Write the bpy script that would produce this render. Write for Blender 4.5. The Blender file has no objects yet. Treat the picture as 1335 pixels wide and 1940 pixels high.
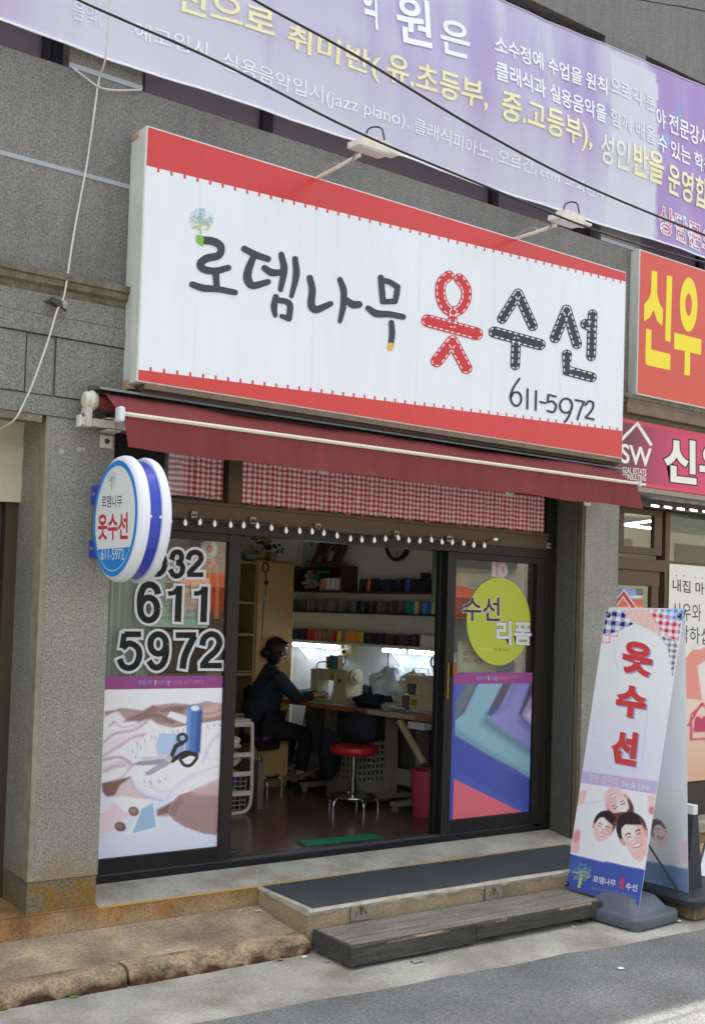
import bpy, math, random
import numpy as np
from mathutils import Vector, Matrix, geometry
rnd = random.Random(7)
SC = bpy.context.scene
COL = SC.collection
# ------------------------------------------------------------------ camera
CAM = np.array([0.0, -5.35, 1.77])
FPX, PX, PY = 2072.5, 645.34, 1087.5           # focal length and optical axis in pixels of the 1335 x 1940 photo
def _rot(a, b, c):
    ca, sa, cb, sb, cc, sc = math.cos(a), math.sin(a), math.cos(b), math.sin(b), math.cos(c), math.sin(c)
    yaw = np.array([[ca, -sa, 0], [sa, ca, 0], [0, 0, 1]])
    base = np.array([[1, 0, 0], [0, 0, -1], [0, 1, 0]])
    pit = np.array([[1, 0, 0], [0, cb, -sb], [0, sb, cb]])
    rol = np.array([[cc, -sc, 0], [sc, cc, 0], [0, 0, 1]])
    return rol @ pit @ base @ yaw
RC = _rot(.611446, -.03614, .031935)
cam_d = bpy.data.cameras.new('camera')
cam = bpy.data.objects.new('camera', cam_d); COL.objects.link(cam)
m3 = np.array([RC[0], -RC[1], -RC[2]]).T
cam.matrix_world = Matrix([[*m3[0], CAM[0]], [*m3[1], CAM[1]], [*m3[2], CAM[2]], [0, 0, 0, 1]])
cam_d.sensor_fit = 'VERTICAL'; cam_d.sensor_height = 36.0
cam_d.lens = FPX / 1940 * 36
cam_d.shift_x = (667.5 - PX) / 1940; cam_d.shift_y = (PY - 970) / 1940
cam_d.clip_start = .05; cam_d.clip_end = 400
SC.camera = cam
# ------------------------------------------------------------------ sky, sun, exposure
SUN_EL, SUN_AZ = math.radians(75), math.radians(4)      # high sun behind the building
wd = bpy.data.worlds.new('World'); SC.world = wd; wd.use_nodes = True
nt = wd.node_tree; nt.nodes.clear()
sky = nt.nodes.new('ShaderNodeTexSky'); sky.sky_type = 'NISHITA'; sky.sun_disc = False
sky.sun_elevation = SUN_EL; sky.sun_rotation = SUN_AZ; sky.air_density = 1.3; sky.dust_density = 5.0; sky.ozone_density = 1.0
bg = nt.nodes.new('ShaderNodeBackground'); bg.inputs[1].default_value = .15
wo = nt.nodes.new('ShaderNodeOutputWorld')
hs = nt.nodes.new('ShaderNodeHueSaturation'); hs.inputs['Saturation'].default_value = .5; nt.links.new(sky.outputs[0], hs.inputs['Color']); nt.links.new(hs.outputs[0], bg.inputs[0]); nt.links.new(bg.outputs[0], wo.inputs[0])
sl = bpy.data.lights.new('sun', 'SUN'); sl.energy = 3.4; sl.angle = math.radians(.5); sl.color = (1, .955, .88)
so = bpy.data.objects.new('sun', sl); COL.objects.link(so)
sdir = Vector((math.sin(SUN_AZ) * math.cos(SUN_EL), math.cos(SUN_AZ) * math.cos(SUN_EL), math.sin(SUN_EL)))
so.rotation_euler = sdir.to_track_quat('Z', 'Y').to_euler(); so.location = (0, 0, 30)
SC.view_settings.view_transform = 'Standard'; SC.view_settings.look = 'None'
SC.view_settings.gamma = 1; SC.view_settings.exposure = 1.48
SC.cycles.max_bounces = 12; SC.cycles.diffuse_bounces = 8; SC.cycles.glossy_bounces = 6; SC.cycles.transparent_max_bounces = 12
SC.cycles.use_denoising = True
# ------------------------------------------------------------------ geometry helpers
RCT = RC.T
def _ray(x, y): return RCT @ np.array([(x - PX) / FPX, (y - PY) / FPX, 1.0])
def aY(x, y, Y):
    d = _ray(x, y); t = (Y - CAM[1]) / d[1]; return Vector(CAM + t * d)
def aZ(x, y, Z):
    d = _ray(x, y); t = (Z - CAM[2]) / d[2]; return Vector(CAM + t * d)
def aX(x, y, X):
    d = _ray(x, y); t = (X - CAM[0]) / d[0]; return Vector(CAM + t * d)
def proj(P):                                  # world points -> photo pixels (to evaluate printed pictures)
    q = (np.asarray(P) - CAM) @ RC.T
    return FPX * q[:, :2] / q[:, 2:3] + np.array([PX, PY])
def lin(c):
    return tuple(((v / 255) / 12.92 if v / 255 <= .04045 else ((v / 255 + .055) / 1.055) ** 2.4) for v in c)
def zc(ox, oy, s): return lambda pts: [(ox + s * p[0], oy + s * p[1]) for p in pts]

MATS = {}
def mat(name, rgb=(128, 128, 128), rough=.6, metal=0., spec=.4, var=0., vs=3., grain=0., gs=90., bump=0., bs=None, emit=0., coat=0., stain=None, streak=0.):
    if name in MATS: return MATS[name]
    m = bpy.data.materials.new(name); m.use_nodes = True; MATS[name] = m
    n = m.node_tree; b = n.nodes['Principled BSDF']; L = n.links
    base = lin(rgb)
    b.inputs['Base Color'].default_value = (*base, 1); b.inputs['Roughness'].default_value = rough
    b.inputs['Metallic'].default_value = metal; b.inputs['Specular IOR Level'].default_value = spec
    b.inputs['Coat Weight'].default_value = coat
    if emit: b.inputs['Emission Color'].default_value = (*base, 1); b.inputs['Emission Strength'].default_value = emit
    if not (var or grain or bump or stain or streak): return m
    geo = n.nodes.new('ShaderNodeNewGeometry'); pos = geo.outputs['Position']
    def noise(scale, detail=4, vec=pos, dist=0.):
        t = n.nodes.new('ShaderNodeTexNoise'); t.inputs['Scale'].default_value = scale; t.inputs['Detail'].default_value = detail
        t.inputs['Distortion'].default_value = dist; L.new(vec, t.inputs['Vector']); return t.outputs[0]
    def rng(v, a, b_, c, d):
        r = n.nodes.new('ShaderNodeMapRange'); L.new(v, r.inputs[0])
        for i, q in enumerate((a, b_, c, d)): r.inputs[i + 1].default_value = q
        return r.outputs[0]
    def mul(u, v):
        r = n.nodes.new('ShaderNodeMath'); r.operation = 'MULTIPLY'; L.new(u, r.inputs[0])
        if isinstance(v, float): r.inputs[1].default_value = v
        else: L.new(v, r.inputs[1])
        return r.outputs[0]
    fac = None
    if var: fac = rng(noise(vs, 6), .28, .72, 1 - var, 1 + var)
    if streak:
        mp = n.nodes.new('ShaderNodeMapping'); mp.inputs['Scale'].default_value = (1, 1, .12); L.new(pos, mp.inputs[0])
        f = rng(noise(14, 3, mp.outputs[0]), .35, .7, 1 + streak * .5, 1 - streak); fac = mul(fac, f) if fac else f
    if grain:
        f = rng(noise(gs, 2.5, dist=.6), .36, .64, 1 - grain, 1 + grain); fac = mul(fac, f) if fac else f
    cur = None
    if fac:
        mx = n.nodes.new('ShaderNodeVectorMath'); mx.operation = 'SCALE'; mx.inputs[0].default_value = base; L.new(fac, mx.inputs['Scale']); cur = mx.outputs[0]
    if stain:                                  # weather stain: colour, z0 (strong), z1 (gone), noise scale, strength
        sc_, z0, z1, ns, st = stain
        sp = n.nodes.new('ShaderNodeSeparateXYZ'); L.new(pos, sp.inputs[0])
        zf = rng(sp.outputs[2], z0, z1, 1, 0); nz = rng(noise(ns, 5), .38, .66, 0, 1)
        ad = n.nodes.new('ShaderNodeMath'); ad.operation = 'ADD'; L.new(zf, ad.inputs[0]); L.new(nz, ad.inputs[1])
        w = mul(rng(mul(ad.outputs[0], .5), .38, .8, 0, 1), zf); w = mul(rng(w, 0, .6, 0, 1), float(st))
        mx = n.nodes.new('ShaderNodeMix'); mx.data_type = 'RGBA'; L.new(w, mx.inputs[0])
        if cur: L.new(cur, mx.inputs[6])
        else: mx.inputs[6].default_value = (*base, 1)
        sb = n.nodes.new('ShaderNodeVectorMath'); sb.operation = 'SCALE'; sb.inputs[0].default_value = lin(sc_)
        L.new(rng(noise(gs if grain else 30, 3), .3, .7, .7, 1.3), sb.inputs['Scale']); L.new(sb.outputs[0], mx.inputs[7]); cur = mx.outputs[2]
    if cur: L.new(cur, b.inputs['Base Color'])
    if bump:
        bp = n.nodes.new('ShaderNodeBump'); bp.inputs['Strength'].default_value = bump; bp.inputs['Distance'].default_value = .01
        L.new(noise(bs or gs, 4), bp.inputs['Height']); L.new(bp.outputs[0], b.inputs['Normal'])
    return m
def glass_mat(name, tint=(235, 240, 238), refl=1.0):
    if name in MATS: return MATS[name]
    m = bpy.data.materials.new(name); m.use_nodes = True; MATS[name] = m
    n = m.node_tree; n.nodes.clear(); L = n.links
    o = n.nodes.new('ShaderNodeOutputMaterial'); t = n.nodes.new('ShaderNodeBsdfTransparent'); t.inputs[0].default_value = (*lin(tint), 1)
    g = n.nodes.new('ShaderNodeBsdfGlossy'); g.inputs['Roughness'].default_value = .01; g.inputs[0].default_value = (1, 1, 1, 1)
    f = n.nodes.new('ShaderNodeLayerWeight'); pw = n.nodes.new('ShaderNodeMath'); pw.operation = 'POWER'; pw.inputs[1].default_value = 5; L.new(f.outputs['Facing'], pw.inputs[0])
    k = n.nodes.new('ShaderNodeMath'); k.operation = 'MULTIPLY_ADD'; k.inputs[1].default_value = .96; k.inputs[2].default_value = .04 * refl; L.new(pw.outputs[0], k.inputs[0])
    x = n.nodes.new('ShaderNodeMixShader'); L.new(k.outputs[0], x.inputs[0]); L.new(t.outputs[0], x.inputs[1]); L.new(g.outputs[0], x.inputs[2]); L.new(x.outputs[0], o.inputs[0])
    return m
def print_mat(name, rough=.4, spec=.4, bump=0., coat=0., transl=0.):     # printed film or cloth: its ink colours are a colour attribute
    if name in MATS: return MATS[name]
    m = bpy.data.materials.new(name); m.use_nodes = True; MATS[name] = m
    n = m.node_tree; b = n.nodes['Principled BSDF']
    a = n.nodes.new('ShaderNodeVertexColor'); a.layer_name = 'ink'
    n.links.new(a.outputs[0], b.inputs['Base Color']); b.inputs['Roughness'].default_value = rough; b.inputs['Specular IOR Level'].default_value = spec
    b.inputs['Coat Weight'].default_value = coat
    if transl:
        t = n.nodes.new('ShaderNodeBsdfTranslucent'); n.links.new(a.outputs[0], t.inputs[0])
        x = n.nodes.new('ShaderNodeMixShader'); x.inputs[0].default_value = transl; o = n.nodes['Material Output']
        n.links.new(b.outputs[0], x.inputs[1]); n.links.new(t.outputs[0], x.inputs[2]); n.links.new(x.outputs[0], o.inputs[0])
    return m

class MB:                                      # collects shapes, builds ONE mesh object
    def __init__(s): s.v = []; s.f = []; s.m = []; s.mats = []; s.col = None; s.lay = 0
    def mi(s, m):
        if m not in s.mats: s.mats.append(m)
        return s.mats.index(m)
    def add(s, vs, fs, m):
        k = len(s.v); s.v += [tuple(p) for p in vs]; i = s.mi(m)
        for f in fs: s.f.append(tuple(k + q for q in f)); s.m.append(i)
    def box(s, x0, x1, y0, y1, z0, z1, m):
        if x0 > x1: x0, x1 = x1, x0
        if y0 > y1: y0, y1 = y1, y0
        if z0 > z1: z0, z1 = z1, z0
        s.add([(x, y, z) for x in (x0, x1) for y in (y0, y1) for z in (z0, z1)], [(0, 1, 3, 2), (4, 6, 7, 5), (0, 4, 5, 1), (2, 3, 7, 6), (0, 2, 6, 4), (1, 5, 7, 3)], m)
    def obox(s, c, ax, ay, az, m):             # oriented box: centre, half axes
        c, ax, ay, az = map(Vector, (c, ax, ay, az))
        s.add([c + i * ax + j * ay + k * az for i in (-1, 1) for j in (-1, 1) for k in (-1, 1)], [(0, 1, 3, 2), (4, 6, 7, 5), (0, 4, 5, 1), (2, 3, 7, 6), (0, 2, 6, 4), (1, 5, 7, 3)], m)
    def quad(s, a, b, c, d, m): s.add([a, b, c, d], [(0, 1, 2, 3)], m)
    def poly(s, pts, m):
        pts = [Vector(p) for p in pts]
        for t in geometry.tessellate_polygon([pts]): s.add([pts[i] for i in t], [(0, 1, 2)], m)
    def prism(s, pts, ext, m):                 # closed polygon extruded by a vector
        pts = [Vector(p) for p in pts]; e = Vector(ext); n = len(pts)
        tr = geometry.tessellate_polygon([pts])
        s.add(pts + [p + e for p in pts], [t for t in tr] + [tuple(n + i for i in reversed(t)) for t in tr] + [(i, (i + 1) % n, n + (i + 1) % n, n + i) for i in range(n)], m)
    def tube(s, path, r, m, seg=8, cap=True):
        path = [Vector(p) for p in path]; rs = r if isinstance(r, (list, tuple)) else [r] * len(path)
        vs = []; fs = []; up = None
        for i, p in enumerate(path):
            t = (path[min(i + 1, len(path) - 1)] - path[max(i - 1, 0)]).normalized()
            if up is None:
                up = Vector((0, 0, 1)) if abs(t.z) < .9 else Vector((1, 0, 0))
            a = t.cross(up).normalized(); b = a.cross(t).normalized(); up = b
            for k in range(seg):
                w = 2 * math.pi * k / seg; vs.append(p + rs[i] * (math.cos(w) * a + math.sin(w) * b))
        for i in range(len(path) - 1):
            for k in range(seg): fs.append((i * seg + k, i * seg + (k + 1) % seg, (i + 1) * seg + (k + 1) % seg, (i + 1) * seg + k))
        if cap: fs += [tuple(range(seg))[::-1], tuple(range((len(path) - 1) * seg, len(path) * seg))]
        s.add(vs, fs, m)
    def lathe(s, prof, c, m, seg=24, ax='Z', sx=1., sy=1.):   # prof: (radius, height)
        vs = []; fs = []; c = Vector(c); n = len(prof)
        for r, h in prof:
            for k in range(seg):
                w = 2 * math.pi * k / seg; a, b = r * math.cos(w) * sx, r * math.sin(w) * sy
                vs.append(c + (Vector((a, b, h)) if ax == 'Z' else Vector((h, a, b)) if ax == 'X' else Vector((a, h, b))))
        for i in range(n - 1):
            for k in range(seg): fs.append((i * seg + k, i * seg + (k + 1) % seg, (i + 1) * seg + (k + 1) % seg, (i + 1) * seg + k))
        if prof[0][0] > 1e-6: fs.append(tuple(range(seg))[::-1])
        if prof[-1][0] > 1e-6: fs.append(tuple(range((n - 1) * seg, n * seg)))
        s.add(vs, fs, m)
    def ball(s, c, r, m, seg=12, sc=(1, 1, 1)):
        pr = [(math.sin(math.pi * i / 8), -math.cos(math.pi * i / 8)) for i in range(9)]
        k = len(s.v); s.lathe([(max(p[0], 1e-4) * r, p[1] * r) for p in pr], (0, 0, 0), m, seg)
        for i in range(k, len(s.v)): q = s.v[i]; s.v[i] = (c[0] + q[0] * sc[0], c[1] + q[1] * sc[1], c[2] + q[2] * sc[2])
    def build(s, name, parent=None, bevel=0., smooth=0., loc=None):
        me = bpy.data.meshes.new(name)
        L = Vector((0, 0, 0))
        if parent is not None: L = Vector(parent['_loc'])
        elif loc is not None: L = Vector(loc)
        else:
            a = np.array(s.v); L = Vector(((a[:, 0].min() + a[:, 0].max()) / 2, (a[:, 1].min() + a[:, 1].max()) / 2, a[:, 2].min()))
        me.from_pydata([tuple(Vector(p) - L) for p in s.v], [], s.f)
        for m in s.mats: me.materials.append(m)
        me.polygons.foreach_set('material_index', s.m)
        if s.col is not None:
            ca = me.color_attributes.new('ink', 'FLOAT_COLOR', 'POINT'); ca.data.foreach_set('color', np.asarray(s.col, dtype=np.float32).ravel())
        o = bpy.data.objects.new(name, me); COL.objects.link(o)
        if smooth:
            me.polygons.foreach_set('use_smooth', [True] * len(me.polygons)); me.set_sharp_from_angle(angle=math.radians(smooth))
        if bevel:
            b = o.modifiers.new('bevel', 'BEVEL'); b.width = bevel; b.segments = 2; b.limit_method = 'ANGLE'; b.angle_limit = math.radians(40)
        if parent is not None: o.parent = parent
        else: o.location = L
        me.update(); return o
def tag(o, label, cat, group=None):
    o['label'] = label; o['category'] = cat
    if group: o['group'] = group
    return o
def thing(name, loc, label, cat, group=None):
    o = bpy.data.objects.new(name, None); COL.objects.link(o); o.location = loc; o['_loc'] = tuple(loc); o.empty_display_size = .1
    return tag(o, label, cat, group)
def struct(o): o['kind'] = 'structure'; return o

# --- flat graphics on a plane: pl(px,py) gives the world point of a photo pixel on the object's own plane, nrm points to the viewer
class Art:
    def __init__(s, mb, pl, nrm, lift=.0012, step=.000012): s.mb, s.pl, s.n, s.l, s.st = mb, pl, Vector(nrm), lift, step
    def up(s): s.l += s.st; return s.n * s.l
    def poly(s, pts, m):
        u = s.up(); s.mb.poly([s.pl(*p) + u for p in pts], m)
    def ribbon(s, pts, w, m, caps=True, curve=True):
        P = np.array(spline(pts) if curve and len(pts) > 2 else pts, float)
        W = np.interp(np.linspace(0, 1, len(P)), np.linspace(0, 1, len(w)), w) if isinstance(w, (list, tuple)) else np.full(len(P), w)
        T = np.zeros_like(P); T[1:-1] = P[2:] - P[:-2]; T[0] = P[1] - P[0]; T[-1] = P[-1] - P[-2]
        T /= np.linalg.norm(T, axis=1)[:, None] + 1e-9; N = np.stack([-T[:, 1], T[:, 0]], 1)
        if not curve and len(P) > 2:
            for i in range(1, len(P) - 1):
                d = P[i + 1] - P[i]; d /= np.linalg.norm(d) + 1e-9; N[i] /= max(.35, abs(np.dot(N[i], [-d[1], d[0]])))
        A = P + N * W[:, None] / 2; B = P - N * W[:, None] / 2
        u = s.up(); k = len(P)
        s.mb.add([s.pl(*p) + u for p in A] + [s.pl(*p) + u for p in B], [(i, i + 1, k + i + 1, k + i) for i in range(k - 1)], m)
        if caps:
            for e, t, w_ in ((P[0], -T[0], W[0]), (P[-1], T[-1], W[-1])):
                a0 = math.atan2(t[1], t[0])
                s.poly([(e[0] + w_ / 2 * math.cos(a0 + a), e[1] + w_ / 2 * math.sin(a0 + a)) for a in np.linspace(-math.pi / 2, math.pi / 2, 9)], m)
    def disc(s, c, rx, ry, m, n=40): s.poly([(c[0] + rx * math.cos(2 * math.pi * k / n), c[1] + ry * math.sin(2 * math.pi * k / n)) for k in range(n)], m)
    def text(s, t, bl, br, tl, m, bold=0., halo=None, hb=0.):
        """lettering whose box runs from pixel bl to br along the baseline and to tl in height"""
        O, X, Y = s.pl(*bl), s.pl(*br), s.pl(*tl)
        for b_, mm in (((hb, halo),) if halo else ()) + ((bold, m),):
            V, F, bb = glyphs(t, b_)
            x0, x1, y0, y1 = glyphs(t, bold)[2]
            u = s.up()
            s.mb.add([O + (X - O) * ((a - x0) / (x1 - x0)) + (Y - O) * ((b - y0) / (y1 - y0)) + u for a, b in V], F, mm)
_gl = {}
def glyphs(t, bold):
    k = (t, round(bold, 4))
    if k not in _gl:
        c = bpy.data.curves.new('tmp_text', 'FONT'); c.body = t; c.offset = bold; c.resolution_u = 5; c.fill_mode = 'FRONT'
        o = bpy.data.objects.new('tmp_text', c); COL.objects.link(o)
        dg = bpy.context.evaluated_depsgraph_get(); dg.update(); e = o.evaluated_get(dg); me = e.to_mesh()
        V = [(v.co.x, v.co.y) for v in me.vertices]; F = [tuple(p.vertices)[::1] for p in me.polygons]
        e.to_mesh_clear(); bpy.data.objects.remove(o); bpy.data.curves.remove(c)
        a = np.array(V); _gl[k] = (V, F, (a[:, 0].min(), a[:, 0].max(), a[:, 1].min(), a[:, 1].max()))
    return _gl[k]
def spline(pts, n=6):
    P = [np.array(p, float) for p in pts]; P = [2 * P[0] - P[1]] + P + [2 * P[-1] - P[-2]]; out = []
    for i in range(1, len(P) - 2):
        for t in np.linspace(0, 1, n, endpoint=False):
            a, b, c, d = P[i - 1:i + 3]
            out.append(.5 * (2 * b + (c - a) * t + (2 * a - 5 * b + 4 * c - d) * t * t + (3 * b - a - 3 * c + d) * t ** 3))
    out.append(P[-2]); return [tuple(p) for p in out]

# --- printed pictures: a grid whose vertices carry ink colours, drawn with soft polygons and strokes in photo pixel space
class Canvas:
    def __init__(s, fn, nu, nv):               # fn(u,v) -> world point
        s.nu, s.nv = nu, nv
        s.P = np.array([fn(i / (nu - 1), j / (nv - 1)) for j in range(nv) for i in range(nu)], float)
        s.q = None; s.uv = np.array([(i / (nu - 1), j / (nv - 1)) for j in range(nv) for i in range(nu)])
        s.q = proj(s.P); s.c = np.ones((nu * nv, 3)) * .7
    def fill(s, rgb): s.c[:] = lin(rgb)
    def mixin(s, a, rgb):
        col = np.array(lin(rgb)) if not isinstance(rgb, np.ndarray) else rgb
        a = np.clip(a, 0, 1)[:, None]; s.c = s.c * (1 - a) + col * a
    def grad(s, p0, p1, c0, c1, mask=None):
        p0, p1 = np.array(p0, float), np.array(p1, float); d = p1 - p0; t = np.clip(((s.q - p0) @ d) / (d @ d), 0, 1)[:, None]
        g = np.array(lin(c0)) * (1 - t) + np.array(lin(c1)) * t
        a = np.ones(len(s.q)) if mask is None else mask
        s.c = s.c * (1 - a[:, None]) + g * a[:, None]
    def sd(s, pts):
        P = np.array(pts, float); q = s.q; n = len(P); d = np.full(len(q), 1e9); ins = np.zeros(len(q), bool)
        for i in range(n):
            a, b = P[i], P[(i + 1) % n]; e = b - a; w = q - a
            t = np.clip((w @ e) / (e @ e + 1e-9), 0, 1); d = np.minimum(d, np.linalg.norm(w - t[:, None] * e, axis=1))
            c = (a[1] > q[:, 1]) != (b[1] > q[:, 1])
            with np.errstate(divide='ignore', invalid='ignore'):
                xx = (b[0] - a[0]) * (q[:, 1] - a[1]) / (b[1] - a[1]) + a[0]
            ins ^= c & (q[:, 0] < xx)
        return np.where(ins, -d, d)
    def pm(s, pts, soft=1.5): return np.clip(.5 - s.sd(pts) / soft, 0, 1)
    def poly(s, pts, rgb, soft=1.5, op=1.): s.mixin(s.pm(pts, soft) * op, rgb)
    def dist(s, pts, curve=True):
        P = np.array(spline(pts, 4) if curve and len(pts) > 2 else pts, float); d = np.full(len(s.q), 1e9)
        for a, b in zip(P[:-1], P[1:]):
            e = b - a; w = s.q - a; t = np.clip((w @ e) / (e @ e + 1e-9), 0, 1); d = np.minimum(d, np.linalg.norm(w - t[:, None] * e, axis=1))
        return d
    def stroke(s, pts, w, rgb, soft=1.2, op=1., curve=True): s.mixin(np.clip(.5 - (s.dist(pts, curve) - w / 2) / soft, 0, 1) * op, rgb)
    def ell(s, c, rx, ry, rgb, ang=0., soft=1.2, op=1.):
        d = s.q - np.array(c); ca, sa = math.cos(ang), math.sin(ang)
        r = np.hypot((d[:, 0] * ca + d[:, 1] * sa) / rx, (-d[:, 0] * sa + d[:, 1] * ca) / ry)
        s.mixin(np.clip(.5 - (r - 1) * min(rx, ry) / soft, 0, 1) * op, rgb)
    def shade(s, f): s.c = np.clip(s.c * np.asarray(f)[:, None], 0, 1)
    def gain(s, g, gm=1.0, top=.84, gray=0.):
        s.c = s.c * (1 - gray) + (s.c @ np.array([.21, .72, .07]))[:, None] * gray; s.c = np.clip(s.c ** gm * g, 0, top)
    def into(s, mb, m):
        k = len(mb.v); mb.v += [tuple(p) for p in s.P]; i = mb.mi(m); nu = s.nu
        for b in range(s.nv - 1):
            for a in range(nu - 1): mb.f.append((k + b * nu + a, k + b * nu + a + 1, k + (b + 1) * nu + a + 1, k + (b + 1) * nu + a)); mb.m.append(i)
        col = np.concatenate([s.c, np.ones((len(s.c), 1))], 1)
        old = np.zeros((k, 4)) if mb.col is None else np.concatenate([mb.col, np.ones((k - len(mb.col), 4))]) if len(mb.col) < k else mb.col
        mb.col = np.concatenate([old, col])
    def fin(s, mb):
        if len(mb.col) < len(mb.v): mb.col = np.concatenate([mb.col, np.ones((len(mb.v) - len(mb.col), 4))])
def fincol(mb):
    if mb.col is not None and len(mb.col) < len(mb.v): mb.col = np.concatenate([mb.col, np.ones((len(mb.v) - len(mb.col), 4))])
# ================================================================== street
M = mat
asph = M('asphalt', (108, 109, 107), .9, spec=.3, var=.22, vs=2.1, grain=.34, gs=110, bump=.5, bs=120)
conc = M('gutter_concrete', (160, 158, 146), .85, spec=.3, var=.22, vs=2.2, grain=.12, gs=60, bump=.25, bs=40, stain=((112, 106, 92), -.3, .4, 3, .7))
pave = M('pavement_concrete', (164, 148, 122), .9, spec=.25, var=.4, vs=3.6, grain=.2, gs=60, bump=.4, bs=45, stain=((98, 80, 66), -.2, .5, 2.4, .75))
kerbm = M('kerb_stone', (140, 122, 98), .9, spec=.2, var=.42, vs=7, grain=.26, gs=70, bump=.7, bs=45, stain=((70, 50, 40), .0, .082, 9, 1.))
kerbm2 = M('kerb_stone_flaked', (152, 132, 106), .9, spec=.2, var=.5, vs=9, grain=.3, gs=60, bump=.8, bs=40, stain=((80, 52, 38), -.0, .078, 10, 1.))
gran = M('granite_pillar', (135, 133, 122), .55, spec=.35, var=.15, vs=2.2, streak=.07, grain=.36, gs=115, bump=.06, stain=((140, 112, 66), .1, .85, 4, .55))
granb = M('granite_plinth', (112, 108, 92), .6, spec=.3, var=.14, vs=5, grain=.34, gs=105, stain=((128, 98, 48), .1, .9, 5, 1.))
granu = M('granite_upper', (117, 115, 110), .6, spec=.3, var=.16, vs=1.3, grain=.3, gs=100, bump=.06, streak=.12)
granl = M('granite_lintel', (122, 121, 112), .6, spec=.3, var=.12, vs=2.5, grain=.32, gs=95, bump=.06, streak=.06)
rusty = M('rusty_sill_stone', (150, 112, 70), .75, spec=.25, var=.34, vs=5, grain=.2, gs=80, bump=.2, streak=.25, stain=((168, 148, 112), .1, .3, 4, .6))
sillt = M('sill_stone', (170, 168, 154), .75, spec=.3, var=.2, vs=5, grain=.12, gs=80, stain=((130, 112, 84), .0, .6, 6, .5))
edge = M('yellow_edge_strip', (186, 158, 98), .6)
mb = MB(); mb.box(-40, 60, -30, -1.2, -.5, 0, asph); g = mb
# road sheet with the ragged edge against the concrete apron
r2 = MB(); pts = []
xs = np.linspace(-40, 60, 260)
ed = [(-1.02 - .058 * (x) + .012 * math.sin(x * 9) + .01 * rnd.uniform(-1, 1)) if -1 < x < 9 else -1.25 for x in xs]
k = []
for x, y in zip(xs, ed): k += [(x, y, .006), (x, -30, .006)]
r2.add(k, [(2 * i, 2 * i + 1, 2 * i + 3, 2 * i + 2) for i in range(len(xs) - 1)], asph)
struct(r2.build('road'))
g = MB(); g.quad((-60, -60, 0), (90, -60, 0), (90, 40, 0), (-60, 40, 0), conc); struct(g.build('ground'))
# raised pavement left of the concrete step, running behind it
pv = MB()
pv.add([(-8, -.46, .075), (3.23, -.46, .075), (3.23, -.03, .118), (-8, -.03, .118), (-8, -.46, .001), (3.23, -.46, .001), (3.23, -.03, .001), (-8, -.03, .001)], [(0, 1, 2, 3), (4, 5, 1, 0), (5, 6, 2, 1)], pave)
pv.box(5.76, 14, -.5, -.03, .001, .1, pave)
struct(pv.build('pavement'))
def kerb(x0, x1, m, seed):
    r = random.Random(seed); k = MB(); n = 26; prof = [(-.455, .0), (-.455, .080), (-.50, .082), (-.542, .081), (-.566, .074), (-.578, .056), (-.582, .03), (-.588, 0)]
    vs = []
    for i in range(n + 1):
        x = x0 + (x1 - x0) * i / n
        for y, z in prof: vs.append((x, y + (r.uniform(-.006, .006) if y < -.46 else 0), max(0, z + (r.uniform(-.004, .003) if .01 < z and y < -.46 else 0))))
    p = len(prof); k.add(vs, [(i * p + j, i * p + j + 1, (i + 1) * p + j + 1, (i + 1) * p + j) for i in range(n) for j in range(p - 1)] + [tuple(range(p))[::-1], tuple(range(n * p, n * p + p))], m)
    return k.build('kerb_stone', smooth=28)
tag(kerb(2.215, 3.225, kerbm2, 1), 'flaking ochre kerb stone ending at the concrete step', 'kerb stone', 'kerb stones along the pavement')
tag(kerb(1.2, 2.20, kerbm, 2), 'worn brown kerb stone left of the flaking one', 'kerb stone', 'kerb stones along the pavement')
tag(kerb(.18, 1.185, kerbm, 3), 'worn brown kerb stone at the left edge of the street', 'kerb stone', 'kerb stones along the pavement')

# ================================================================== building
HB = 7.85
B = thing('shop_building', (4.0, 0, 0), 'grey granite clad shop building with upper windows behind a banner', 'building')
dark = M('window_recess', (78, 74, 78), .5, var=.05)
inner = M('interior_plaster', (226, 225, 214), .8, var=.06, vs=2)
innerl = M('interior_painted_wall', (222, 226, 230), .7, var=.06, vs=3)
floorm = M('shop_floor', (104, 74, 63), .24, spec=.5, var=.12, vs=4, grain=.08, gs=60)
caulk = M('caulk_line', (158, 162, 164), .5)
w = MB(); w.box(-1.6, 14, .001, .3, 2.72, 4.518, granu); w.build('wall', B)
w = MB(); w.box(-1.6, 14, 0, .3, 6.02, HB, granu); w.build('wall', B)
for x0, x1 in ((1.955, 2.36), (5.94, 6.385), (-1.6, -1.2), (9.9, 10.3)):
    w = MB(); w.box(x0, x1, .0005, .3, 4.5185, 6.0195, granu); w.build('pier', B)
for x0, x1 in ((1.955, 2.36), (5.94, 6.385)): sl_ = MB(); sl_.box(x0, x1, -.004, .0, 4.519, 4.545, caulk); sl_.build('caulk_line', B)
sl_ = MB(); sl_.box(-1.6, 2.36, -.003, .0, 3.975, 3.998, caulk); sl_.build('caulk_line', B)
pane_u = M('upper_window_glass', (132, 122, 128), .22, spec=.5)
frm_u = M('upper_window_frame', (44, 43, 50), .5)
def upwin(x0, x1, muls):
    f = MB(); f.box(x0, x1, .10, .16, 4.52, 4.545, frm_u); f.box(x0, x1, .10, .16, 5.95, 6.018, frm_u)
    for a, b in [(x0, x0 + .06), (x1 - .06, x1)] + muls: f.box(a, b, .10, .16, 4.545, 5.95, frm_u)
    o = f.build('window', B); p = MB(); p.quad((x0, .14, 4.53), (x1, .14, 4.53), (x1, .14, 6), (x0, .14, 6), pane_u); q = p.build('pane', o_wrap(o))
    f = MB(); f.box(x0, x1, .01, .3, 4.5, 4.5195, dark)
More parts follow.
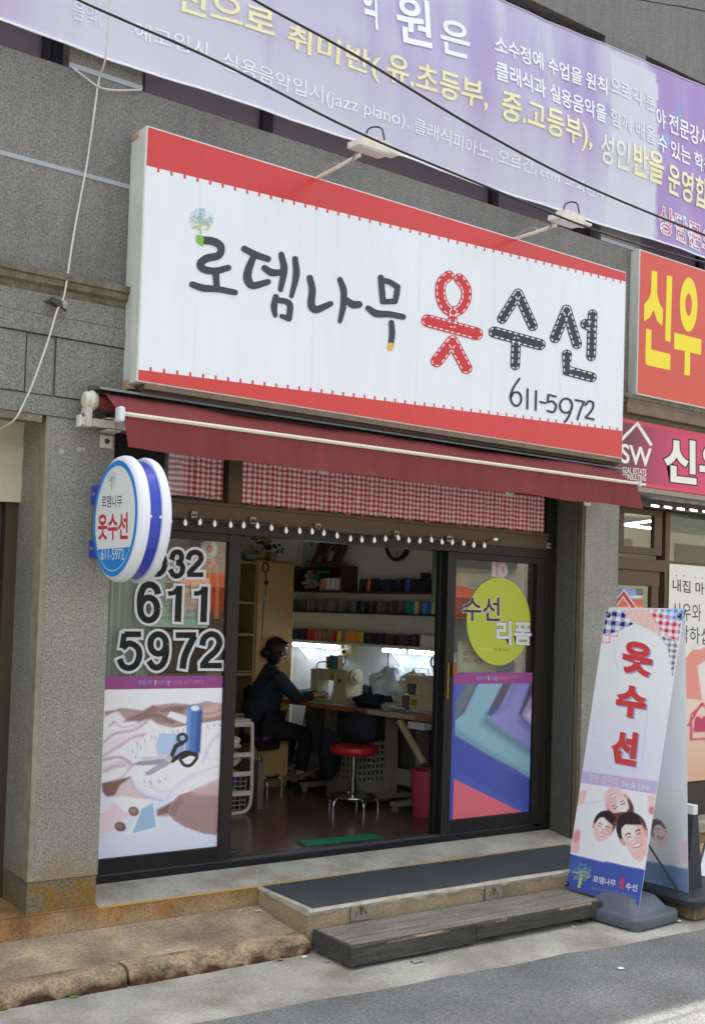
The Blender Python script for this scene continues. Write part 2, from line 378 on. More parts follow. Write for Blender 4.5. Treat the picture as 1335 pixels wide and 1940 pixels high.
def o_wrap(o):                                   # let a part carry sub-parts
    o['_loc'] = tuple(o.parent['_loc']) if o.parent else tuple(o.location); return o
upwin(-1.2, 1.955, [(1.855, 1.9)]); upwin(2.36, 5.94, [(3.165, 3.235), (4.97, 5.03), (5.79, 5.88)]); upwin(6.385, 9.9, [(7.2, 7.26), (8.6, 8.66)])
# shell: roof, sides, back (keeps the sun off the street side and the inside dark)
w = MB(); w.box(-1.6, 14, .3, 6.0, HB - .25, HB - .05, granu); w.build('roof', B)
w = MB(); w.box(-1.6, -1.3, .3, 6, 0, HB - .25, granu); w.box(13.7, 14, .3, 6, 0, HB - .25, granu); w.box(-1.3, 13.7, 5.8, 6, 0, HB - .25, granu); w.build('outer_wall', B)  # unseen left end is set short so the sunlit road bounces light in
# pillars
def pillar(x0, x1, zb):
    p = MB()
    for px_, py_, s_ in ((117, 856, .014), (150, 851, .013), (159, 851, .009), (40, 604, 0)):
        if x0 < 3 and s_: c = aY(px_, py_, 0); p.prism([(c.x + s_ * math.cos(t) * (1 + .2 * math.sin(3 * t)), -.0012, c.z + s_ * math.sin(t)) for t in np.linspace(0, 5.7, 9)], (0, .002, 0), M('paint_spot', (170, 172, 166), .6))
    p.box(x0, x1, 0, .6, zb + .158, 2.7195, gran)
    p.box(x0 - .003, x0 + .022, -.004, .10, zb + .16, 2.70, M('pillar_corner_bead', (140, 135, 116), .6, var=.2, vs=14, streak=.2)) if x0 < 3 else None
    p.build('pillar', B)
    q = MB(); q.box(x0 + .002, x1 - .004, .006, .6, zb, zb + .155, granb); q.build('pillar_base', B)
pillar(1.915, 2.283, .2285); pillar(5.856, 6.205, .235)
rv = MB(); rv.box(5.835, 5.855, .012, .05, .24, 2.71, M('reveal_trim', (112, 98, 76), .6, streak=.2)); rv.box(5.82, 5.8555, .06, .235, .24, 2.715, M('reveal_stone', (92, 90, 82), .7, grain=.3, gs=95)); rv.build('reveal', B)
# cornice and stone courses left of the sign
cor = M('cornice_stone', (116, 109, 94), .7, spec=.3, var=.25, vs=8, grain=.16, gs=70, streak=.3, stain=((84, 66, 42), 3.2, 3.5, 9, .9))
w = MB(); pr = [(0, 3.325), (-.012, 3.33), (-.018, 3.36), (-.045, 3.372), (-.048, 3.40), (-.066, 3.405), (-.07, 3.437), (0, 3.442)]
w.prism([(-1.6, y, z) for y, z in pr], (15.6, 0, 0), cor); w.build('cornice', B)
w = MB(); w.box(-1.6, 14, -.02, .0, 3.222, 3.328, granl); w.build('stone_course', B)
w = MB(); w.box(-1.6, 14, -.028, .0, 3.122, 3.218, granl); w.build('stone_course', B)
w = MB()
for a, b in ((-1.6, .9), (.905, 1.785), (1.795, 1.935), (1.945, 2.75), (2.755, 14)):
    w.box(a, b, -.018 if abs(a - 1.795) > .01 else -.010, .0, 2.822, 3.116, granl)
w.box(-1.6, 14, -.012, .0, 2.721, 2.815, granl); w.build('stone_course', B)
# sill and plinth
w = MB(); w.add([(-1.6, -.022, .10), (14, -.022, .10), (14, -.022, .228), (-1.6, -.022, .228), (-1.6, .02, .10), (14, .02, .10), (14, .02, .228), (-1.6, .02, .228)], [(0, 1, 2, 3)], rusty); w.build('plinth', B)
w = MB(); w.add([(2.284, -.022, .2282), (5.853, -.022, .2282), (5.853, .36, .285), (2.284, .36, .285)], [(0, 1, 2, 3)], sillt); w.box(2.284, 5.853, -.0245, -.0222, .2175, .2285, edge); w.build('sill', B)
w = MB(); w.box(-1.6, 2.2838, -.022, .5, .226, .2283, rusty); w.build('sill', B)
w = MB(); w.box(6.206, 14, -.05, .5, .18, .235, sillt); w.build('sill', B)
# interior shell
XW = lambda y: 5.95 - .12 * y
w = MB(); w.quad((2.26, .33, .262), (5.95, .33, .262), (5.56, 3.4, .262), (2.26, 3.4, .262), floorm); w.build('floor', B)
w = MB(); w.quad((XW(.3), .3, .26), (XW(3.3), 3.3, .26), (XW(3.3), 3.3, 1.5), (XW(.3), .3, 1.5), innerl); w.quad((XW(.3), .3, 1.5), (XW(3.3), 3.3, 1.5), (XW(3.3), 3.3, 2.75), (XW(.3), .3, 2.75), inner); w.build('inner_wall', B)
w = MB(); w.quad((2.26, 3.3, .26), (5.6, 3.3, .26), (5.6, 3.3, 2.75), (2.26, 3.3, 2.75), inner); w.build('inner_wall', B)
w = MB(); w.quad((2.28, .6, .26), (2.28, 3.3, .26), (2.28, 3.3, 2.75), (2.28, .6, 2.75), inner); w.build('inner_wall', B)
w = MB(); w.box(2.26, 5.95, .3, 3.35, 2.74, 2.76, inner); w.build('ceiling', B)
# left doorway
dwood = M('dark_door', (58, 56, 52), .5, var=.1, streak=.1); brn = M('brown_door_frame', (74, 58, 44), .5, var=.1)
w = MB(); w.box(-1.59, 1.89, -.006, .05, 2.682, 2.719, M('door_head_trim', (116, 108, 92), .6, streak=.3, var=.2)); w.build('door_head', B)
w = MB(); w.box(-1.6, .62, .001, .5, .23, 2.7195, gran); w.build('pillar', B)
D = thing('doorway_door', (1.2, .4, .23), 'dark closed door deep in the doorway at the far left', 'door')
w = MB(); w.box(.6, 1.845, .42, .45, .235, 2.31, dwood); w.build('door_leaf', D)
w = MB(); w.box(1.85, 1.95, .37, .46, .235, 2.31, brn); w.box(1.948, 1.958, .35, .37, .235, 2.72, M('metal_edge', (138, 136, 130), .4, metal=.6)); w.build('door_frame', D)
w = MB()
n = 14; vs = []; cream = M('cream_board', (206, 196, 172), .75, var=.04, vs=8, bump=.1, bs=9)
for j in range(n + 1):
    for i in range(n + 1):
        x = .6 + 1.325 * i / n; z = 2.305 + .425 * j / n
        vs.append((x, .35 - .006 * math.sin(z * 40 + x * 3) - .004 * rnd.random() - (.012 if i == n else 0), z - (.012 * rnd.random() if j == 0 else 0)))
w.add(vs, [(j * (n + 1) + i, j * (n + 1) + i + 1, (j + 1) * (n + 1) + i + 1, (j + 1) * (n + 1) + i) for j in range(n) for i in range(n)], cream)
tag(w.build('cream_panel', smooth=40), 'wrinkled cream panel covering the top of the left doorway', 'panel')

# ================================================================== shopfront frame and doors
bz = M('bronze_frame', (41, 37, 34), .45, spec=.3, metal=.25, var=.06, vs=9)
bzl = M('bronze_transom', (84, 66, 50), .5, spec=.4, metal=.15, var=.12, vs=9)
blk = M('black_frame', (28, 29, 30), .42, spec=.3, metal=.2, var=.08, vs=9)
gl = glass_mat('door_glass', (242, 247, 244), 1.3)
S = thing('shopfront', (4.1, .25, .28), 'dark bronze shopfront with transom windows and sliding glass doors', 'shopfront')
w = MB()
w.box(2.30, 5.82, .25, .34, .262, .30, blk)                           # threshold
for y in (.275, .30, .325): w.box(2.38, 5.7, y, y + .008, .30, .318, M('track_rail', (92, 94, 95), .35, metal=.7))
w.build('threshold', S)
w = MB(); w.box(2.30, 2.375, .25, .36, .30, 2.72, bz); w.box(5.735, 5.82, .25, .36, .30, 2.72, bz); w.box(3.105, 3.19, .248, .36, 2.385, 2.72, bzl); w.box(2.375, 5.735, .25, .36, 2.66, 2.72, bz); w.build('frame', S, bevel=.003)
w = MB(); w.box(2.375, 5.735, .252, .35, 2.275, 2.385, bzl); w.box(2.375, 5.735, .235, .3, 2.372, 2.392, bzl); w.build('transom_rail', S, bevel=.003)
w = MB(); w.box(2.375, 5.735, .245, .36, 2.212, 2.274, bz); w.build('head_rail', S, bevel=.003)
tw = MB(); tw.box(2.39, 2.62, .262, .3, 2.40, 2.66, bz); tw.box(2.62, 2.70, .262, .3, 2.40, 2.66, bz); tw.box(2.70, 3.10, .262, .3, 2.392, 2.408, bz); tw.box(3.092, 3.104, .262, .3, 2.40, 2.66, bz)
t_ = o_wrap(tw.build('transom_window', S)); p = MB(); p.box(2.7, 3.092, .316, .32, 2.408, 2.66, gl); p.build('pane', t_)
tw = MB(); tw.box(3.19, 5.73, .262, .3, 2.392, 2.404, bz); t_ = o_wrap(tw.build('transom_window', S)); p = MB(); p.box(3.2, 5.71, .296, .3, 2.404, 2.66, gl); p.build('pane', t_)
cl = M('steel_clip', (150, 140, 118), .45, metal=.5)
for px_, py_ in ((477, 986), (600, 998), (748, 1012), (848, 1021), (1036, 1034), (366, 976)):
    w = MB(); c = aY(px_, py_, .245); w.box(c.x - .018, c.x + .018, .228, .25, c.z - .02, c.z + .02, cl); w.box(c.x - .008, c.x + .008, .22, .23, c.z - .006, c.z + .006, M('clip_hole', (50, 45, 40), .6)); w.build('wire_clip', S)
def door(x0, x1, z0, z1, sl, sr, top, bot, y, name='sliding_door'):
    f = MB()
    f.box(x0, x0 + sl, y, y + .045, z0, z1, blk if x0 < 4 else bz); f.box(x1 - sr, x1, y, y + .045, z0, z1, bz)
    f.box(x0 + sl, x1 - sr, y + .002, y + .043, z1 - top, z1, bz); f.box(x0 + sl, x1 - sr, y + .002, y + .043, z0, z0 + bot, blk)
    o = o_wrap(f.build(name, S, bevel=.003))
    p = MB(); p.box(x0 + sl, x1 - sr, y + .02, y + .026, z0 + bot, z1 - top, gl); p.build('glass_pane', o); return o
DL = door(2.376, 3.21, .315, 2.212, .012, .08, .045, .083, .255)
DR = door(4.808, 5.734, .315, 2.212, .075, .085, .045, .09, .255)
w = MB(); w.box(4.775, 4.83, .302, .34, .318, 2.212, blk); w.build('inner_stile', DR, bevel=.003)
w = MB(); h = aY(845, 1290, .24)
w.tube([(h.x, .225, h.z - .12), (h.x, .225, h.z + .12)], .008, M('brass', (150, 112, 52), .3, metal=.9)); w.box(h.x - .006, h.x + .006, .225, .26, h.z - .1, h.z - .085, MATS['brass']); w.box(h.x - .006, h.x + .006, .225, .26, h.z + .085, h.z + .1, MATS['brass']); w.build('handle', DR, smooth=40)
w = MB(); h = aY(861, 1268, .24); w.box(h.x - .016, h.x + .016, .238, .256, h.z - .05, h.z + .05, M('copper_lock', (150, 92, 60), .35, metal=.7)); w.build('lock', DR, bevel=.003)

# ---- stickers and prints on the doors
film = print_mat('printed_film', .32, .5); PLN = (0, -1, 0)
white_v = M('white_vinyl', (206, 208, 206), .4); black_v = M('black_vinyl', (23, 22, 23), .5, spec=.25); purple_v = M('purple_vinyl', (146, 66, 132), .4)
def digits(art, ds, wm):
    for wd_, m in ((wm, white_v), (0, black_v)):
        for pts, w_, cv in ds:
            P = [np.array(p, float) for p in pts]
            if wd_ and np.linalg.norm(P[0] - P[-1]) > 1:       # the halo runs past the square ends
                a_, b_ = P[0] - P[1], P[-1] - P[-2]; P[0] = P[0] + a_ / np.linalg.norm(a_) * wd_ / 2; P[-1] = P[-1] + b_ / np.linalg.norm(b_) * wd_ / 2
            art.ribbon([tuple(p) for p in P], w_ + wd_, m, caps=False, curve=cv)
def ring(cx, cy, rx, ry, n=20): return [(cx + rx * math.cos(2 * math.pi * k / n), cy + ry * math.sin(2 * math.pi * k / n)) for k in range(n + 1)]
Z4 = zc(190, 1060, .19101); Z7 = zc(160, 1000, .22472)
def D4(p, w, c=True): return (Z4(p), w * .191, c)
def D7(p, w, c=True): return (Z7(p), w * .2247, c)
nums = [D4([(574, 345), (558, 290), (520, 256), (475, 250), (430, 278), (402, 350), (394, 430), (398, 500)], 66), D4(ring(481, 490, 84, 112), 64),
 D4([(782, 262), (768, 618)], 66, False), D4([(672, 338), (725, 330), (768, 290)], 46),
 D4([(1036, 268), (1022, 622)], 66, False), D4([(928, 338), (980, 332), (1024, 298)], 46),
 D4([(405, 742), (240, 742)], 60, False), D4([(240, 735), (216, 880)], 56, False), D4([(222, 880), (275, 835), (330, 845), (378, 890), (386, 960), (355, 1040), (290, 1076), (225, 1055), (192, 985)], 62),
 D4(ring(575, 838, 78, 96), 62), D4([(652, 840), (652, 930), (628, 1020), (580, 1068), (525, 1062), (482, 1005)], 62),
 D4([(748, 750), (950, 750)], 58, False), D4([(935, 760), (880, 860), (835, 970), (815, 1084)], 66),
 D4([(1010, 855), (1030, 780), (1095, 740), (1160, 765), (1180, 835), (1140, 910), (1060, 985), (1015, 1050)], 62), D4([(990, 1052), (1205, 1052)], 56, False),
 D7(ring(610, 300, 68, 92), 46), D7([(732, 270), (755, 212), (800, 207), (820, 245), (805, 282), (775, 295)], 44), D7([(775, 295), (818, 310), (828, 355), (800, 400), (755, 402), (722, 350)], 44),
 D7([(872, 270), (892, 222), (935, 205), (975, 225), (980, 270), (940, 320), (895, 365), (880, 392)], 46), D7([(865, 395), (1003, 395)], 40, False)]
st = MB(); a = Art(st, lambda x, y: aY(x, y, .274), PLN); digits(a, nums, 9.5); st.build('number_sticker', DL)
# left poster: photo of fabrics, thread and scissors
def rect(px0, px1, pyt, pyb, Y):
    A, Bq = aY(px0, pyb, Y), aY(px1, pyt, Y); return A.x, Bq.x, A.z, Bq.z
Zp = zc(160, 1260, .2268)
def pz(pts): return Zp(pts)
X0, X1, Zb, Zt = 2.389, 3.128, .399, .905
ZT2 = aY(200, 1306, .27).z
cv = Canvas(lambda u, v: (X0 + (X1 - X0) * u, .2735, .399 + (ZT2 - .399) * v), 170, 280)
cv.grad((300, 1310), (300, 1630), (222, 226, 236), (196, 200, 226))
cv.poly(pz([(262, 210), (505, 205), (515, 380), (250, 390)]), (222, 230, 222), 30, .8); cv.poly(pz([(670, 205), (900, 200), (900, 330), (640, 330)]), (222, 230, 222), 30, .7)
Pp = lambda pts, c, s=2., op=1.: cv.poly(pz(pts), c, s, op)
Pp([(170, 390), (300, 360), (480, 380), (575, 335), (760, 315), (900, 330), (1020, 300), (1195, 330), (1195, 540), (700, 520), (170, 520)], (172, 142, 136), 5)
Pp([(330, 470), (480, 395), (570, 340), (640, 370), (560, 420), (440, 470)], (146, 116, 110), 6); Pp([(480, 470), (540, 395), (620, 400), (760, 470), (740, 490)], (150, 122, 116), 5); Pp([(640, 390), (760, 350), (860, 350), (820, 400)], (128, 102, 98), 6)
Pp([(960, 370), (1100, 320), (1190, 360), (1190, 460), (980, 440)], (196, 160, 152), 10); Pp([(730, 520), (850, 495), (860, 515), (740, 540)], (132, 100, 92), 4); Pp([(990, 470), (1130, 430), (1150, 450), (1000, 490)], (150, 120, 114), 5)
Pp([(165, 440), (270, 375), (350, 465), (300, 480), (240, 470), (160, 560)], (222, 214, 218), 5)
Pp([(150, 770), (165, 560), (260, 475), (470, 470), (560, 455), (600, 490), (730, 530), (860, 560), (1000, 540), (1180, 500), (1165, 960), (700, 1140), (400, 960), (140, 960)], (224, 216, 222), 5)
for pts, w_, c in (([(165, 640), (250, 570), (400, 540), (520, 470)], 22, (196, 180, 184)), ([(160, 755), (270, 680), (400, 600), (510, 575)], 24, (198, 180, 184)), ([(150, 790), (280, 765), (360, 800), (400, 830)], 20, (190, 172, 178)), ([(160, 690), (330, 600)], 34, (216, 200, 204)), ([(180, 870), (300, 830), (390, 830)], 60, (204, 186, 190)), ([(1000, 800), (1080, 620), (1170, 560)], 26, (206, 206, 224)), ([(700, 1130), (800, 1010), (930, 930), (1150, 900)], 22, (208, 206, 226)), ([(480, 930), (600, 960), (720, 900)], 60, (230, 226, 236)), ([(530, 1000), (640, 1060), (700, 1110)], 40, (212, 208, 226))):
    cv.stroke(pz(pts), w_ * .227, c, 5, .85)
Pp([(145, 985), (250, 965), (385, 930), (370, 1000), (270, 1090), (190, 1100), (150, 1060)], (128, 92, 78), 4); Pp([(240, 1110), (300, 1000), (385, 940), (440, 1060), (560, 1110), (430, 1150)], (204, 184, 184), 4)
Pp([(240, 1110), (310, 1095), (560, 1130), (480, 1200), (300, 1230)], (222, 222, 232), 4); Pp([(130, 1250), (255, 1150), (370, 1250), (250, 1370), (125, 1430)], (214, 192, 196), 4)
for pts, w_, c, s_ in (([(150, 800), (300, 770), (380, 815)], 5, (150, 132, 136), 3), ([(165, 650), (260, 575), (420, 545), (520, 480)], 4, (158, 140, 144), 2.5), ([(160, 765), (280, 690), (420, 605), (505, 590)], 4, (160, 142, 146), 2.5), ([(250, 480), (330, 520), (470, 480)], 3.5, (170, 154, 158), 2.5),
    ([(340, 470), (420, 430), (520, 400), (580, 345)], 4, (112, 88, 84), 3), ([(450, 470), (540, 420), (640, 430), (740, 480)], 5, (108, 84, 80), 4), ([(640, 385), (720, 355), (860, 345)], 3.5, (104, 80, 76), 3), ([(980, 410), (1080, 400), (1180, 350)], 4, (130, 100, 96), 3), ([(990, 450), (1090, 440), (1190, 400)], 4, (126, 98, 94), 3), ([(180, 395), (260, 385), (330, 365), (470, 385)], 4, (130, 104, 98), 3),
    ([(690, 1110), (760, 1020), (900, 920), (1160, 830)], 4, (176, 174, 200), 4), ([(985, 820), (1060, 640), (1170, 560)], 4, (172, 172, 196), 4), ([(390, 940), (430, 1040), (560, 1110), (660, 1130)], 5, (168, 160, 182), 3.5), ([(560, 1020), (640, 1060), (720, 1040)], 4, (186, 182, 204), 4), ([(1000, 700), (1040, 780), (1160, 800)], 4, (186, 186, 208), 4), ([(210, 980), (320, 930), (390, 850)], 4, (150, 132, 134), 3), ([(150, 900), (240, 850), (330, 835)], 4, (164, 146, 150), 4)): cv.stroke(pz(pts), w_, c, s_ + 1, .5)
# measuring tape
for pts in ([(700, 560), (840, 535), (1000, 510), (1190, 485)], [(640, 580), (540, 600), (480, 670), (470, 740)], [(400, 650), (410, 760), (470, 880), (480, 960), (580, 980), (690, 930)]):
    cv.stroke(pz(pts), 15.5, (176, 170, 180), 3, .35); cv.stroke(pz(pts), 12.5, (232, 234, 240), 1.0)
for pts in ([(470, 600), (510, 580)],): pass
for (x, y) in ((505, 630), (470, 690), (440, 660), (560, 600), (590, 605), (740, 560), (780, 552), (825, 545), (1030, 515), (1080, 500), (1130, 498), (500, 970), (545, 980), (560, 985), (615, 970), (630, 975), (675, 950), (400, 720), (425, 770)):
    cv.stroke(pz([(x, y - 13), (x + 4, y + 13)]), 1.6, (96, 96, 104), 1.2, .85)
Pp([(720, 385), (860, 430), (845, 490), (690, 430)], (228, 226, 230), 2)
# thread reels
Pp([(862, 370), (985, 370), (965, 735), (845, 720)], (66, 118, 186), 2); Pp([(862, 370), (890, 360), (875, 720), (845, 720)], (98, 150, 206), 5); Pp([(945, 380), (985, 375), (965, 735), (925, 730)], (48, 88, 150), 5)
cv.ell(Zp([(923, 360)])[0], 14, 7, (84, 132, 196)); cv.ell(Zp([(925, 360)])[0], 8, 5, (220, 224, 232))
Pp([(630, 565), (770, 575), (850, 600), (820, 760), (700, 770), (605, 745), (595, 660)], (164, 190, 222), 3); Pp([(760, 575), (850, 600), (820, 760), (740, 765)], (140, 166, 206), 8)
# scissors
Pp([(390, 835), (450, 805), (665, 780), (690, 800), (640, 830), (480, 840)], (152, 148, 160), 1.8); Pp([(470, 770), (690, 750), (700, 775), (480, 800)], (196, 194, 204), 2); Pp([(505, 900), (680, 790), (735, 790), (710, 830), (560, 915), (520, 925)], (162, 158, 170), 1.8)
cv.stroke(pz([(730, 760), (765, 680), (820, 650)]), 8, (40, 40, 44)); cv.stroke(pz(ring(818, 610, 36, 34)), 5.5, (40, 40, 44)); cv.stroke(pz([(735, 800), (790, 760), (850, 730), (930, 750)]), 8.5, (40, 40, 44)); cv.stroke(pz([(800, 790), (835, 835), (885, 838), (930, 790), (940, 745), (880, 745), (815, 775)]), 6, (40, 40, 44)); cv.ell(Zp([(705, 782)])[0], 6.5, 6.5, (190, 182, 180))
# fabric bolt, buttons, blue card
Pp([(600, 1240), (700, 1170), (820, 1080), (1160, 930), (1150, 1100), (760, 1260), (650, 1270)], (196, 172, 180), 5); Pp([(605, 1210), (735, 1140), (720, 1240), (610, 1260)], (130, 98, 94), 6)
Pp([(700, 1240), (720, 1160), (790, 1085), (900, 1055), (1150, 1060), (1140, 1425), (1000, 1410), (830, 1350), (740, 1290)], (164, 132, 130), 3); Pp([(900, 1050), (1160, 985), (1150, 1090), (900, 1085)], (190, 162, 164), 8)
for k in range(9): cv.stroke(pz([(760 + 8 * k, 1250 + 8 * k), (790 + 20 * k, 1190 + 18 * k), (900, 1160 + 26 * k), (1150, 1150 + 30 * k)]), 2.2, (146, 118, 116), 3, .45)
for k in range(4): cv.stroke(pz([(715 + 14 * k, 1260), (735 + 14 * k, 1180), (800 + 10 * k, 1110 + 12 * k)]), 1.6, (116, 84, 82), 2, .7)
cv.ell(Zp([(412, 1222)])[0], 10, 9, (132, 100, 92), .4); cv.ell(Zp([(410, 1218)])[0], 6, 5, (160, 128, 118), .4); cv.ell(Zp([(300, 1350)])[0], 11, 9, (120, 88, 82), .3); cv.ell(Zp([(290, 1345)])[0], 6.5, 5, (146, 112, 104), .3)
Pp([(345, 1415), (490, 1190), (580, 1130), (620, 1370), (400, 1420)], (206, 212, 228), 2); Pp([(402, 1405), (480, 1200), (572, 1152), (598, 1352)], (146, 178, 204), 1.6)
cv.gain(1.3, 1.14, gray=.2); po = MB(); cv.into(po, film); fincol(po); po.build('fabric_poster', DL)
tree_b = M('logo_tree_blue', (126, 158, 190), .5); tree_g = M('logo_tree_green', (170, 190, 120), .5)
def tree(a, cx, cy, s, mt, mg, seed=3, dens=1., sx=1.):      # logo tree: trunk, curled branches, dots
    r = random.Random(seed)
    if sx != 1: l0, p0 = a.l, a.pl; a = Art(a.mb, lambda x, y: p0(cx + (x - cx) * sx, y), a.n, l0)
    a.ribbon([(cx, cy + 1.0 * s), (cx - .03 * s, cy + .4 * s), (cx + .02 * s, cy - .3 * s)], [.16 * s, .1 * s, .04 * s], mg, False)
    st0, a.st = a.st, 2e-6
    for k in range(int(19 * dens)):
        an = math.pi * (-.3 + 1.6 * (k + .5) / (19 * dens)); L = r.uniform(.55, 1.05) * s; y0 = cy + r.uniform(-.35, .2) * s
        p = [(cx, y0), (cx - L * .5 * math.cos(an), y0 - L * .42 * math.sin(an)), (cx - L * .85 * math.cos(an), y0 - L * .72 * math.sin(an) - .05 * s), (cx - L * .8 * math.cos(an + .35), y0 - L * .9 * math.sin(an + .35))]
        a.ribbon(p, [.06 * s, .05 * s, .04 * s, .03 * s], mt if math.sin(an) > .35 else mg, False)
    for k in range(int(60 * dens)):
        an, q = r.uniform(0, 2 * math.pi), r.uniform(.15, 1) ** .5 * s; x, y = cx + q * math.cos(an), cy - .2 * s + q * .95 * math.sin(an)
        a.disc((x, y), .05 * s, .05 * s, mt if y < cy + .15 * s else mg, 6)
    a.st = st0
def band(xl, xr, d, x0_, x1_, tb, bb_):
    st = MB(); st.box(xl, xr, .2725, .2738, bb_, tb, purple_v); a = Art(st, lambda x, y: aY(x, y, .2725), PLN, .0004); return st, a
b0 = aY(300, 1305, .27).z; b1 = aY(300, 1281, .27).z
st, a = band(2.389, 3.128, DL, 0, 0, b1, b0)
pinkv = M('pink_vinyl', (206, 108, 150), .4); bluev = M('light_blue_vinyl', (128, 140, 206), .4); yelv = M('yellow_vinyl', (226, 190, 90), .4)
a.text('로뎀나무', (262, 1298), (288, 1297), (262, 1289), bluev, .02); a.text('옷', (292, 1298), (297, 1298), (292, 1288), yelv, .03); a.text('수선', (299, 1298), (311, 1297), (299, 1289), bluev, .02)
tree(a, 320, 1293, 6, M('logo_pale', (176, 140, 196), .5), M('logo_pale_trunk', (230, 220, 190), .5), 2, .6); a.text('032) 611-5972', (329, 1298), (385, 1296), (329, 1290), pinkv, .015)
st.build('phone_band', DL)
# right door poster: four cloths with weave
X0, X1 = 4.886, 5.640
pt_ = aY(862, 1296, .27).z; pbm = aY(859, 1555, .27).z
cv = Canvas(lambda u, v: (X0 + (X1 - X0) * u, .2735, .407 + (pt_ - .407) * v), 190, 270)
Zr = zc(820, 1260, .19476); cv.fill((60, 74, 170))
def Q(p, c, s=2., op=1.): cv.poly(Zr(p), c, s, op)
T0 = [(215, 540), (300, 470), (440, 180), (680, 180), (530, 470), (600, 560), (985, 860), (985, 1135), (800, 1010), (500, 850), (215, 680)]
Q([(225, 180), (330, 180), (225, 340)], (78, 90, 176)); Q([(330, 180), (440, 180), (300, 470), (215, 545), (215, 360)], (92, 112, 122), 4); Q([(430, 180), (455, 180), (330, 430), (240, 530), (300, 440)], (54, 62, 74), 8, .8)
Q(T0, (122, 172, 190), 2); Q([(520, 480), (560, 520), (985, 850), (985, 900), (800, 800), (560, 640), (470, 570)], (74, 104, 126), 14, .75); Q([(215, 600), (500, 800), (985, 1090), (985, 1140), (500, 860), (215, 690)], (88, 128, 150), 10, .6)
Q([(680, 180), (800, 180), (640, 400), (560, 480), (520, 480)], (78, 72, 92), 6); Q([(545, 515), (640, 430), (760, 180), (985, 180), (840, 470), (870, 540), (985, 640), (985, 850), (600, 565)], (128, 128, 192), 2.5)
Q([(600, 480), (700, 380), (780, 180), (830, 180), (740, 400)], (104, 102, 160), 12, .7); Q([(940, 180), (985, 180), (985, 330), (860, 500), (835, 470)], (70, 66, 100), 5); Q([(985, 240), (985, 620), (880, 520), (860, 480)], (146, 140, 180), 4); Q([(985, 380), (985, 600), (900, 490)], (188, 182, 212), 5)
Q([(840, 480), (985, 640), (985, 700), (820, 560)], (92, 90, 146), 10, .5)
Q([(205, 1105), (500, 1250), (890, 1440), (890, 1440), (190, 1525)], (222, 96, 112), 2); Q([(215, 690), (500, 860), (985, 1140), (985, 1200), (500, 930), (210, 760)], (58, 70, 160), 8, .5); Q([(205, 1020), (500, 1180), (960, 1430), (890, 1440), (205, 1110)], (66, 88, 182), 5, .8)
u = cv.q[:, 0] * .82 + cv.q[:, 1] * .57; v = -cv.q[:, 0] * .5 + cv.q[:, 1] * .87
cv.shade(1 + .3 * np.sin(u * 2 * math.pi / 3.4) * np.sin(v * 2 * math.pi / 3.4))
cv.gain(1.06, 1.0, gray=.12); po = MB(); cv.into(po, film); fincol(po); po.build('cloth_poster', DR)
st, a = band(X0, X1, DR, 0, 0, aY(900, 1275, .27).z, pt_)
a.text('로뎀나무', (901, 1289), (921, 1288), (901, 1281), bluev, .02); a.text('옷', (923, 1289), (927, 1289), (923, 1280), yelv, .03); a.text('수선', (929, 1289), (936, 1288), (929, 1281), bluev, .02)
tree(a, 940, 1285, 5, MATS['logo_pale'], MATS['logo_pale_trunk'], 2, .6); a.text('032) 611-5972', (945, 1289), (980, 1287), (945, 1281), pinkv, .015)
st.build('phone_band', DR)
# green oval sticker
Zg = zc(820, 1020, .19476); gr = M('lime_vinyl', (176, 186, 54), .4, var=.05, vs=1.5); brv = M('dark_brown_vinyl', (58, 42, 40), .4)
st = MB(); a = Art(st, lambda x, y: aY(x, y, .274), PLN)
c0 = Zg([(634, 808)])[0]; a.disc(c0, 309 * .1948, 427 * .1948, gr, 64)
a.text('수선', Zg([(288, 805)])[0], Zg([(648, 812)])[0], Zg([(288, 560)])[0], brv, .02, white_v, .04)
a.text('리폼', Zg([(612, 1035)])[0], Zg([(955, 1045)])[0], Zg([(612, 795)])[0], white_v, .035, black_v, .05)
a.text('감각있는', Zg([(465, 1098)])[0], Zg([(575, 1098)])[0], Zg([(465, 1065)])[0], M('pale_lime_vinyl', (206, 210, 130), .4)); a.text('Fit & Line', Zg([(595, 1094)])[0], Zg([(730, 1096)])[0], Zg([(595, 1065)])[0], brv)
st.build('oval_sticker', DR)
# ================================================================== gingham curtains
def gingham(name, x0, x1, z0, z1, y, nx, label, sleeve=None):
    m = print_mat('gingham_cloth', .85, .1)
    nu, nv = int((x1 - x0) / .0052), int((z1 - z0) / .0052)
    cv = Canvas(lambda u, v: (x0 + (x1 - x0) * u, y + .006 * math.sin(u * (x1 - x0) * 48 + 1.5 * math.sin(u * (x1 - x0) * 7)) * (.9 - .4 * v), z0 + (z1 - z0) * v + .004 * math.sin(u * (x1 - x0) * 13)), nu, nv)
    X, Z = cv.P[:, 0], cv.P[:, 2]; pt = (x1 - x0) / nx
    sx = (np.sin(2 * math.pi * X / pt) > 0).astype(float); sz = (np.sin(2 * math.pi * Z / .0315) > 0).astype(float)
    if sleeve: sx = np.where(X < x0 + sleeve, 0, sx)
    t = (sx + sz)[:, None] / 2
    W, R = np.array(lin((222, 214, 216))), np.array(lin((160, 44, 54))); P = np.array(lin((198, 130, 138)))
    cv.c = np.where(t < .25, W, np.where(t > .75, R, P))
    mb = MB(); cv.into(mb, m); fincol(mb); return tag(mb.build(name, smooth=60), label, 'curtain')
gingham('gingham_curtain', 2.735, 3.088, 2.412, 2.655, .285, 10, 'small red and white gingham curtain behind the left transom window', sleeve=.1)
gingham('gingham_curtain', 3.205, 5.705, 2.395, 2.66, .262, 72, 'long red and white gingham curtain above the open doorway')
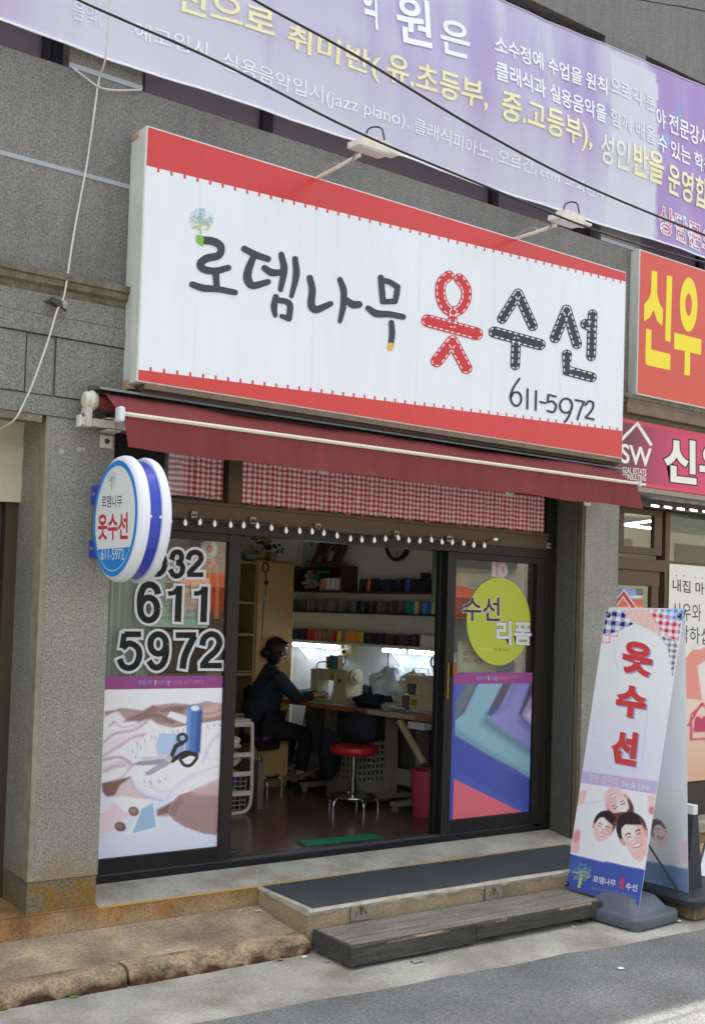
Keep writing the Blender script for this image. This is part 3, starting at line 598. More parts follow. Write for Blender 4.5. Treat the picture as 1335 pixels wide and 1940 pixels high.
# ================================================================== main sign
alu = M('sign_frame_white', (206, 208, 198), .45, var=.06, vs=5, streak=.12); alu2 = M('sign_cap_tan', (176, 156, 122), .6, var=.2, vs=20)
red_s = M('sign_red', (200, 56, 50), .25, spec=.5, var=.04, vs=1.2, streak=.04); wh_s = M('sign_white', (222, 226, 228), .22, spec=.5, var=.02, vs=.9, streak=.022); slate = M('sign_slate', (56, 60, 66), .3); blackish = M('sign_black', (42, 43, 48), .3)
SG = thing('shop_sign', (4.15, -.1, 2.9), 'wide white shop sign with red bands and dark brush lettering', 'sign')
SX0, SX1, SZ0, SZ1, SY = 2.300, 5.985, 2.918, 4.246, -.205
w = MB(); w.box(SX0, SX1, SY, -.11, SZ0, SZ1, alu); w.box(SX0 + .008, SX1 - .004, -.106, .0, SZ0 - .0, SZ1 - .02, alu); w.build('sign_case', SG, bevel=.006)
w = MB(); w.box(SX0 + .006, SX0 + .03, -.1065, -.012, SZ1 - .02, SZ1 + .014, alu2); w.box(SX0 + .004, SX0 + .04, -.104, -.01, SZ0 - .02, SZ0 + .03, alu2)
w.box(SX0 + .05, SX1, -.2, -.02, SZ0 - .028, SZ0 - .001, M('sign_rail_brown', (112, 96, 78), .6, var=.2, vs=9)); w.box(SX0 + .05, SX1, -.165, -.14, SZ0 - .045, SZ0 - .028, M('sign_rail_dark', (70, 60, 52), .6)); w.build('sign_rail', SG)
fc = MB(); PS = lambda x, y: aY(x, y, SY)
fy = SY - .0008
fc.quad((SX0 + .008, fy, SZ0 + .006), (SX1 - .006, fy, SZ0 + .006), (SX1 - .006, fy, SZ1 - .008), (SX0 + .008, fy, SZ1 - .008), wh_s)
a = Art(fc, PS, PLN, .0012)
bx0, bx1, bz0, bz1 = SX0 + .009, SX1 - .007, SZ0 + .007, SZ1 - .009
tl, tr = aY(276, 313, SY).z, aY(1185, 534, SY).z; b_l, b_r = aY(261, 700, SY).z, aY(1175, 816, SY).z
def wpoly(pts, m): u = a.up(); fc.poly([Vector(p) + u for p in pts], m)
wpoly([(bx0, SY, bz1), (bx1, SY, bz1), (bx1, SY, tr), (bx0, SY, tl)], red_s); wpoly([(bx0, SY, b_l), (bx1, SY, b_r), (bx1, SY, bz0), (bx0, SY, bz0)], red_s)
for k in range(48):
    x = bx0 + .06 + k * .0755; f = (x - bx0) / (bx1 - bx0)
    for z, s in ((tl + (tr - tl) * f, -1), (b_l + (b_r - b_l) * f, 1)): wpoly([(x, SY, z), (x + .013, SY, z), (x + .013, SY, z + s * .021), (x, SY, z + s * .021)], red_s)
for x in (2.62, 3.36, 4.12, 4.73, 5.35):
    f = (x - bx0) / (bx1 - bx0); za, zb = b_l + (b_r - b_l) * f + .025, tl + (tr - tl) * f - .025; wpoly([(x, SY, za), (x + .0016, SY, za), (x + .0016, SY, zb), (x, SY, zb)], M('sheet_joint', (208, 213, 216), .4))
Za = zc(340, 380, .34457); Zb_ = zc(650, 420, .44944)
strokes = [([(112, 217), (185, 226), (226, 255), (214, 302), (150, 318), (114, 348), (132, 378), (195, 388), (268, 370)], [44, 46, 44, 42, 44, 44, 42, 40, 34]), ([(198, 395), (204, 478)], [40, 36]), ([(70, 462), (130, 482), (210, 488), (304, 506)], [36, 42, 36, 34]),
 ([(355, 266), (420, 300), (485, 322)], [36, 40, 36]), ([(405, 310), (375, 390), (376, 440), (405, 468), (485, 448)], [36, 46, 50, 42, 34]), ([(466, 372), (505, 396), (556, 396)], [36, 42, 36]), ([(558, 298), (573, 380), (554, 490)], [34, 42, 30]), ([(634, 322), (640, 410), (614, 526)], [34, 40, 26]),
 ([(528, 530), (518, 585), (525, 632)], [34, 38, 26]), ([(535, 548), (585, 556), (606, 580), (600, 645)], [34, 34, 36, 36]), ([(560, 636), (600, 650)], [26, 34]),
 ([(714, 426), (728, 490), (722, 570), (745, 600), (785, 588), (828, 568)], [36, 40, 44, 44, 38, 32]), ([(880, 436), (900, 495), (898, 580), (880, 664)], [32, 38, 36, 26]), ([(910, 544), (950, 572), (984, 572)], [34, 44, 40]),
 ([(1104, 424), (1110, 490), (1116, 556)], [34, 36, 34]), ([(1112, 440), (1150, 448), (1196, 476)], [34, 32, 34]), ([(1196, 476), (1190, 520), (1182, 556)], [34, 34, 32]), ([(1114, 556), (1150, 556), (1183, 554)], [32, 32, 32]), ([(1034, 592), (1080, 622), (1150, 626), (1226, 640)], [32, 42, 36, 34]), ([(1162, 672), (1166, 730), (1158, 800)], [32, 36, 32])]
for halo, m in ((5, M('letter_halo', (230, 229, 224), .3)), (0, slate)):
    for p, wv in strokes: a.ribbon(Za(p), [(q + halo) * .3446 for q in wv], m)
a.ribbon(Za([(104, 216), (130, 218)]), [42 * .3446, 48 * .3446], M('sign_green', (122, 180, 62), .3), False); a.poly(Za([(131, 194), (131, 251), (112, 246), (94, 226), (88, 202), (95, 188), (112, 192)]), MATS['sign_green'])
a.ribbon(Za([(1158, 796), (1155, 812)]), 31 * .3446, M('sign_yellow', (222, 172, 70), .3))
Tt, Tg = M('sign_tree_teal', (142, 182, 196), .5), M('sign_tree_lime', (186, 196, 130), .5); c = Za([(116, 125)])[0]; tree(a, c[0] + .5, c[1] - 2, 23, Tt, Tg, 5, 1.2)
sred = M('sign_letter_red', (196, 44, 50), .3); stitch = M('stitch_white', (226, 226, 224), .3)
sew = [([(443, 228), (412, 260), (410, 320), (432, 365), (462, 382)], 44, sred), ([(486, 240), (514, 280), (514, 330), (492, 368), (462, 382)], 44, sred), ([(460, 380), (459, 435)], 38, sred), ([(354, 418), (560, 473)], 54, sred), ([(458, 505), (392, 588)], 52, sred), ([(458, 505), (517, 618)], 50, sred),
 ([(734, 303), (667, 410)], 42, blackish), ([(734, 303), (796, 440)], 42, blackish), ([(634, 466), (826, 518)], 48, blackish), ([(726, 500), (722, 606)], 40, blackish), ([(938, 372), (890, 490)], 44, blackish), ([(938, 372), (982, 516)], 42, blackish), ([(1018, 432), (1046, 440)], 44, blackish), ([(1048, 390), (1042, 568)], 40, blackish), ([(940, 560), (940, 628), (1044, 656)], 42, blackish)]
K = .44944
for p, wv, m in sew: a.ribbon(Zb_(p), wv * K, m, curve=len(p) > 3)
a.st = 2e-6
for p, wv, m in sew:                                       # white running stitch inside both edges
    P = np.array(spline(p) if len(p) > 3 else p, float); seg = np.linalg.norm(np.diff(P, axis=0), axis=1); S_ = np.r_[0, np.cumsum(seg)]
    for sgn in (-1, 1):
        t = 6.0
        while t + 12 < S_[-1] - 2:
            q = [np.array([np.interp(v, S_, P[:, 0]), np.interp(v, S_, P[:, 1])]) for v in (t, t + 15)]; d = q[1] - q[0]; d /= np.linalg.norm(d) + 1e-9; n_ = np.array([-d[1], d[0]]) * sgn * (wv / 2 - 7)
            a.ribbon(Zb_([q[0] + n_, q[1] + n_]), 4.6 * K, stitch, False); t += 25
    for e, d in ((P[0], P[0] - P[1]), (P[-1], P[-1] - P[-2])):
        if len(p) > 3 and e is P[-1]: continue
        d = d / np.linalg.norm(d); r_ = wv / 2 - 7; a0 = math.atan2(d[1], d[0])
        for b in (-1.1, .25): a.ribbon(Zb_([e + r_ * np.array([math.cos(a0 + b + f), math.sin(a0 + b + f)]) for f in (0, .4, .8)]), 4.2 * K, stitch, False)
a.st = 1e-5
ph = [([(740, 662), (715, 700), (702, 738), (712, 768), (732, 776), (748, 752), (738, 722), (715, 722), (705, 740)], 1), ([(774, 706), (773, 788)], 0), ([(810, 714), (808, 794)], 0), ([(827, 760), (848, 765)], 0), ([(892, 738), (862, 730)], 0), ([(862, 730), (858, 762)], 0), ([(858, 762), (878, 758), (894, 776), (884, 802), (858, 798)], 1), (ring(936, 776, 26, 30, 14), 1), ([(961, 778), (950, 815), (934, 842)], 1), ([(976, 752), (1012, 760)], 0), ([(1012, 760), (996, 796), (984, 834)], 1), ([(1018, 774), (1032, 757), (1050, 766), (1046, 792), (1020, 824)], 1), ([(1018, 826), (1052, 834)], 0)]
for p, cvd in ph: a.ribbon(Zb_(p), 8.6 * K, blackish, curve=bool(cvd))
fc.build('sign_face', SG)
# ================================================================== neighbour's signs
yel = M('sign_letter_yellow', (238, 216, 40), .35); red2 = M('neighbour_red', (206, 84, 66), .35, var=.05, vs=.8); Zn = zc(1135, 480, .2475)
N1 = thing('neighbour_sign', (8, -.08, 3.43), 'orange red box sign with tall yellow letters on the right', 'sign')
w = MB(); w.box(6.262, 10.4, -.085, 0, 3.434, 4.505, alu); w.build('sign_case', N1, bevel=.005)
w = MB(); w.box(6.2, 10.4, -.06, -.03, 3.36, 3.43, MATS['sign_rail_brown']); w.box(6.15, 10.4, -.10, -.03, 3.29, 3.355, MATS['sign_rail_brown']); w.build('sign_rail', N1)
f2 = MB(); f2.quad((6.272, -.0858, 3.444), (10.39, -.0858, 3.444), (10.39, -.0858, 4.495), (6.272, -.0858, 4.495), red2)
a = Art(f2, lambda x, y: aY(x, y, -.086), PLN, .0008)
for p in ([(398, 130), (440, 142), (438, 300), (455, 380), (484, 430), (480, 556), (440, 520), (411, 430), (385, 490), (338, 520), (340, 388), (375, 350), (392, 300)], [(513, 168), (555, 178), (541, 677), (500, 668)], [(354, 575), (396, 587), (393, 735), (541, 772), (538, 895), (360, 855), (348, 835)], [(570, 605), (777, 660), (774, 778), (692, 758), (689, 937), (647, 930), (651, 748), (569, 730)]): a.poly(Zn(p), yel)
c = Zn([(680, 393)])[0]; a.disc(c, 67 * .2475, 208 * .2475, yel); a.disc(c, 25 * .2475, 86 * .2475, red2)
a.text('부동산', (1333, 690), (1450, 730), (1333, 590), M('sign_letter_violet', (132, 96, 190), .4), .03)
f2.build('sign_face', N1)
mag = print_mat('magenta_print', .35, .5)
N2 = thing('estate_sign', (8, -.05, 2.78), 'magenta sign with white roof emblem and outlined white letters', 'sign')
w = MB(); w.box(6.10, 10.4, -.05, 0, 2.775, 3.25, M('estate_sign_edge', (214, 70, 92), .4)); w.box(6.10, 10.4, -.045, 0, 2.735, 2.772, M('estate_trim', (150, 136, 122), .6)); w.build('sign_case', N2)
f2 = MB(); z0, z1 = 2.80, 3.222
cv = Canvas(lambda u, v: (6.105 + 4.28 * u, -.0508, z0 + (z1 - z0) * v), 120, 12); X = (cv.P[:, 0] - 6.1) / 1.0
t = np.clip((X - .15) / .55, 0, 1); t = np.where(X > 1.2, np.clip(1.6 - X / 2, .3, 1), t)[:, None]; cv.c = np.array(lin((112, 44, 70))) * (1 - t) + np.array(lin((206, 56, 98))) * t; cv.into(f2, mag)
a = Art(f2, lambda x, y: aY(x, y, -.051), PLN, .0008); wl = M('sign_letter_white', (232, 228, 214), .4); ol = M('sign_letter_outline', (56, 36, 44), .4)
a.ribbon(Zn([(165, 1428), (288, 1302), (396, 1470)]), 24 * .2475, wl, False, False)
a.text('SW', Zn([(160, 1602)])[0], Zn([(398, 1640)])[0], Zn([(160, 1452)])[0], wl, .02); a.text('REAL ESTATE', Zn([(176, 1680)])[0], Zn([(357, 1697)])[0], Zn([(176, 1634)])[0], wl, .012); a.text('CONSULTING', Zn([(174, 1730)])[0], Zn([(355, 1744)])[0], Zn([(174, 1684)])[0], wl, .012); a.poly(Zn([(290, 1757), (354, 1762), (354, 1778), (290, 1772)]), wl)
a.text('신우부동산', Zn([(492, 1750)])[0], Zn([(1700, 1890)])[0], Zn([(492, 1400)])[0], wl, .035, ol, .065)
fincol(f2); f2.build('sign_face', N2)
# ================================================================== awning
aw = M('awning_canvas', (121, 58, 58), .8, spec=.15, var=.1, vs=3, streak=.1, bump=.08, bs=300); awd = M('awning_canvas_hem', (112, 42, 48), .75); cre = M('cream_metal', (208, 202, 186), .4, spec=.5, var=.05, vs=12); wpl = M('white_plastic', (214, 216, 214), .35)
AW = thing('awning', (4.1, -.2, 2.7), 'maroon retractable awning pulled in under the shop sign', 'awning')
AX0, AX1 = 2.165, 5.965
w = MB()
prof = [(-.055, 2.800), (-.095, 2.845), (-.15, 2.842), (-.22, 2.80), (-.30, 2.745), (-.352, 2.716)]
nx = 60; vs = []
for i in range(nx + 1):
    for j, (y, z) in enumerate(prof):
        x = AX0 - .02 * (1 - j / 5) + (AX1 - AX0 + .02 * (1 - j / 5) - .10 * (1 - j / 5)) * i / nx
        vs.append((x, y, z + (.007 * math.sin(i * .27 + .5 * math.sin(i * .1)) + .004 * math.sin(i * .7 + j) - .016 * math.sin(math.pi * i / nx) if 2 <= j <= 4 else 0) + .015 * i / nx))
k = len(prof); w.add(vs, [(i * k + j, i * k + j + 1, (i + 1) * k + j + 1, (i + 1) * k + j) for i in range(nx) for j in range(k - 1)], aw)
w.build('canopy', AW, smooth=60)
w = MB(); vs = []
for i in range(nx + 1):
    f = i / nx; x = AX0 + .005 + (AX1 - AX0 - .01) * f
    for j in range(6):
        q = j / 5; vs.append((x + (.03 + .025 * f) * q * (1 if f > .5 else .75), -.362 - .012 * q - .014 * q * math.sin(x * 4.3 + .6 * math.sin(x * 1.7)) - .005 * q * math.sin(x * 15 + 2 * q), 2.705 + .015 * f - .158 * q + .005 * q * math.sin(x * 7 + math.sin(x * 2.3))))
w.add(vs, [(i * 6 + j, i * 6 + j + 1, (i + 1) * 6 + j + 1, (i + 1) * 6 + j) for i in range(nx) for j in range(5)], aw); w.build('valance', AW, smooth=60)
w = MB()
w.prism([(AX0, -.345, 2.702), (AX0, -.372, 2.704), (AX0, -.377, 2.714), (AX0, -.370, 2.724), (AX0, -.345, 2.726)], (AX1 - AX0, 0, .015), cre)
w.build('front_bar', AW)
for x, z in ((AX0 - .012, 2.712), (AX1 + .004, 2.728)):
    w = MB(); w.box(x - .02, x + .014, -.395, -.335, z - .042, z + .034, wpl) if x < 4 else w.box(x - .004, x + .008, -.388, -.34, z - .02, z + .02, wpl); w.build('bar_end_cap', AW, bevel=.012 if x < 4 else .003)
w = MB(); w.tube([(2.12, -.085, 2.805), (5.90, -.085, 2.82)], .038, aw, 14); w.build('roller_tube', AW, smooth=40)
for s, xb in ((1, 2.10), (-1, 5.93)):
    w = MB(); w.lathe([(.0, -.03), (.036, -.03), (.045, -.02), (.045, .0), (.052, .004), (.052, .02), (.044, .026), (.044, .036), (0, .036)], (xb, -.085, 2.81), cre, 20, 'X')
    w.prism([(xb - .022, -.11, 2.80), (xb - .022, -.06, 2.79), (xb - .022, -.05, 2.735), (xb - .022, -.05, 2.675), (xb - .022, -.10, 2.675), (xb - .022, -.11, 2.74)], (.03, 0, 0), cre); w.ball((xb - .024, -.08, 2.735), .01, M('bolt_grey', (110, 108, 104), .4, metal=.6)); w.build('bracket', AW, bevel=.003, smooth=40)
w = MB(); w.box(2.06, 5.95, -.092, -.052, 2.682, 2.722, cre); w.box(2.05, 2.062, -.096, -.048, 2.672, 2.732, wpl); w.build('square_bar', AW, bevel=.003)
for x in (2.235, 3.6, 5.1, 5.86):
    w = MB(); w.box(x - .035, x + .035, -.008, -.001, 2.59, 2.655, cre); w.box(x - .035, x + .035, -.008, -.001, 2.728, 2.785, cre); w.box(x - .04, x + .04, -.1, -.008, 2.668, 2.675, cre); w.box(x - .04, x + .04, -.1, -.008, 2.728, 2.735, cre)
    w.lathe([(.014, -.006), (.014, .0), (0, .0)], (x, -.012, 2.625), M('hole_dark', (60, 56, 52), .6), 12, 'Y'); w.lathe([(.014, -.006), (.014, 0), (0, 0)], (x, -.012, 2.757), MATS['hole_dark'], 12, 'Y'); w.box(x - .004, x + .004, -.1, -.094, 2.67, 2.735, cre); w.build('wall_bracket', AW, bevel=.002)
# metal rain flashing above the awning
fl = M('flashing_metal', (118, 120, 118), .4, metal=.55, var=.12, vs=6); w = MB()
w.add([(2.12, -.0, 2.905), (6.08, 0, 2.89), (6.08, -.17, 2.862), (2.12, -.17, 2.872), (2.12, -.175, 2.858), (6.08, -.175, 2.85), (6.08, -.02, 2.868), (2.12, -.02, 2.875)], [(0, 1, 2, 3), (3, 2, 5, 4), (4, 5, 6, 7), (0, 3, 4, 7), (1, 6, 5, 2)], fl)
tag(w.build('rain_flashing'), 'thin grey metal rain flashing between the shop sign and the awning', 'flashing')
# ================================================================== round projecting sign
bl = M('panel_blue', (18, 130, 208), .3); wl2 = M('panel_white', (226, 228, 226), .3); deep = M('band_blue', (46, 62, 172), .3, coat=.3); mould = M('moulded_white', (224, 226, 232), .35)
# the disc hangs in front of the left pillar
RS = thing('projecting_sign', (2.21, -.37, 1.88), 'round blue and white double sided sign sticking out from the left pillar', 'sign')
cy, cz, ry, rz = -.368, 2.197, .281, .304; XF = 2.143
def drum(x0, s): return [(.93, 0), (1.0, s * .012), (1.02, s * .028), (1.02, s * .045), (1.0, s * .056), (.9, s * .06)]
for nm, x0, s in (('front_shell', XF, 1), ('back_shell', XF + .176, -1)):
    w = MB(); pr = [(r, h) for r, h in drum(0, s)]
    w.lathe([(r, h) for r, h in pr], (x0, cy, cz), mould, 64, 'X', ry, rz); w.build(nm, RS, smooth=45)
w = MB(); w.lathe([(.9, .05), (.955, .056), (.955, .12), (.9, .126)], (XF, cy, cz), deep, 64, 'X', ry, rz); w.build('blue_band', RS, smooth=45)
f3 = MB(); a = Art(f3, lambda x, y: aX(x, y, XF - .001), (-1, 0, 0), .0012)
def wel(r, m, zcut=None):
    u = a.up(); P = []
    for k in range(72):
        w_ = 2 * math.pi * k / 72; y, z = cy + ry * r * math.cos(w_), cz + rz * r * math.sin(w_)
        if zcut is not None and z > zcut: continue
        P.append(Vector((XF - .001, y, z)) + u)
    f3.poly(P, m)
Zo = zc(160, 850, .13921)
wel(.93, bl); wel(.845, M('panel_line', (190, 222, 236), .3)); wel(.832, wl2); wel(.832, bl, aX(210, 1034, XF).z)
tree(a, Zo([(376, 432)])[0][0], Zo([(376, 432)])[0][1] + 1, 17.0, M('oval_tree', (150, 164, 190), .5), M('oval_tree_trunk', (150, 160, 170), .5), 4, 1., .52)
a.text('로뎀나무', Zo([(240, 800)])[0], Zo([(518, 800)])[0], Zo([(240, 640)])[0], blackish, .012)
a.text('옷수선', Zo([(188, 1245)])[0], Zo([(597, 1240)])[0], Zo([(188, 890)])[0], sred, .03)
a.text('611-5972', Zo([(234, 1510)])[0], Zo([(543, 1512)])[0], Zo([(234, 1362)])[0], wl2, .0)
f3.build('sign_face', RS)
for z in (2.06, 2.34): w = MB(); w.box(2.165, 2.24, -.1, -.0, z - .045, z + .045, deep); w.ball((2.165, -.04, z), .01, cl); w.build('mounting_bracket', RS)
w = MB(); w.tube([(2.32, .16, 2.47), (2.31, .05, 2.49), (2.27, -.10, 2.48), (2.23, -.22, 2.44), (2.215, -.26, 2.42)], .011, M('conduit_grey', (108, 108, 104), .5), 8); w.build('conduit', RS, smooth=60)
for x in (XF + .062, XF + .114):
    w = MB(); w.ball((x, cy - ry * .96, cz), .008, wpl); w.build('screw', RS)
# ================================================================== big banner
bp_ = print_mat('banner_cloth', .36, .45, transl=.25)
BN = thing('cloth_banner', (4.3, -.05, 4.6), 'huge lilac cloth banner for a music school across the upper windows', 'banner')
bz = M('banner_rope', (200, 200, 205), .6)
nb = MB(); bxa, bxb = .9, 8.2
def bfn(u, v):
    x = bxa + (bxb - bxa) * u; z0 = 4.612 + .007 * math.sin(x * 2.1) + .006 * math.sin(x * .9 + 1) - .018 * max(0, 1.8 - x); z1 = 5.905 + .04 * math.sin(x * 1.1 - .3)
    y = -.06 - .03 * math.sin(math.pi * v) * (1 + .5 * math.sin(x * 1.7)) - .011 * math.sin(x * 5 + 3 * v) * (1 - v * .5) - .003 * math.sin(x * 17 + v * 9) - .012 * math.exp(-((v - .42 + .05 * math.sin(x)) / .09) ** 2)
    return (x, y, z0 + (z1 - z0) * v)
cv = Canvas(bfn, 330, 60); q = cv.q; X, Z = cv.P[:, 0], cv.P[:, 2]
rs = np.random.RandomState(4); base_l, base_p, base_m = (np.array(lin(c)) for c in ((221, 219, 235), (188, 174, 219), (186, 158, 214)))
def nz(x, f, s): xs_ = np.arange(0, 40) ; r_ = np.random.RandomState(s).rand(400); t = x * f; i = np.floor(t).astype(int) % 399; fr = t - np.floor(t); fr = fr * fr * (3 - 2 * fr); return r_[i] * (1 - fr) + r_[i + 1] * fr
t = .42 * nz(X, 2.3, 1) + .34 * nz(X + .1 * Z, 7, 2) + .18 * nz(X, 22, 3); vv = (Z - 4.6) / 1.3
amt = np.clip((t - .34) * 2.4, 0, 1) * np.clip(.25 + 1.1 * vv, 0, 1); amt = np.clip(amt + .35 * np.exp(-((vv - .62) / .3) ** 2), 0, 1)
white_gap = ((X > 5.93) & (X < 6.42 + .05 * nz(Z, 14, 9)) & (Z < 5.86)).astype(float); left_gap = np.clip((X - 1.96) / .05, 0, 1) * np.clip((3.0 - X) / .8, 0, 1)  # white gap artwork also carries the wall's pale show-through as printed colour
right = np.clip((X - (6.40 + .06 * nz(Z, 12, 5))) / .03, 0, 1)
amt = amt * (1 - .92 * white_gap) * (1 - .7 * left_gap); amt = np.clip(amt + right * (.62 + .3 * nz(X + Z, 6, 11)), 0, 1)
left_p = np.clip((1.8 - X) / .3, 0, 1) * np.clip((4.95 - Z) / .2, 0, 1); amt = np.clip(amt + .7 * left_p, 0, 1)
mixc = base_p[None] * (1 - np.clip(right + left_p, 0, 1)[:, None]) + base_m[None] * np.clip(right + left_p, 0, 1)[:, None]
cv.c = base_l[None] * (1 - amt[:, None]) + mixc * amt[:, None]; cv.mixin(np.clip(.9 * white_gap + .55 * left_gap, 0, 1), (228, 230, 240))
hem = np.clip(1 - np.abs(vv - .005) / .012, 0, 1); cv.mixin(hem * .9, (226, 228, 240))
for p, w_ in (([(1290, 420), (1292, 440)], 24), ([(1150, 200), (1149, 215)], 10), ([(1257, 262), (1258, 270)], 20)): cv.stroke(p, w_, (158, 190, 230), 3, .8, False)
cv.poly([(1284, 195), (1290, 222), (1276, 245), (1278, 215)], (150, 184, 228), 3, .8); cv.ell((1310, 482), 15, 16, (158, 186, 230), soft=2, op=.85)
for k in range(4): cv.stroke([(1001 + 3 * k, 110), (1003 + 3 * k, 80), (1012 + 2 * k, 40)], 1.3, (170, 184, 228), 2, .6)
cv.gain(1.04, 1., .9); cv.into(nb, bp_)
tx = MB(); BY = -.085
a = Art(tx, lambda x, y: aY(x, y, BY), PLN, .0); wv_ = M('banner_white', (240, 240, 244), .45); yv_ = M('banner_yellow', (236, 234, 184), .45); fv_ = M('banner_faint', (222, 224, 234), .45); fy_ = M('banner_faint_yellow', (228, 228, 218), .45); rv_ = M('banner_rose', (198, 104, 128), .45)
def bt(s, bl_, br_, tl_, m, b=.02, **k): a.text(s, bl_, br_, tl_, m, b, **k)
bt('악', (683, 52), (716, 62), (683, -40), wv_); bt('원', (748, 80), (815, 95), (748, -15), wv_); bt('은', (832, 100), (886, 116), (832, 32), wv_)
bt('전으로', (330, 18), (522, 72), (330, -38), yv_); bt('취미반(', (545, 95), (716, 158), (545, 42), yv_); bt('유.초등부,', (727, 158), (918, 214), (727, 102), yv_); bt('중.고등부),', (943, 236), (1120, 292), (943, 174), yv_); bt('성인', (1135, 306), (1190, 326), (1135, 248), fy_); bt('반을', (1196, 330), (1254, 352), (1196, 268), yv_); bt('운영합', (1262, 365), (1340, 398), (1262, 306), yv_)
bt('소수정예 수업을 원칙', (933, 101), (1150, 180), (933, 66), wv_); bt('으로 각 분', (1156, 176), (1240, 214), (1156, 142), fv_); bt('야 전문강사', (1243, 238), (1345, 284), (1243, 200), wv_); bt('클래식과 실용음악을', (933, 153), (1148, 234), (933, 116), wv_); bt('함께 배울', (1156, 236), (1240, 276), (1156, 202), fv_); bt('수 있는 학원', (1245, 285), (1350, 334), (1245, 250), wv_)
bt('음악,', (140, 34), (196, 50), (140, -4), fv_, 0); bt('예고입시,', (258, 71), (405, 116), (258, 36), wv_, 0); bt('실용음악입시(jazz piano),', (423, 135), (772, 250), (423, 96), wv_, 0); bt('클래식피아노, 오르간,', (783, 252), (1013, 334), (783, 222), wv_, 0); bt('ccm 교회반주, jazz 등.', (1020, 338), (1228, 408), (1020, 312), wv_, 0)
bt('상담문의', (1248, 437), (1355, 487), (1248, 386), rv_, .012, halo=wv_, hb=.045)
q_ = list(zip(tx.f, tx.m)); tx.f, tx.m = [], []
q_ = [((f[0], f[i], f[i + 1]), m) for f, m in q_ for i in range(1, len(f) - 1)]
mid = {}
while q_:                                                # split the glyph faces so they can follow the folds
    (a_, b_, c_), m = q_.pop(); P_ = [Vector(tx.v[i]) for i in (a_, b_, c_)]; e_ = [(P_[1] - P_[0]).length, (P_[2] - P_[1]).length, (P_[0] - P_[2]).length]
    if max(e_) < .035: tx.f.append((a_, b_, c_)); tx.m.append(m); continue
    k_ = e_.index(max(e_)); u_, v_, w_ = ((a_, b_, c_), (b_, c_, a_), (c_, a_, b_))[k_]; key = (min(u_, v_), max(u_, v_))
    if key not in mid: mid[key] = len(tx.v); tx.v.append(tuple((Vector(tx.v[u_]) + Vector(tx.v[v_])) / 2))
    q_ += [((u_, mid[key], w_), m), ((mid[key], v_, w_), m)]
for i, (x, y, z) in enumerate(tx.v):                     # the ink lies on the rippled cloth
    u = (x - bxa) / (bxb - bxa); z0, z1 = bfn(u, 0)[2], bfn(u, 1)[2]; tx.v[i] = (x, bfn(u, (z - z0) / (z1 - z0))[1] + (y - BY) - .0055, z)
k_ = len(nb.v); nb.v += tx.v
for f, mi_ in zip(tx.f, tx.m): nb.f.append(tuple(k_ + q for q in f)); nb.m.append(nb.mi(tx.mats[mi_]))
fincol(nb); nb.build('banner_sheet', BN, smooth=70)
w = MB(); w.tube([(bxa + (bxb - bxa) * k / 80, bfn(k / 80, 0)[1], bfn(k / 80, 0)[2] - .004) for k in range(81)], .006, wv_, 6); w.tube([(bxa + (bxb - bxa) * k / 80, bfn(k / 80, 1)[1], bfn(k / 80, 1)[2] + .004) for k in range(81)], .007, M('banner_hem', (176, 170, 186), .6), 6); w.build('hem_rope', BN, smooth=60)
# ================================================================== floodlights, wires, cords
fwh = M('lamp_white', (220, 214, 200), .45, var=.08, vs=30); rub = M('black_cable', (30, 32, 36), .5); gcab = M('grey_cable', (150, 152, 150), .5)
for (px_, py_), cx, cyy, cz_, lab in (((605, 338), 3.367, -.69, 4.235, 'white sign floodlight on an arm above the dark brush lettering'), ((975, 455), 4.921, -.64, 4.225, 'white sign floodlight on an arm above the stitched lettering')):
    b = aZ(px_, py_, 4.247); F = thing('sign_floodlight', (b.x, -.3, 4.24), lab, 'floodlight', 'floodlights on the shop sign')
    w = MB(); w.tube([(cx, -.11, 4.25), (cx, cyy + .09, cz_ + .012)], .011, fwh, 10); w.box(cx - .02, cx + .02, -.13, -.09, 4.246, 4.262, fwh); w.build('arm', F, smooth=40)
    w = MB(); w.obox((cx, cyy, cz_ + .018), (.105, 0, 0), (0, .06, .008), (0, -.002, .016), fwh); w.obox((cx + .02, cyy - .01, cz_ + .042), (.085, 0, 0), (0, .045, .005), (0, -.001, .012), fwh)
    for k in range(9): w.obox((cx - .06 + .02 * k, cyy - .01, cz_ + .058), (.003, 0, 0), (0, .045, .004), (0, 0, .008), fwh)
    w.obox((cx + .12, cyy - .03, cz_ + .01), (.03, 0, 0), (0, .04, .004), (0, 0, .008), fwh); w.build('housing', F, bevel=.003)
    w = MB(); w.obox((cx, cyy - .004, cz_ - .002), (.092, 0, 0), (0, .048, .006), (0, 0, .004), M('lamp_lens', (196, 198, 196), .15)); w.build('lens', F)
    w = MB(); w.tube(spline([(cx - .01, cyy + .03, cz_ + .05), (cx - .012, cyy, cz_ + .12), (cx + .05, cyy - .03, cz_ + .13), (cx + .07, cyy - .04, cz_ + .05)]), .0045, rub, 6); w.build('loop_cable', F, smooth=60)
    w = MB(); w.tube(spline([(cx - .02, cyy + .1, cz_ + .02), (cx + .0, cyy + .2, cz_ - .01), (cx + .03, -.3, 4.3), (cx + .03, -.08, 4.26)]), .005, gcab, 6); w.build('feed_cable', F, smooth=60)
def wire(pts, r, m, label, cat='cable', name='overhead_cable'):
    w = MB(); w.tube(spline([aY(*p) for p in pts], 10), r, m, 6); return tag(w.build(name, smooth=60), label, cat)
wire([(60, -55, -1.1), (150, 0, -1.1), (420, 120, -1.1), (668, 246, -1.1), (900, 345, -1.1), (1118, 433, -1.1), (1240, 472, -1.1), (1420, 520, -1.1)], .006, rub, 'black overhead cable just above the two sign floodlights')
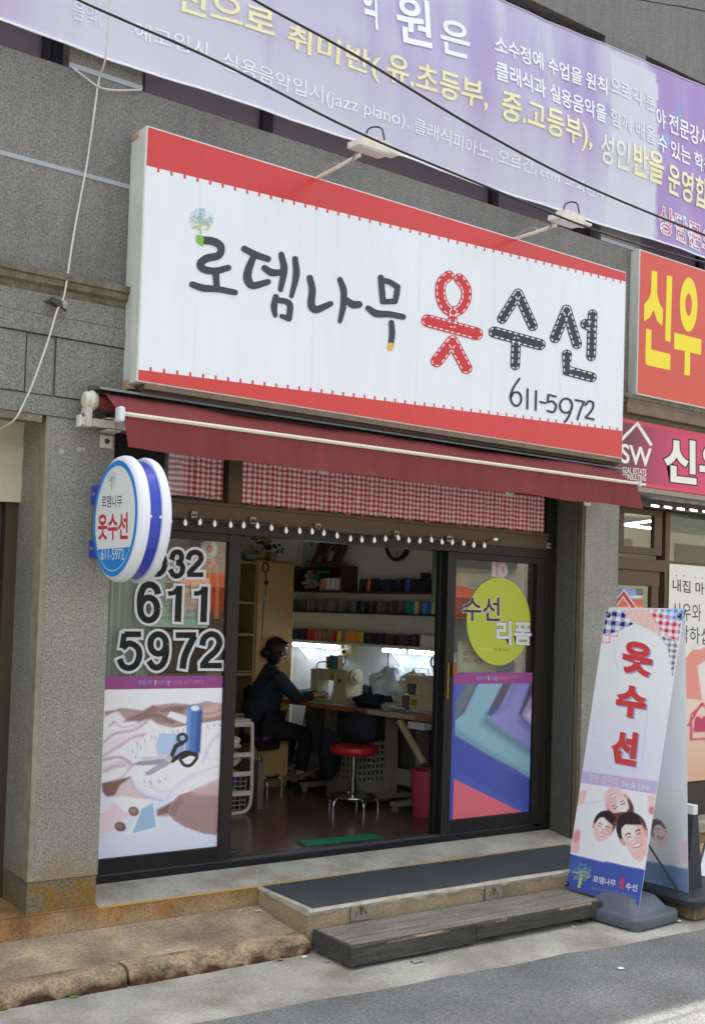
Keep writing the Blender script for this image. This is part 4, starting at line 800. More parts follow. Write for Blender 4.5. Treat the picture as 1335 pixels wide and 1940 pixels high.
wire([(300, -110, -1.4), (482, 0, -1.4), (668, 102, -1.4), (900, 242, -1.4), (1110, 352, -1.4), (1335, 446, -1.4), (1450, 492, -1.4)], .006, rub, 'black overhead cable crossing the yellow banner lettering')
wire([(1160, -10, -1.0), (1215, 0, -1.0), (1335, 21, -1.0), (1450, 50, -1.0)], .005, rub, 'black overhead cable at the top right corner')
wcord = M('white_cord', (204, 202, 194), .5)
w = MB(); w.tube(spline([Vector(aY(x, y, Y)) for x, y, Y in ((212, -60, -.2), (208, 0, -.2), (200, 110, -.14), (188, 150, -.03), (178, 220, -.03), (165, 310, -.03), (140, 445, -.03), (122, 560, -.07), (108, 590, -.08), (90, 650, -.06), (62, 728, -.06), (45, 765, -.05), (28, 795, -.03), (0, 812, .1), (-40, 830, .2))]), .0048, wcord, 6)
tag(w.build('dangling_cable', smooth=60), 'white cord hanging down the granite wall left of the shop sign', 'cord')
w = MB(); w.tube(spline([aY(*p) for p in ((138, 128, -.01), (160, 145, -.02), (188, 165, -.03), (220, 171, -.03), (268, 170, -.012))]), .005, wcord, 6)
tag(w.build('slack_cord', smooth=60), 'short white cord sagging between two upper windows', 'cord')
h = aY(112, 580, -.05); w = MB(); w.obox((h.x - .02, -.06, h.z + .01), (.03, 0, -.01), (0, .025, 0), (.003, 0, .012), M('hook_iron', (66, 62, 56), .6)); w.tube([(h.x - .06, -.02, h.z + .02), (h.x, -.09, h.z - .01), (h.x + .03, -.06, h.z - .02)], .007, MATS['hook_iron'], 6); w.lathe([(.012, -.02), (.018, 0), (.01, .02)], (h.x + .018, -.08, h.z + .005), M('porcelain', (150, 140, 120), .4), 10)
tag(w.build('wire_hook'), 'small rusty iron hook holding the white cord on the cornice', 'hook')
# ================================================================== bulb string
bulb = M('frosted_bulb', (240, 240, 236), .25, spec=.6, emit=.08); sock = M('bulb_socket', (40, 38, 36), .5)
LS = thing('string_lights', (4.2, .2, 2.28), 'string of small frosted bulbs on a dark cable above the doors', 'string lights')
bpx = [(322, 986), (351, 990), (380, 989), (407, 992), (437, 994), (462, 995), (488, 996), (514, 1000), (542, 1005), (567, 1006), (591, 1007), (614, 1010), (638, 1015), (664, 1021), (685, 1023), (709, 1024), (730, 1021), (753, 1019), (774, 1024), (796, 1025), (816, 1023), (836, 1027), (857, 1028), (877, 1030), (897, 1033), (917, 1034), (934, 1028)]
w = MB(); cab = []
for i, (x, y) in enumerate(bpx):
    c = aY(x, y - 6, .215); cab += [c + Vector((0, .006, .006))]
    b = MB(); d = Vector((rnd.uniform(-.2, .2), rnd.uniform(-.2, .1), -1)).normalized()
    if i == len(bpx) - 1: d = Vector((.9, -.2, .1))
    e = c + d * .026; b.tube([c + d * .0, c + d * .006, c + d * .011, c + d * .018, e, e + d * .008, e + d * .012], [.005, .006, .009, .0112, .0106, .007, .001], bulb, 10); b.tube([c - d * .012, c + d * .002], .0052, M('socket_tip', (120, 110, 96), .4), 8); b.build('bulb', LS, smooth=60)
pc = []
for p, q in zip(cab[:-1], cab[1:]): pc += [p, (p + q) / 2 - Vector((0, 0, .004))]
w.tube(pc + [cab[-1]], .0032, sock, 5); w.build('cable', LS)
# ================================================================== concrete step, mat, wooden step
step = M('step_concrete', (156, 142, 114), .85, spec=.25, var=.3, vs=4, grain=.14, gs=60, bump=.4, bs=30, stain=((128, 84, 46), -.1, .24, 4, .9)); stept = M('step_lip', (176, 170, 152), .8, var=.2, vs=9, bump=.4, bs=60)
ST = thing('concrete_step', (4.5, -.28, 0), 'concrete step with stained front in front of the shop door', 'step')
w = MB(); w.box(3.234, 5.76, -.545, -.023, .0, .205, step); w.build('base', ST, bevel=.012)
r = random.Random(3); n = 60; w = MB(); vs = []
for i in range(n + 1):
    x = 3.228 + 2.535 * i / n
    for y, z in ((-.025, .2075), (-.025, .2165), (-.50, .2165), (-.548 + r.uniform(-.004, .004), .214), (-.556 + r.uniform(-.006, .006), .203), (-.552 + r.uniform(-.006, .008), .186 + r.uniform(-.012, .008)), (-.5455, .18)): vs.append((x, y, z))
w.add(vs, [(i * 7 + j, i * 7 + j + 1, (i + 1) * 7 + j + 1, (i + 1) * 7 + j) for i in range(n) for j in range(6)] + [tuple(range(7))[::-1]], stept); w.build('top_lip', ST, smooth=40)
pl_m = M('steel_plate', (150, 146, 136), .5, metal=.4, var=.15, vs=30); rust = M('rust', (112, 84, 62), .8)
for px_, py_ in ((683, 1725), (934, 1689)):
    c = aY(px_, py_, -.556); w = MB(); w.box(c.x - .065, c.x + .065, -.560, -.553, c.z - .05, min(c.z + .05, .199), pl_m)
    w.tube([(c.x, -.563, c.z + .015), (c.x, -.563, c.z - .02)], .006, rust, 6); w.ball((c.x, -.564, c.z + .02), .012, rust); w.obox((c.x - .03, -.561, c.z - .01), (.006, 0, .012), (0, .002, 0), (.004, 0, 0), rust); w.obox((c.x + .03, -.561, c.z - .01), (-.006, 0, .012), (0, .002, 0), (.004, 0, 0), rust)
    w.build('anchor_plate', ST)
rubm = M('rubber_mat', (62, 68, 70), .8, spec=.3, var=.14, vs=5, grain=.18, gs=160, bump=.2, bs=250)
w = MB(); n = 40; vs = []
for i in range(n + 1):
    x = 3.262 + 2.44 * i / n
    for y in (-.03, -.2, -.36, -.527): vs.append((x, y + (.004 * math.sin(x * 7) if y < -.5 else 0), .2225 + .0012 * math.sin(x * 5 + y * 9)))
    vs.append((x, -.531 + .004 * math.sin(x * 7), .2168))
w.add(vs, [(i * 5 + j, i * 5 + j + 1, (i + 1) * 5 + j + 1, (i + 1) * 5 + j) for i in range(n) for j in range(4)], rubm)
w.box(4.22, 4.224, -.5, -.05, .2215, .2245, M('mat_seam', (84, 90, 92), .8))
tag(w.build('rubber_mat', smooth=50), 'long dark grey rubber mat covering the concrete step', 'mat')
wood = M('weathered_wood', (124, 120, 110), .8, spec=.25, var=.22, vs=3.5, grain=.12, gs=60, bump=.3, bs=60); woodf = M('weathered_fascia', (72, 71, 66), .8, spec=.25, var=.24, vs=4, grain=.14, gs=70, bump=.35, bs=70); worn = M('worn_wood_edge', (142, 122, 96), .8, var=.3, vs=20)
def woodgrain(m):
    n = m.node_tree; L = n.links; b = n.nodes['Principled BSDF']; src = b.inputs['Base Color'].links[0].from_socket
    g = n.nodes.new('ShaderNodeNewGeometry'); mp = n.nodes.new('ShaderNodeMapping'); mp.inputs['Scale'].default_value = (3, 70, 70); L.new(g.outputs['Position'], mp.inputs[0])
    t = n.nodes.new('ShaderNodeTexNoise'); t.inputs['Scale'].default_value = 1.0; t.inputs['Detail'].default_value = 5; t.inputs['Distortion'].default_value = 1.2; L.new(mp.outputs[0], t.inputs['Vector'])
    r = n.nodes.new('ShaderNodeMapRange'); r.inputs[1].default_value = .3; r.inputs[2].default_value = .7; r.inputs[3].default_value = .62; r.inputs[4].default_value = 1.3; L.new(t.outputs[0], r.inputs[0])
    v = n.nodes.new('ShaderNodeVectorMath'); v.operation = 'SCALE'; L.new(src, v.inputs[0]); L.new(r.outputs[0], v.inputs['Scale']); L.new(v.outputs[0], b.inputs['Base Color'])
woodgrain(wood); woodgrain(woodf)
WS = thing('wooden_step', (4.15, -.74, 0), 'weathered grey plank step standing in front of the concrete step', 'step')
y0, y1, zt, zb2, xa, xm, xb = -.916, -.566, .1195, .020, 3.245, 4.075, 5.075
for sx0, sx1 in ((xa + .022, xm - .002), (xm + .002, xb - .022)):
    for k in range(3):
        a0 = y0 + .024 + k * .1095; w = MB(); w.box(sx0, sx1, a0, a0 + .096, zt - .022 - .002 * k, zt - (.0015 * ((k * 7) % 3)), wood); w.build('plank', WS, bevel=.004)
    r = random.Random(int(sx0 * 10)); n = 24; x0_, x1_ = (xa if sx0 < 4 else xm + .002), (xm - .002 if sx0 < 4 else xb); vs = []
    for i in range(n + 1):
        x = x0_ + (x1_ - x0_) * i / n; tz = zt - (.004 + .010 * max(0, math.sin(i * .45 + 1.3)) * r.uniform(.5, 1)); bz_ = zb2 + (.012 if sx0 > 4 else -.004) + .004 * r.random()
        vs += [(x, y0 + .022, bz_), (x, y0, bz_ + .003), (x, y0, tz), (x, y0 + .006, tz + .004), (x, y0 + .022, zt - .001)]
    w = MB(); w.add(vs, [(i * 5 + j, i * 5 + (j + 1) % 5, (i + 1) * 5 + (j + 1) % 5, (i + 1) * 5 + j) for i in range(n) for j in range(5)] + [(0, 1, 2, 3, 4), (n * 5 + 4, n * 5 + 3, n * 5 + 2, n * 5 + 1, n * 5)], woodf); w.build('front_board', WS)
for x, m in ((xa, woodf), (xb - .02, wood)):
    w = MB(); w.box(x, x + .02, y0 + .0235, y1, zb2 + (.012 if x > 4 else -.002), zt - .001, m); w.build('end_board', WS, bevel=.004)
for x0_, x1_, z in ((3.47, 3.88, zt - .0085), (4.22, 4.30, zt - .006), (4.72, 4.98, zt - .005)):
    w = MB(); w.obox(((x0_ + x1_) / 2, y0 + .003, z), ((x1_ - x0_) / 2, 0, .001), (0, .004, .004), (0, -.001, .0022), worn); w.build('worn_edge', WS)
for x in (3.30, 4.03, 4.94):
    for y in (y0 + .03, y1 - .06):
        w = MB(); w.box(x, x + .05, y, y + .05, 0, .04, woodf); w.build('foot', WS)
# ================================================================== banner stands
grp = M('stand_base_plastic', (88, 94, 102), .5, spec=.4, var=.06, vs=9); grd = M('stand_base_dark', (52, 54, 60), .5); pole = M('stand_pole', (58, 60, 62), .4, metal=.4)
class Plane:
    def __init__(s, p0, p1): s.p = np.array(p0); d = np.array(p1) - s.p; s.n = np.array([-d[2], 0, d[0]]); s.n /= np.linalg.norm(s.n)
    def __call__(s, x, y):
        d = _ray(x, y); t = ((s.p - CAM) @ s.n) / (d @ s.n); return Vector(CAM + t * d)
FP = Plane((5.165, 0, .105), (5.50, 0, 1.862)); BPn = Plane((5.612, 0, .085), (5.548, 0, 1.862))
C_ = [FP(1070, 1681), FP(1209, 1722), FP(1295, 1154), FP(1147, 1156)]      # far bottom, near bottom, near top, far top
stand_print = print_mat('stand_print', .45, .4)
Zx = zc(1050, 1120, .21348); Zy = zc(1050, 1420, .21348)
BS = thing('banner_stand', (5.25, -.9, 0), 'front clothes repair banner stand leaning on a grey plastic base', 'banner stand', 'banner stands beside the step')
def lerp4(C, u, v): return tuple((C[0] * (1 - u) + C[1] * u) * (1 - v) + (C[3] * (1 - u) + C[2] * u) * v)
cv = Canvas(lambda u, v: lerp4(C_, u, v), 120, 330)
cv.grad((1200, 1160), (1130, 1500), (222, 226, 234), (206, 204, 226))
def chk(poly_, c, per, w_=(226, 224, 228), soft=1.2, thin=False):
    msk = cv.pm(poly_, soft); u_ = cv.q[:, 0] + .1 * cv.q[:, 1]; v_ = cv.q[:, 1] - .12 * cv.q[:, 0]
    k = .18 if thin else .5
    a_ = ((u_ / per) % 1 < k).astype(float); b_ = ((v_ / per) % 1 < k).astype(float)
    cv.mixin(msk, w_); cv.mixin(msk * (a_ + b_) / 2, c)
chk(Zx([(460, 150), (590, 150), (640, 230), (700, 290), (600, 340), (520, 370), (425, 385)]), (24, 42, 130), 17)
chk(Zx([(425, 385), (520, 372), (590, 345), (560, 400), (500, 460), (405, 465)]), (196, 60, 90), 14, thin=True)
chk(Zx([(590, 150), (820, 150), (920, 280), (960, 420), (880, 360), (740, 300), (640, 230)]), (226, 168, 162), 5, (228, 204, 198))
chk(Zx([(810, 150), (920, 165), (1120, 285), (1095, 455), (960, 380)]), (190, 42, 70), 13)
chk(Zx([(920, 150), (1150, 150), (1140, 280), (1000, 230)]), (90, 150, 214), 13)
chk(Zx([(900, 370), (1100, 455), (1045, 770), (1000, 500)]), (120, 112, 128), 11)
for p, w_, c in (([(520, 420), (540, 600), (590, 800)], 1.2, (190, 194, 204)), ([(975, 500), (790, 860)], 1.6, (182, 188, 198)), ([(340, 880), (520, 970)], 1.4, (222, 222, 236)), ([(300, 1300), (560, 1370)], 1.4, (220, 218, 234)), ([(830, 960), (780, 1500)], 1.2, (196, 196, 220))): cv.stroke(Zx(p), w_, c, 1.5)
cv.poly(Zx([(705, 300), (960, 430), (985, 500), (800, 860), (590, 830), (530, 480), (600, 350)]), (226, 228, 234), 2, .8)
cv.poly(Zy([(245, 190), (925, 285), (905, 400), (222, 292)]), (186, 174, 206), 2); cv.poly(Zy([(222, 292), (905, 402), (800, 1068), (132, 925)]), (224, 226, 232), 1.5)
cv.poly(Zy([(132, 925), (800, 1068), (760, 1400), (85, 1235)]), (72, 92, 164), 1.2)
nzz = np.random.RandomState(1).rand(len(cv.q)); cv.shade(np.where(cv.sd(Zy([(132, 925), (800, 1068), (760, 1400), (85, 1235)])) < 0, .9 + .2 * nzz, 1))
sk, hr, hr2, lip = (238, 206, 200), (58, 46, 50), (110, 70, 64), (204, 120, 116)
# printed family lying head to head
cv.poly(Zy([(200, 500), (440, 455), (560, 620), (520, 800), (440, 1000), (165, 930)]), (230, 230, 238), 3); cv.poly(Zy([(195, 390), (290, 350), (260, 480), (195, 500)]), (224, 188, 188), 3); cv.poly(Zy([(170, 700), (235, 720), (215, 920), (150, 915)]), (226, 184, 186), 3); cv.ell(Zy([(195, 770)])[0], 6, 13, (206, 138, 140), .2, 3, .8)
cv.poly(Zy([(820, 400), (900, 405), (880, 575), (830, 560)]), (228, 190, 190), 3); cv.ell(Zy([(860, 540)])[0], 6, 8, (200, 110, 100), 0, 3, .8); cv.stroke(Zy([(270, 480), (450, 450)]), 1.5, (190, 190, 210), 2)
def head(c, ang, w_, h, hair, smile=1, hl=.42):
    ox, oy = Zy([c])[0]; ca, sa = math.cos(ang), math.sin(ang)
    P = lambda x, y: (ox + ca * x * w_ - sa * y * h, oy + sa * x * w_ + ca * y * h)      # y down towards chin
    E = lambda x, y, a_, b_, col, s=1.2, op=1.: cv.ell(P(x, y), a_ * w_, b_ * h, col, ang, s, op)
    E(0, -.36, 1.06, .86, hair, 2); E(-.84, -.1, .2, .42, hair, 2); E(.84, -.1, .2, .42, hair, 2); E(-.9, .12, .1, .18, (214, 166, 160)); E(.9, .12, .1, .18, (214, 166, 160)); E(0, -.05, .80, .78, sk); E(0, .28, .7, .7, sk); E(.45, .1, .45, .8, (216, 172, 164), 7, .75); E(-.5, .45, .3, .4, (226, 184, 178), 6, .6); E(0, .9, .4, .14, (220, 176, 168), 4, .7); E(-.1, -.2, .5, .4, (242, 214, 208), 6, .8)
    cv.poly([P(-.8, -.5), P(-.3, -.66), P(.15, -.52), P(.8, -.35), P(.7, -1.0), P(-.7, -1.0)], hair, 2)
    for s in (-1, 1):
        cv.stroke([P(s * .55, -.13), P(s * .36, -.18), P(s * .18, -.12)], .8 * .08 * h, hair, .8); cv.stroke([P(s * .5, .03), P(s * .36, -.01), P(s * .22, .04)], .06 * h, (96, 70, 68), 1.4, .9)
    cv.stroke([P(.02, .08), P(.1, .32), P(-.05, .36)], .05 * h, (202, 152, 146), 1); E(0, .56, .36, .12, lip); E(0, .545, .28, .065, (240, 236, 236)); E(-.5, .38, .2, .14, (236, 176, 172), 3, .6); E(.5, .38, .2, .14, (236, 176, 172), 3, .6)
cv.poly(Zy([(580, 960), (640, 930), (830, 880), (820, 980), (800, 1068), (560, 1010)]), (228, 230, 238), 2); cv.poly(Zy([(650, 850), (800, 840), (820, 930), (760, 1000), (690, 960)]), (226, 184, 180), 2)
head((560, 480), math.radians(152), 23, 32, hr2); head((430, 690), math.radians(22), 20, 27, hr); head((700, 760), math.radians(-20), 27, 37, hr)
cv.gain(1.3, 1.08, .9); bn_ = MB(); cv.into(bn_, stand_print); nF = tuple(FP.n)
a = Art(bn_, FP, Vector(FP.n) * 1.0, .0015)
shad = M('print_text_shadow', (170, 162, 204), .45); tred = M('print_text_red', (214, 74, 74), .45)
for ch, bl_, br_, tl_ in (('옷', (592, 715), (855, 775), (612, 425)), ('수', (535, 1100), (802, 1145), (555, 822)), ('선', (488, 1515), (716, 1560), (520, 1222))):
    q = Zx([bl_, br_, tl_]); d_ = (2.6, 2.2); a.text(ch, *[(p[0] + d_[0], p[1] + d_[1]) for p in q], shad, .06); a.text(ch, *q, tred, .052)
lw = M('print_text_white', (232, 230, 236), .45); a.text('최신 감각의', Zy([(300, 285)])[0], Zy([(553, 322)])[0], Zy([(305, 212)])[0], lw, 0); a.text('Fit & Line', Zy([(598, 332)])[0], Zy([(845, 366)])[0], Zy([(604, 280)])[0], lw, .01)
c = Zy([(236, 1085)])[0]; tree(a, c[0], c[1] + 4, 20, M('print_tree_teal', (120, 176, 186), .5), M('print_tree_lime', (190, 206, 132), .5), 8, 1.3); a.ribbon(Zy([(225, 1150), (215, 1228)]), [3, 6], MATS['print_tree_lime'], False)
a.text('로뎀나무', Zy([(340, 1175)])[0], Zy([(540, 1220)])[0], Zy([(345, 1115)])[0], lw, .015); a.text('옷', Zy([(570, 1240)])[0], Zy([(622, 1252)])[0], Zy([(575, 1130)])[0], tred, .03); a.text('수선', Zy([(630, 1245)])[0], Zy([(732, 1265)])[0], Zy([(634, 1175)])[0], lw, .02)
a.text('믿음과 신뢰로 정성을 다하겠습니다', Zy([(330, 1245)])[0], Zy([(720, 1325)])[0], Zy([(333, 1215)])[0], M('print_text_grey', (150, 160, 200), .45), 0)
n_ = Vector(FP.n)
bk = [Vector(p) - n_ * .003 for p in C_]; bn_.quad(bk[1], bk[0], bk[3], bk[2], M('sheet_back', (204, 206, 214), .6)); 
for i in range(4): bn_.quad(C_[i], C_[(i + 1) % 4], bk[(i + 1) % 4], bk[i], M('sheet_edge', (222, 224, 226), .5))
fincol(bn_); bn_.build('printed_sheet', BS)
eye = M('eyelet_dark', (66, 58, 50), .4, metal=.6)
for p in ((1074, 1674), (1203, 1713), (1287, 1166), (1153, 1166)):
    c = FP(*p) + n_ * .004; w = MB(); w.ball(c, .016, eye); w.ball(c + n_ * .012, .008, M('eyelet_steel', (170, 160, 150), .3, metal=.8)); w.build('eyelet', BS, smooth=60)
hub = (C_[0] + C_[1] + C_[2] + C_[3]) / 4 - n_ * .05 - Vector((0, 0, .25))
for p in C_:
    w = MB(); w.tube([hub, Vector(p) - n_ * .012], .006, pole, 6); w.build('frame_rod', BS)
def base(root, cx, cy, z0, sx, sy, ang, m, hump=True, h=.075):
    w = MB(); ca, sa = math.cos(ang), math.sin(ang); vs = []; N = 32
    R = lambda x, y: (cx + ca * x - sa * y, cy + sa * x + ca * y)
    prof = [(1.0, z0 + .012), (1.02, z0 + .03), (1.02, z0 + h - .012), (.985, z0 + h), (.80, z0 + h + .008), (.55, z0 + h + .075), (.48, z0 + h + .082)] if hump else [(1.0, z0 + .01), (1.02, z0 + .03), (1.02, z0 + h - .02), (.97, z0 + h), (.4, z0 + h + .004)]
    for s_, z in prof:
        for k in range(N):
            t = 2 * math.pi * k / N; e = .32; x = math.copysign(abs(math.cos(t)) ** e, math.cos(t)) * sx * s_; y = math.copysign(abs(math.sin(t)) ** e, math.sin(t)) * sy * s_
            dz = -.012 * (1 if abs(math.cos(t)) > .55 and abs(math.sin(t)) > .55 else 0) if z < z0 + .02 else 0
            vs.append((*R(x, y), z + dz))
    n = len(prof); w.add(vs, [(i * N + k, i * N + (k + 1) % N, (i + 1) * N + (k + 1) % N, (i + 1) * N + k) for i in range(n - 1) for k in range(N)] + [tuple(range((n - 1) * N, n * N))], m)
    return w.build('base', root, smooth=35)
base(BS, 5.255, -.955, 0, .225, .225, .08, grp)
w = MB(); w.tube([(5.25, -.93, .14), tuple(hub)], .018, pole, 8); w.build('post', BS, smooth=50)
B2 = thing('banner_stand', (5.75, -.95, .1), 'rear banner stand seen from its pale back, on a dark base over a brick', 'banner stand', 'banner stands beside the step')
Cb = [BPn(1303, 1712) + Vector((.0, .62, .02)), BPn(1303, 1713), BPn(1296.5, 1153), BPn(1296.5, 1153) + Vector((0, .6, 0))]
cv = Canvas(lambda u, v: lerp4(Cb, u, v), 60, 180); cv.grad((1270, 1160), (1260, 1500), (216, 222, 230), (206, 208, 222))
cv.poly([(1180, 1480), (1310, 1498), (1310, 1492 + 8), (1180, 1478)], (196, 190, 208), 2); cv.poly([(1180, 1478), (1310, 1500), (1310, 1650), (1200, 1625)], (204, 206, 206), 3)
chk([(1270, 1150), (1310, 1150), (1310, 1210), (1285, 1200)], (150, 186, 226), 12, (210, 220, 232)); cv.poly([(1180, 1622), (1310, 1648), (1310, 1725), (1180, 1690)], (112, 132, 166), 2)
cv.ell((1246, 1574), 15, 24, (96, 92, 98), -.35); cv.ell((1250, 1583), 13, 21, (206, 190, 188), -.35); cv.stroke([(1243, 1584), (1250, 1589), (1257, 1584)], 3.4, (156, 120, 120), 1); cv.stroke([(1241, 1572), (1246, 1570)], 1.6, (120, 100, 100), 1); cv.stroke([(1255, 1569), (1260, 1571)], 1.6, (120, 100, 100), 1)
cv.poly([(1288, 1600), (1302, 1590), (1302, 1640), (1290, 1630)], (208, 188, 194), 4); cv.ell((1272, 1702), 6, 3, (160, 180, 150), 0, 2, .6); cv.stroke([(1273, 1680), (1272, 1702)], 4, (160, 180, 160), 2, .7)
for k, x in enumerate((1224, 1234, 1245)): cv.stroke([(x, 1668 + k), (x + 6, 1672 + k)], 4, (150, 160, 180), 2, .6)
cv.stroke([(1256, 1488), (1292, 1494)], 5, (216, 214, 224), 3, .8)
cv.gain(1.3, 1., .9); bn_ = MB(); cv.into(bn_, print_mat('rear_stand_print', .45, .35, transl=.35)); n2 = Vector(BPn.n); bk = [Vector(p) - n2 * .002 for p in Cb]
for i in range(4): bn_.quad(Cb[i], Cb[(i + 1) % 4], bk[(i + 1) % 4], bk[i], MATS['sheet_edge'])
fincol(bn_); bn_.build('printed_sheet', B2)
w = MB(); c = BPn(1298, 1705) + n2 * .005; w.ball(c, .014, eye); w.build('eyelet', B2, smooth=60)
w = MB(); w.tube([BPn(1231, 1585) + n2 * .06, BPn(1298, 1708) + n2 * .008], .006, pole, 6); w.build('frame_rod', B2)
base(B2, 5.80, -.99, .085, .30, .235, .04, grd, False, .06)
w = MB()
for sx_ in (0,): w.prism([(5.66, -1.07, .14), (5.80, -1.07, .14), (5.745, -1.07, .60), (5.70, -1.07, .60)], (0, .12, 0), grd)
w.box(5.70, 5.745, -1.072, -.95, .60, .66, wpl); w.build('post', B2, bevel=.005)
brick = M('brick_block', (112, 92, 72), .9, var=.35, vs=12, grain=.2, gs=80, bump=.4, bs=60, stain=((160, 150, 130), -.1, .12, 18, .7))
w = MB(); w.box(5.56, 6.05, -1.20, -.85, .007, .084, brick); tag(w.build('brick_block', bevel=.006), 'stained brown block under the rear banner stand', 'block')
AB = thing('small_board', (6.35, -.7, 0), 'small white board on grey legs cut off by the right edge', 'board')
w = MB(); p = [aY(1318, 1664, -.75), aY(1340, 1668, -.75), aY(1345, 1590, -.6), aY(1336, 1596, -.6)]; w.prism(p, (.01, .02, 0), M('board_white', (206, 214, 220), .5)); w.build('panel', AB)
w = MB(); w.tube([aY(1316, 1666, -.76), aY(1336, 1594, -.61)], .008, pole, 6); w.tube([aY(1316, 1666, -.76), aY(1345, 1672, -.76)], .008, pole, 6); w.tube([aY(1322, 1667, -.75), aY(1317, 1690, -.72)], .008, pole, 6); w.build('frame', AB)
# ================================================================== litter
def scrap(px_, py_, z, m, label, cat, s=.02, seed=0, name='litter'):
    c = aZ(px_, py_, z); r = random.Random(seed); w = MB(); n = 5; vs = [(c.x + s * (i / 2 - 1) * 1.3 + r.uniform(-.2, .2) * s, c.y + s * (j / 2 - 1) + r.uniform(-.2, .2) * s, z + .003 + abs(r.gauss(0, .4)) * s * .5) for j in range(n) for i in range(n)]
    w.add(vs, [(j * n + i, j * n + i + 1, (j + 1) * n + i + 1, (j + 1) * n + i) for j in range(n - 1) for i in range(n - 1)], m); return tag(w.build(name, smooth=30), label, cat)
leaf = M('green_leaf', (104, 138, 52), .5); pap = M('paper_scrap', (216, 216, 212), .6); cel = M('clear_wrapper', (164, 172, 178), .15, spec=.8)
scrap(140, 1889, .001, leaf, 'small green leaf on the concrete near the brown kerb', 'leaf', .014, 1, 'leaf'); scrap(4, 1912, .001, leaf, 'green leaf at the left edge of the photo', 'leaf', .018, 2, 'leaf')
scrap(105, 1884, .001, pap, 'white paper scrap left of the small leaf', 'litter', .014, 3); scrap(575, 1814, .001, pap, 'white scrap at the left end of the wooden step', 'litter', .014, 4); scrap(530, 1820, .001, M('brown_scrap', (150, 110, 70), .7), 'brown crumpled scrap beside the flaking kerb', 'litter', .014, 5)
scrap(790, 1822, .001, cel, 'crumpled clear wrapper sticking out under the wooden step', 'wrapper', .026, 6, 'wrapper'); scrap(620, 1822, .001, cel, 'small clear wrapper by the corner of the wooden step', 'wrapper', .013, 7, 'wrapper'); scrap(1175, 1836, .007, pap, 'tiny white scrap lying on the asphalt', 'litter', .013, 8); scrap(490, 1727, .11, pap, 'white scrap on the pavement near the concrete step', 'litter', .013, 9); scrap(454, 1726, .11, pap, 'tiny white scrap at the back of the pavement', 'litter', .01, 10)
scrap(1286, 1746, .007, pap, 'white scrap in front of the brown block', 'litter', .014, 11); scrap(1086, 1757, .001, pap, 'pebble sized white scrap under the right end of the wooden step', 'litter', .01, 12)

# ================================================================== neighbour shopfront
nbz = M('neighbour_bronze', (88, 68, 50), .5, spec=.4, metal=.1, var=.1, vs=8); nbd = M('neighbour_dark', (58, 48, 40), .5, metal=.1)
NS = thing('neighbour_shopfront', (8, .25, .23), 'brown framed shopfront of the estate office on the right', 'shopfront')
w = MB(); w.box(6.2, 6.51, .25, .34, 2.30, 2.72, nbd); w.box(7.045, 7.10, .25, .34, .5, 2.72, nbz); w.box(6.2, 12, .25, .34, 2.66, 2.735, nbd); w.box(6.2, 12, .248, .34, 2.18, 2.27, nbz); w.box(6.2, 12, .25, .34, .24, .50, M('neighbour_panel', (60, 54, 50), .5)); w.box(6.2, 12, .262, .33, .44, .505, nbz); w.build('frame', NS)
w = MB(); w.box(6.51, 7.02, .262, .3, 2.305, 2.36, nbz); w.box(6.51, 7.02, .262, .3, 2.615, 2.66, nbz); w.box(6.51, 6.57, .262, .3, 2.36, 2.615, nbz); w.box(6.925, 7.02, .262, .3, 2.36, 2.615, nbz); t_ = o_wrap(w.build('small_window', NS, bevel=.003)); p = MB(); p.box(6.57, 6.925, .28, .284, 2.36, 2.615, gl); p.build('pane', t_)
w = MB(); w.box(6.2, 7.0, .262, .3, 2.06, 2.178, nbz); w.box(6.905, 6.99, .262, .3, .5, 2.06, nbz); t_ = o_wrap(w.build('glass_door', NS, bevel=.003)); p = MB(); p.box(6.2, 6.905, .28, .284, .5, 2.06, gl); p.build('pane', t_)
w = MB(); w.box(7.10, 12, .28, .285, 2.27, 2.66, gl); w.build('pane', NS)
w = MB(); w.box(6.3, 12, 1.6, 1.65, .3, 2.75, M('office_wall', (176, 168, 140), .8, var=.1)); w.box(6.3, 12, .5, 1.6, 2.74, 2.76, MATS['office_wall']); w.box(6.25, 6.3, .36, 1.6, .3, 2.75, MATS['office_wall']); w.build('office_interior', NS)
# printed poster on the office door and the white board
w = MB(); x0, x1 = 6.21, 6.82; z0, z1 = 1.2, 2.035
cv = Canvas(lambda u, v: (x0 + (x1 - x0) * u, .277, z0 + (z1 - z0) * v), 60, 90); cv.grad((1200, 1085), (1200, 1135), (62, 84, 128), (140, 160, 196)); cv.poly([(1165, 1136), (1240, 1134), (1240, 1150), (1165, 1152)], (206, 92, 64), 1); cv.poly([(1165, 1150), (1240, 1148), (1240, 1420), (1165, 1420)], (222, 158, 122), 2)
cv.poly([(1178, 1135), (1181, 1105), (1186, 1098), (1190, 1135)], (120, 150, 186), 1); cv.poly([(1168, 1135), (1170, 1115), (1178, 1112), (1180, 1136)], (96, 116, 150), 1.5); cv.poly([(1204, 1095), (1212, 1092), (1219, 1096), (1218, 1130), (1204, 1130)], (70, 78, 88), 1); cv.poly([(1165, 1130), (1240, 1128), (1240, 1131), (1165, 1133)], (224, 224, 214), .8)
for y in (1100, 1110, 1121): cv.ell((1211, y), 3, 4, (120, 110, 92))
cv.into(w, film); a = Art(w, lambda x, y: aY(x, y, .2765), PLN, .001); rwd = M('roof_emblem_red', (186, 42, 44), .4)
a.ribbon([(1160, 1150), (1180, 1124), (1202, 1156)], 11, white_v, False, False); a.ribbon([(1160, 1150), (1180, 1124), (1202, 1156)], 6.5, rwd, False, False)
fincol(w); w.build('door_poster', NS)
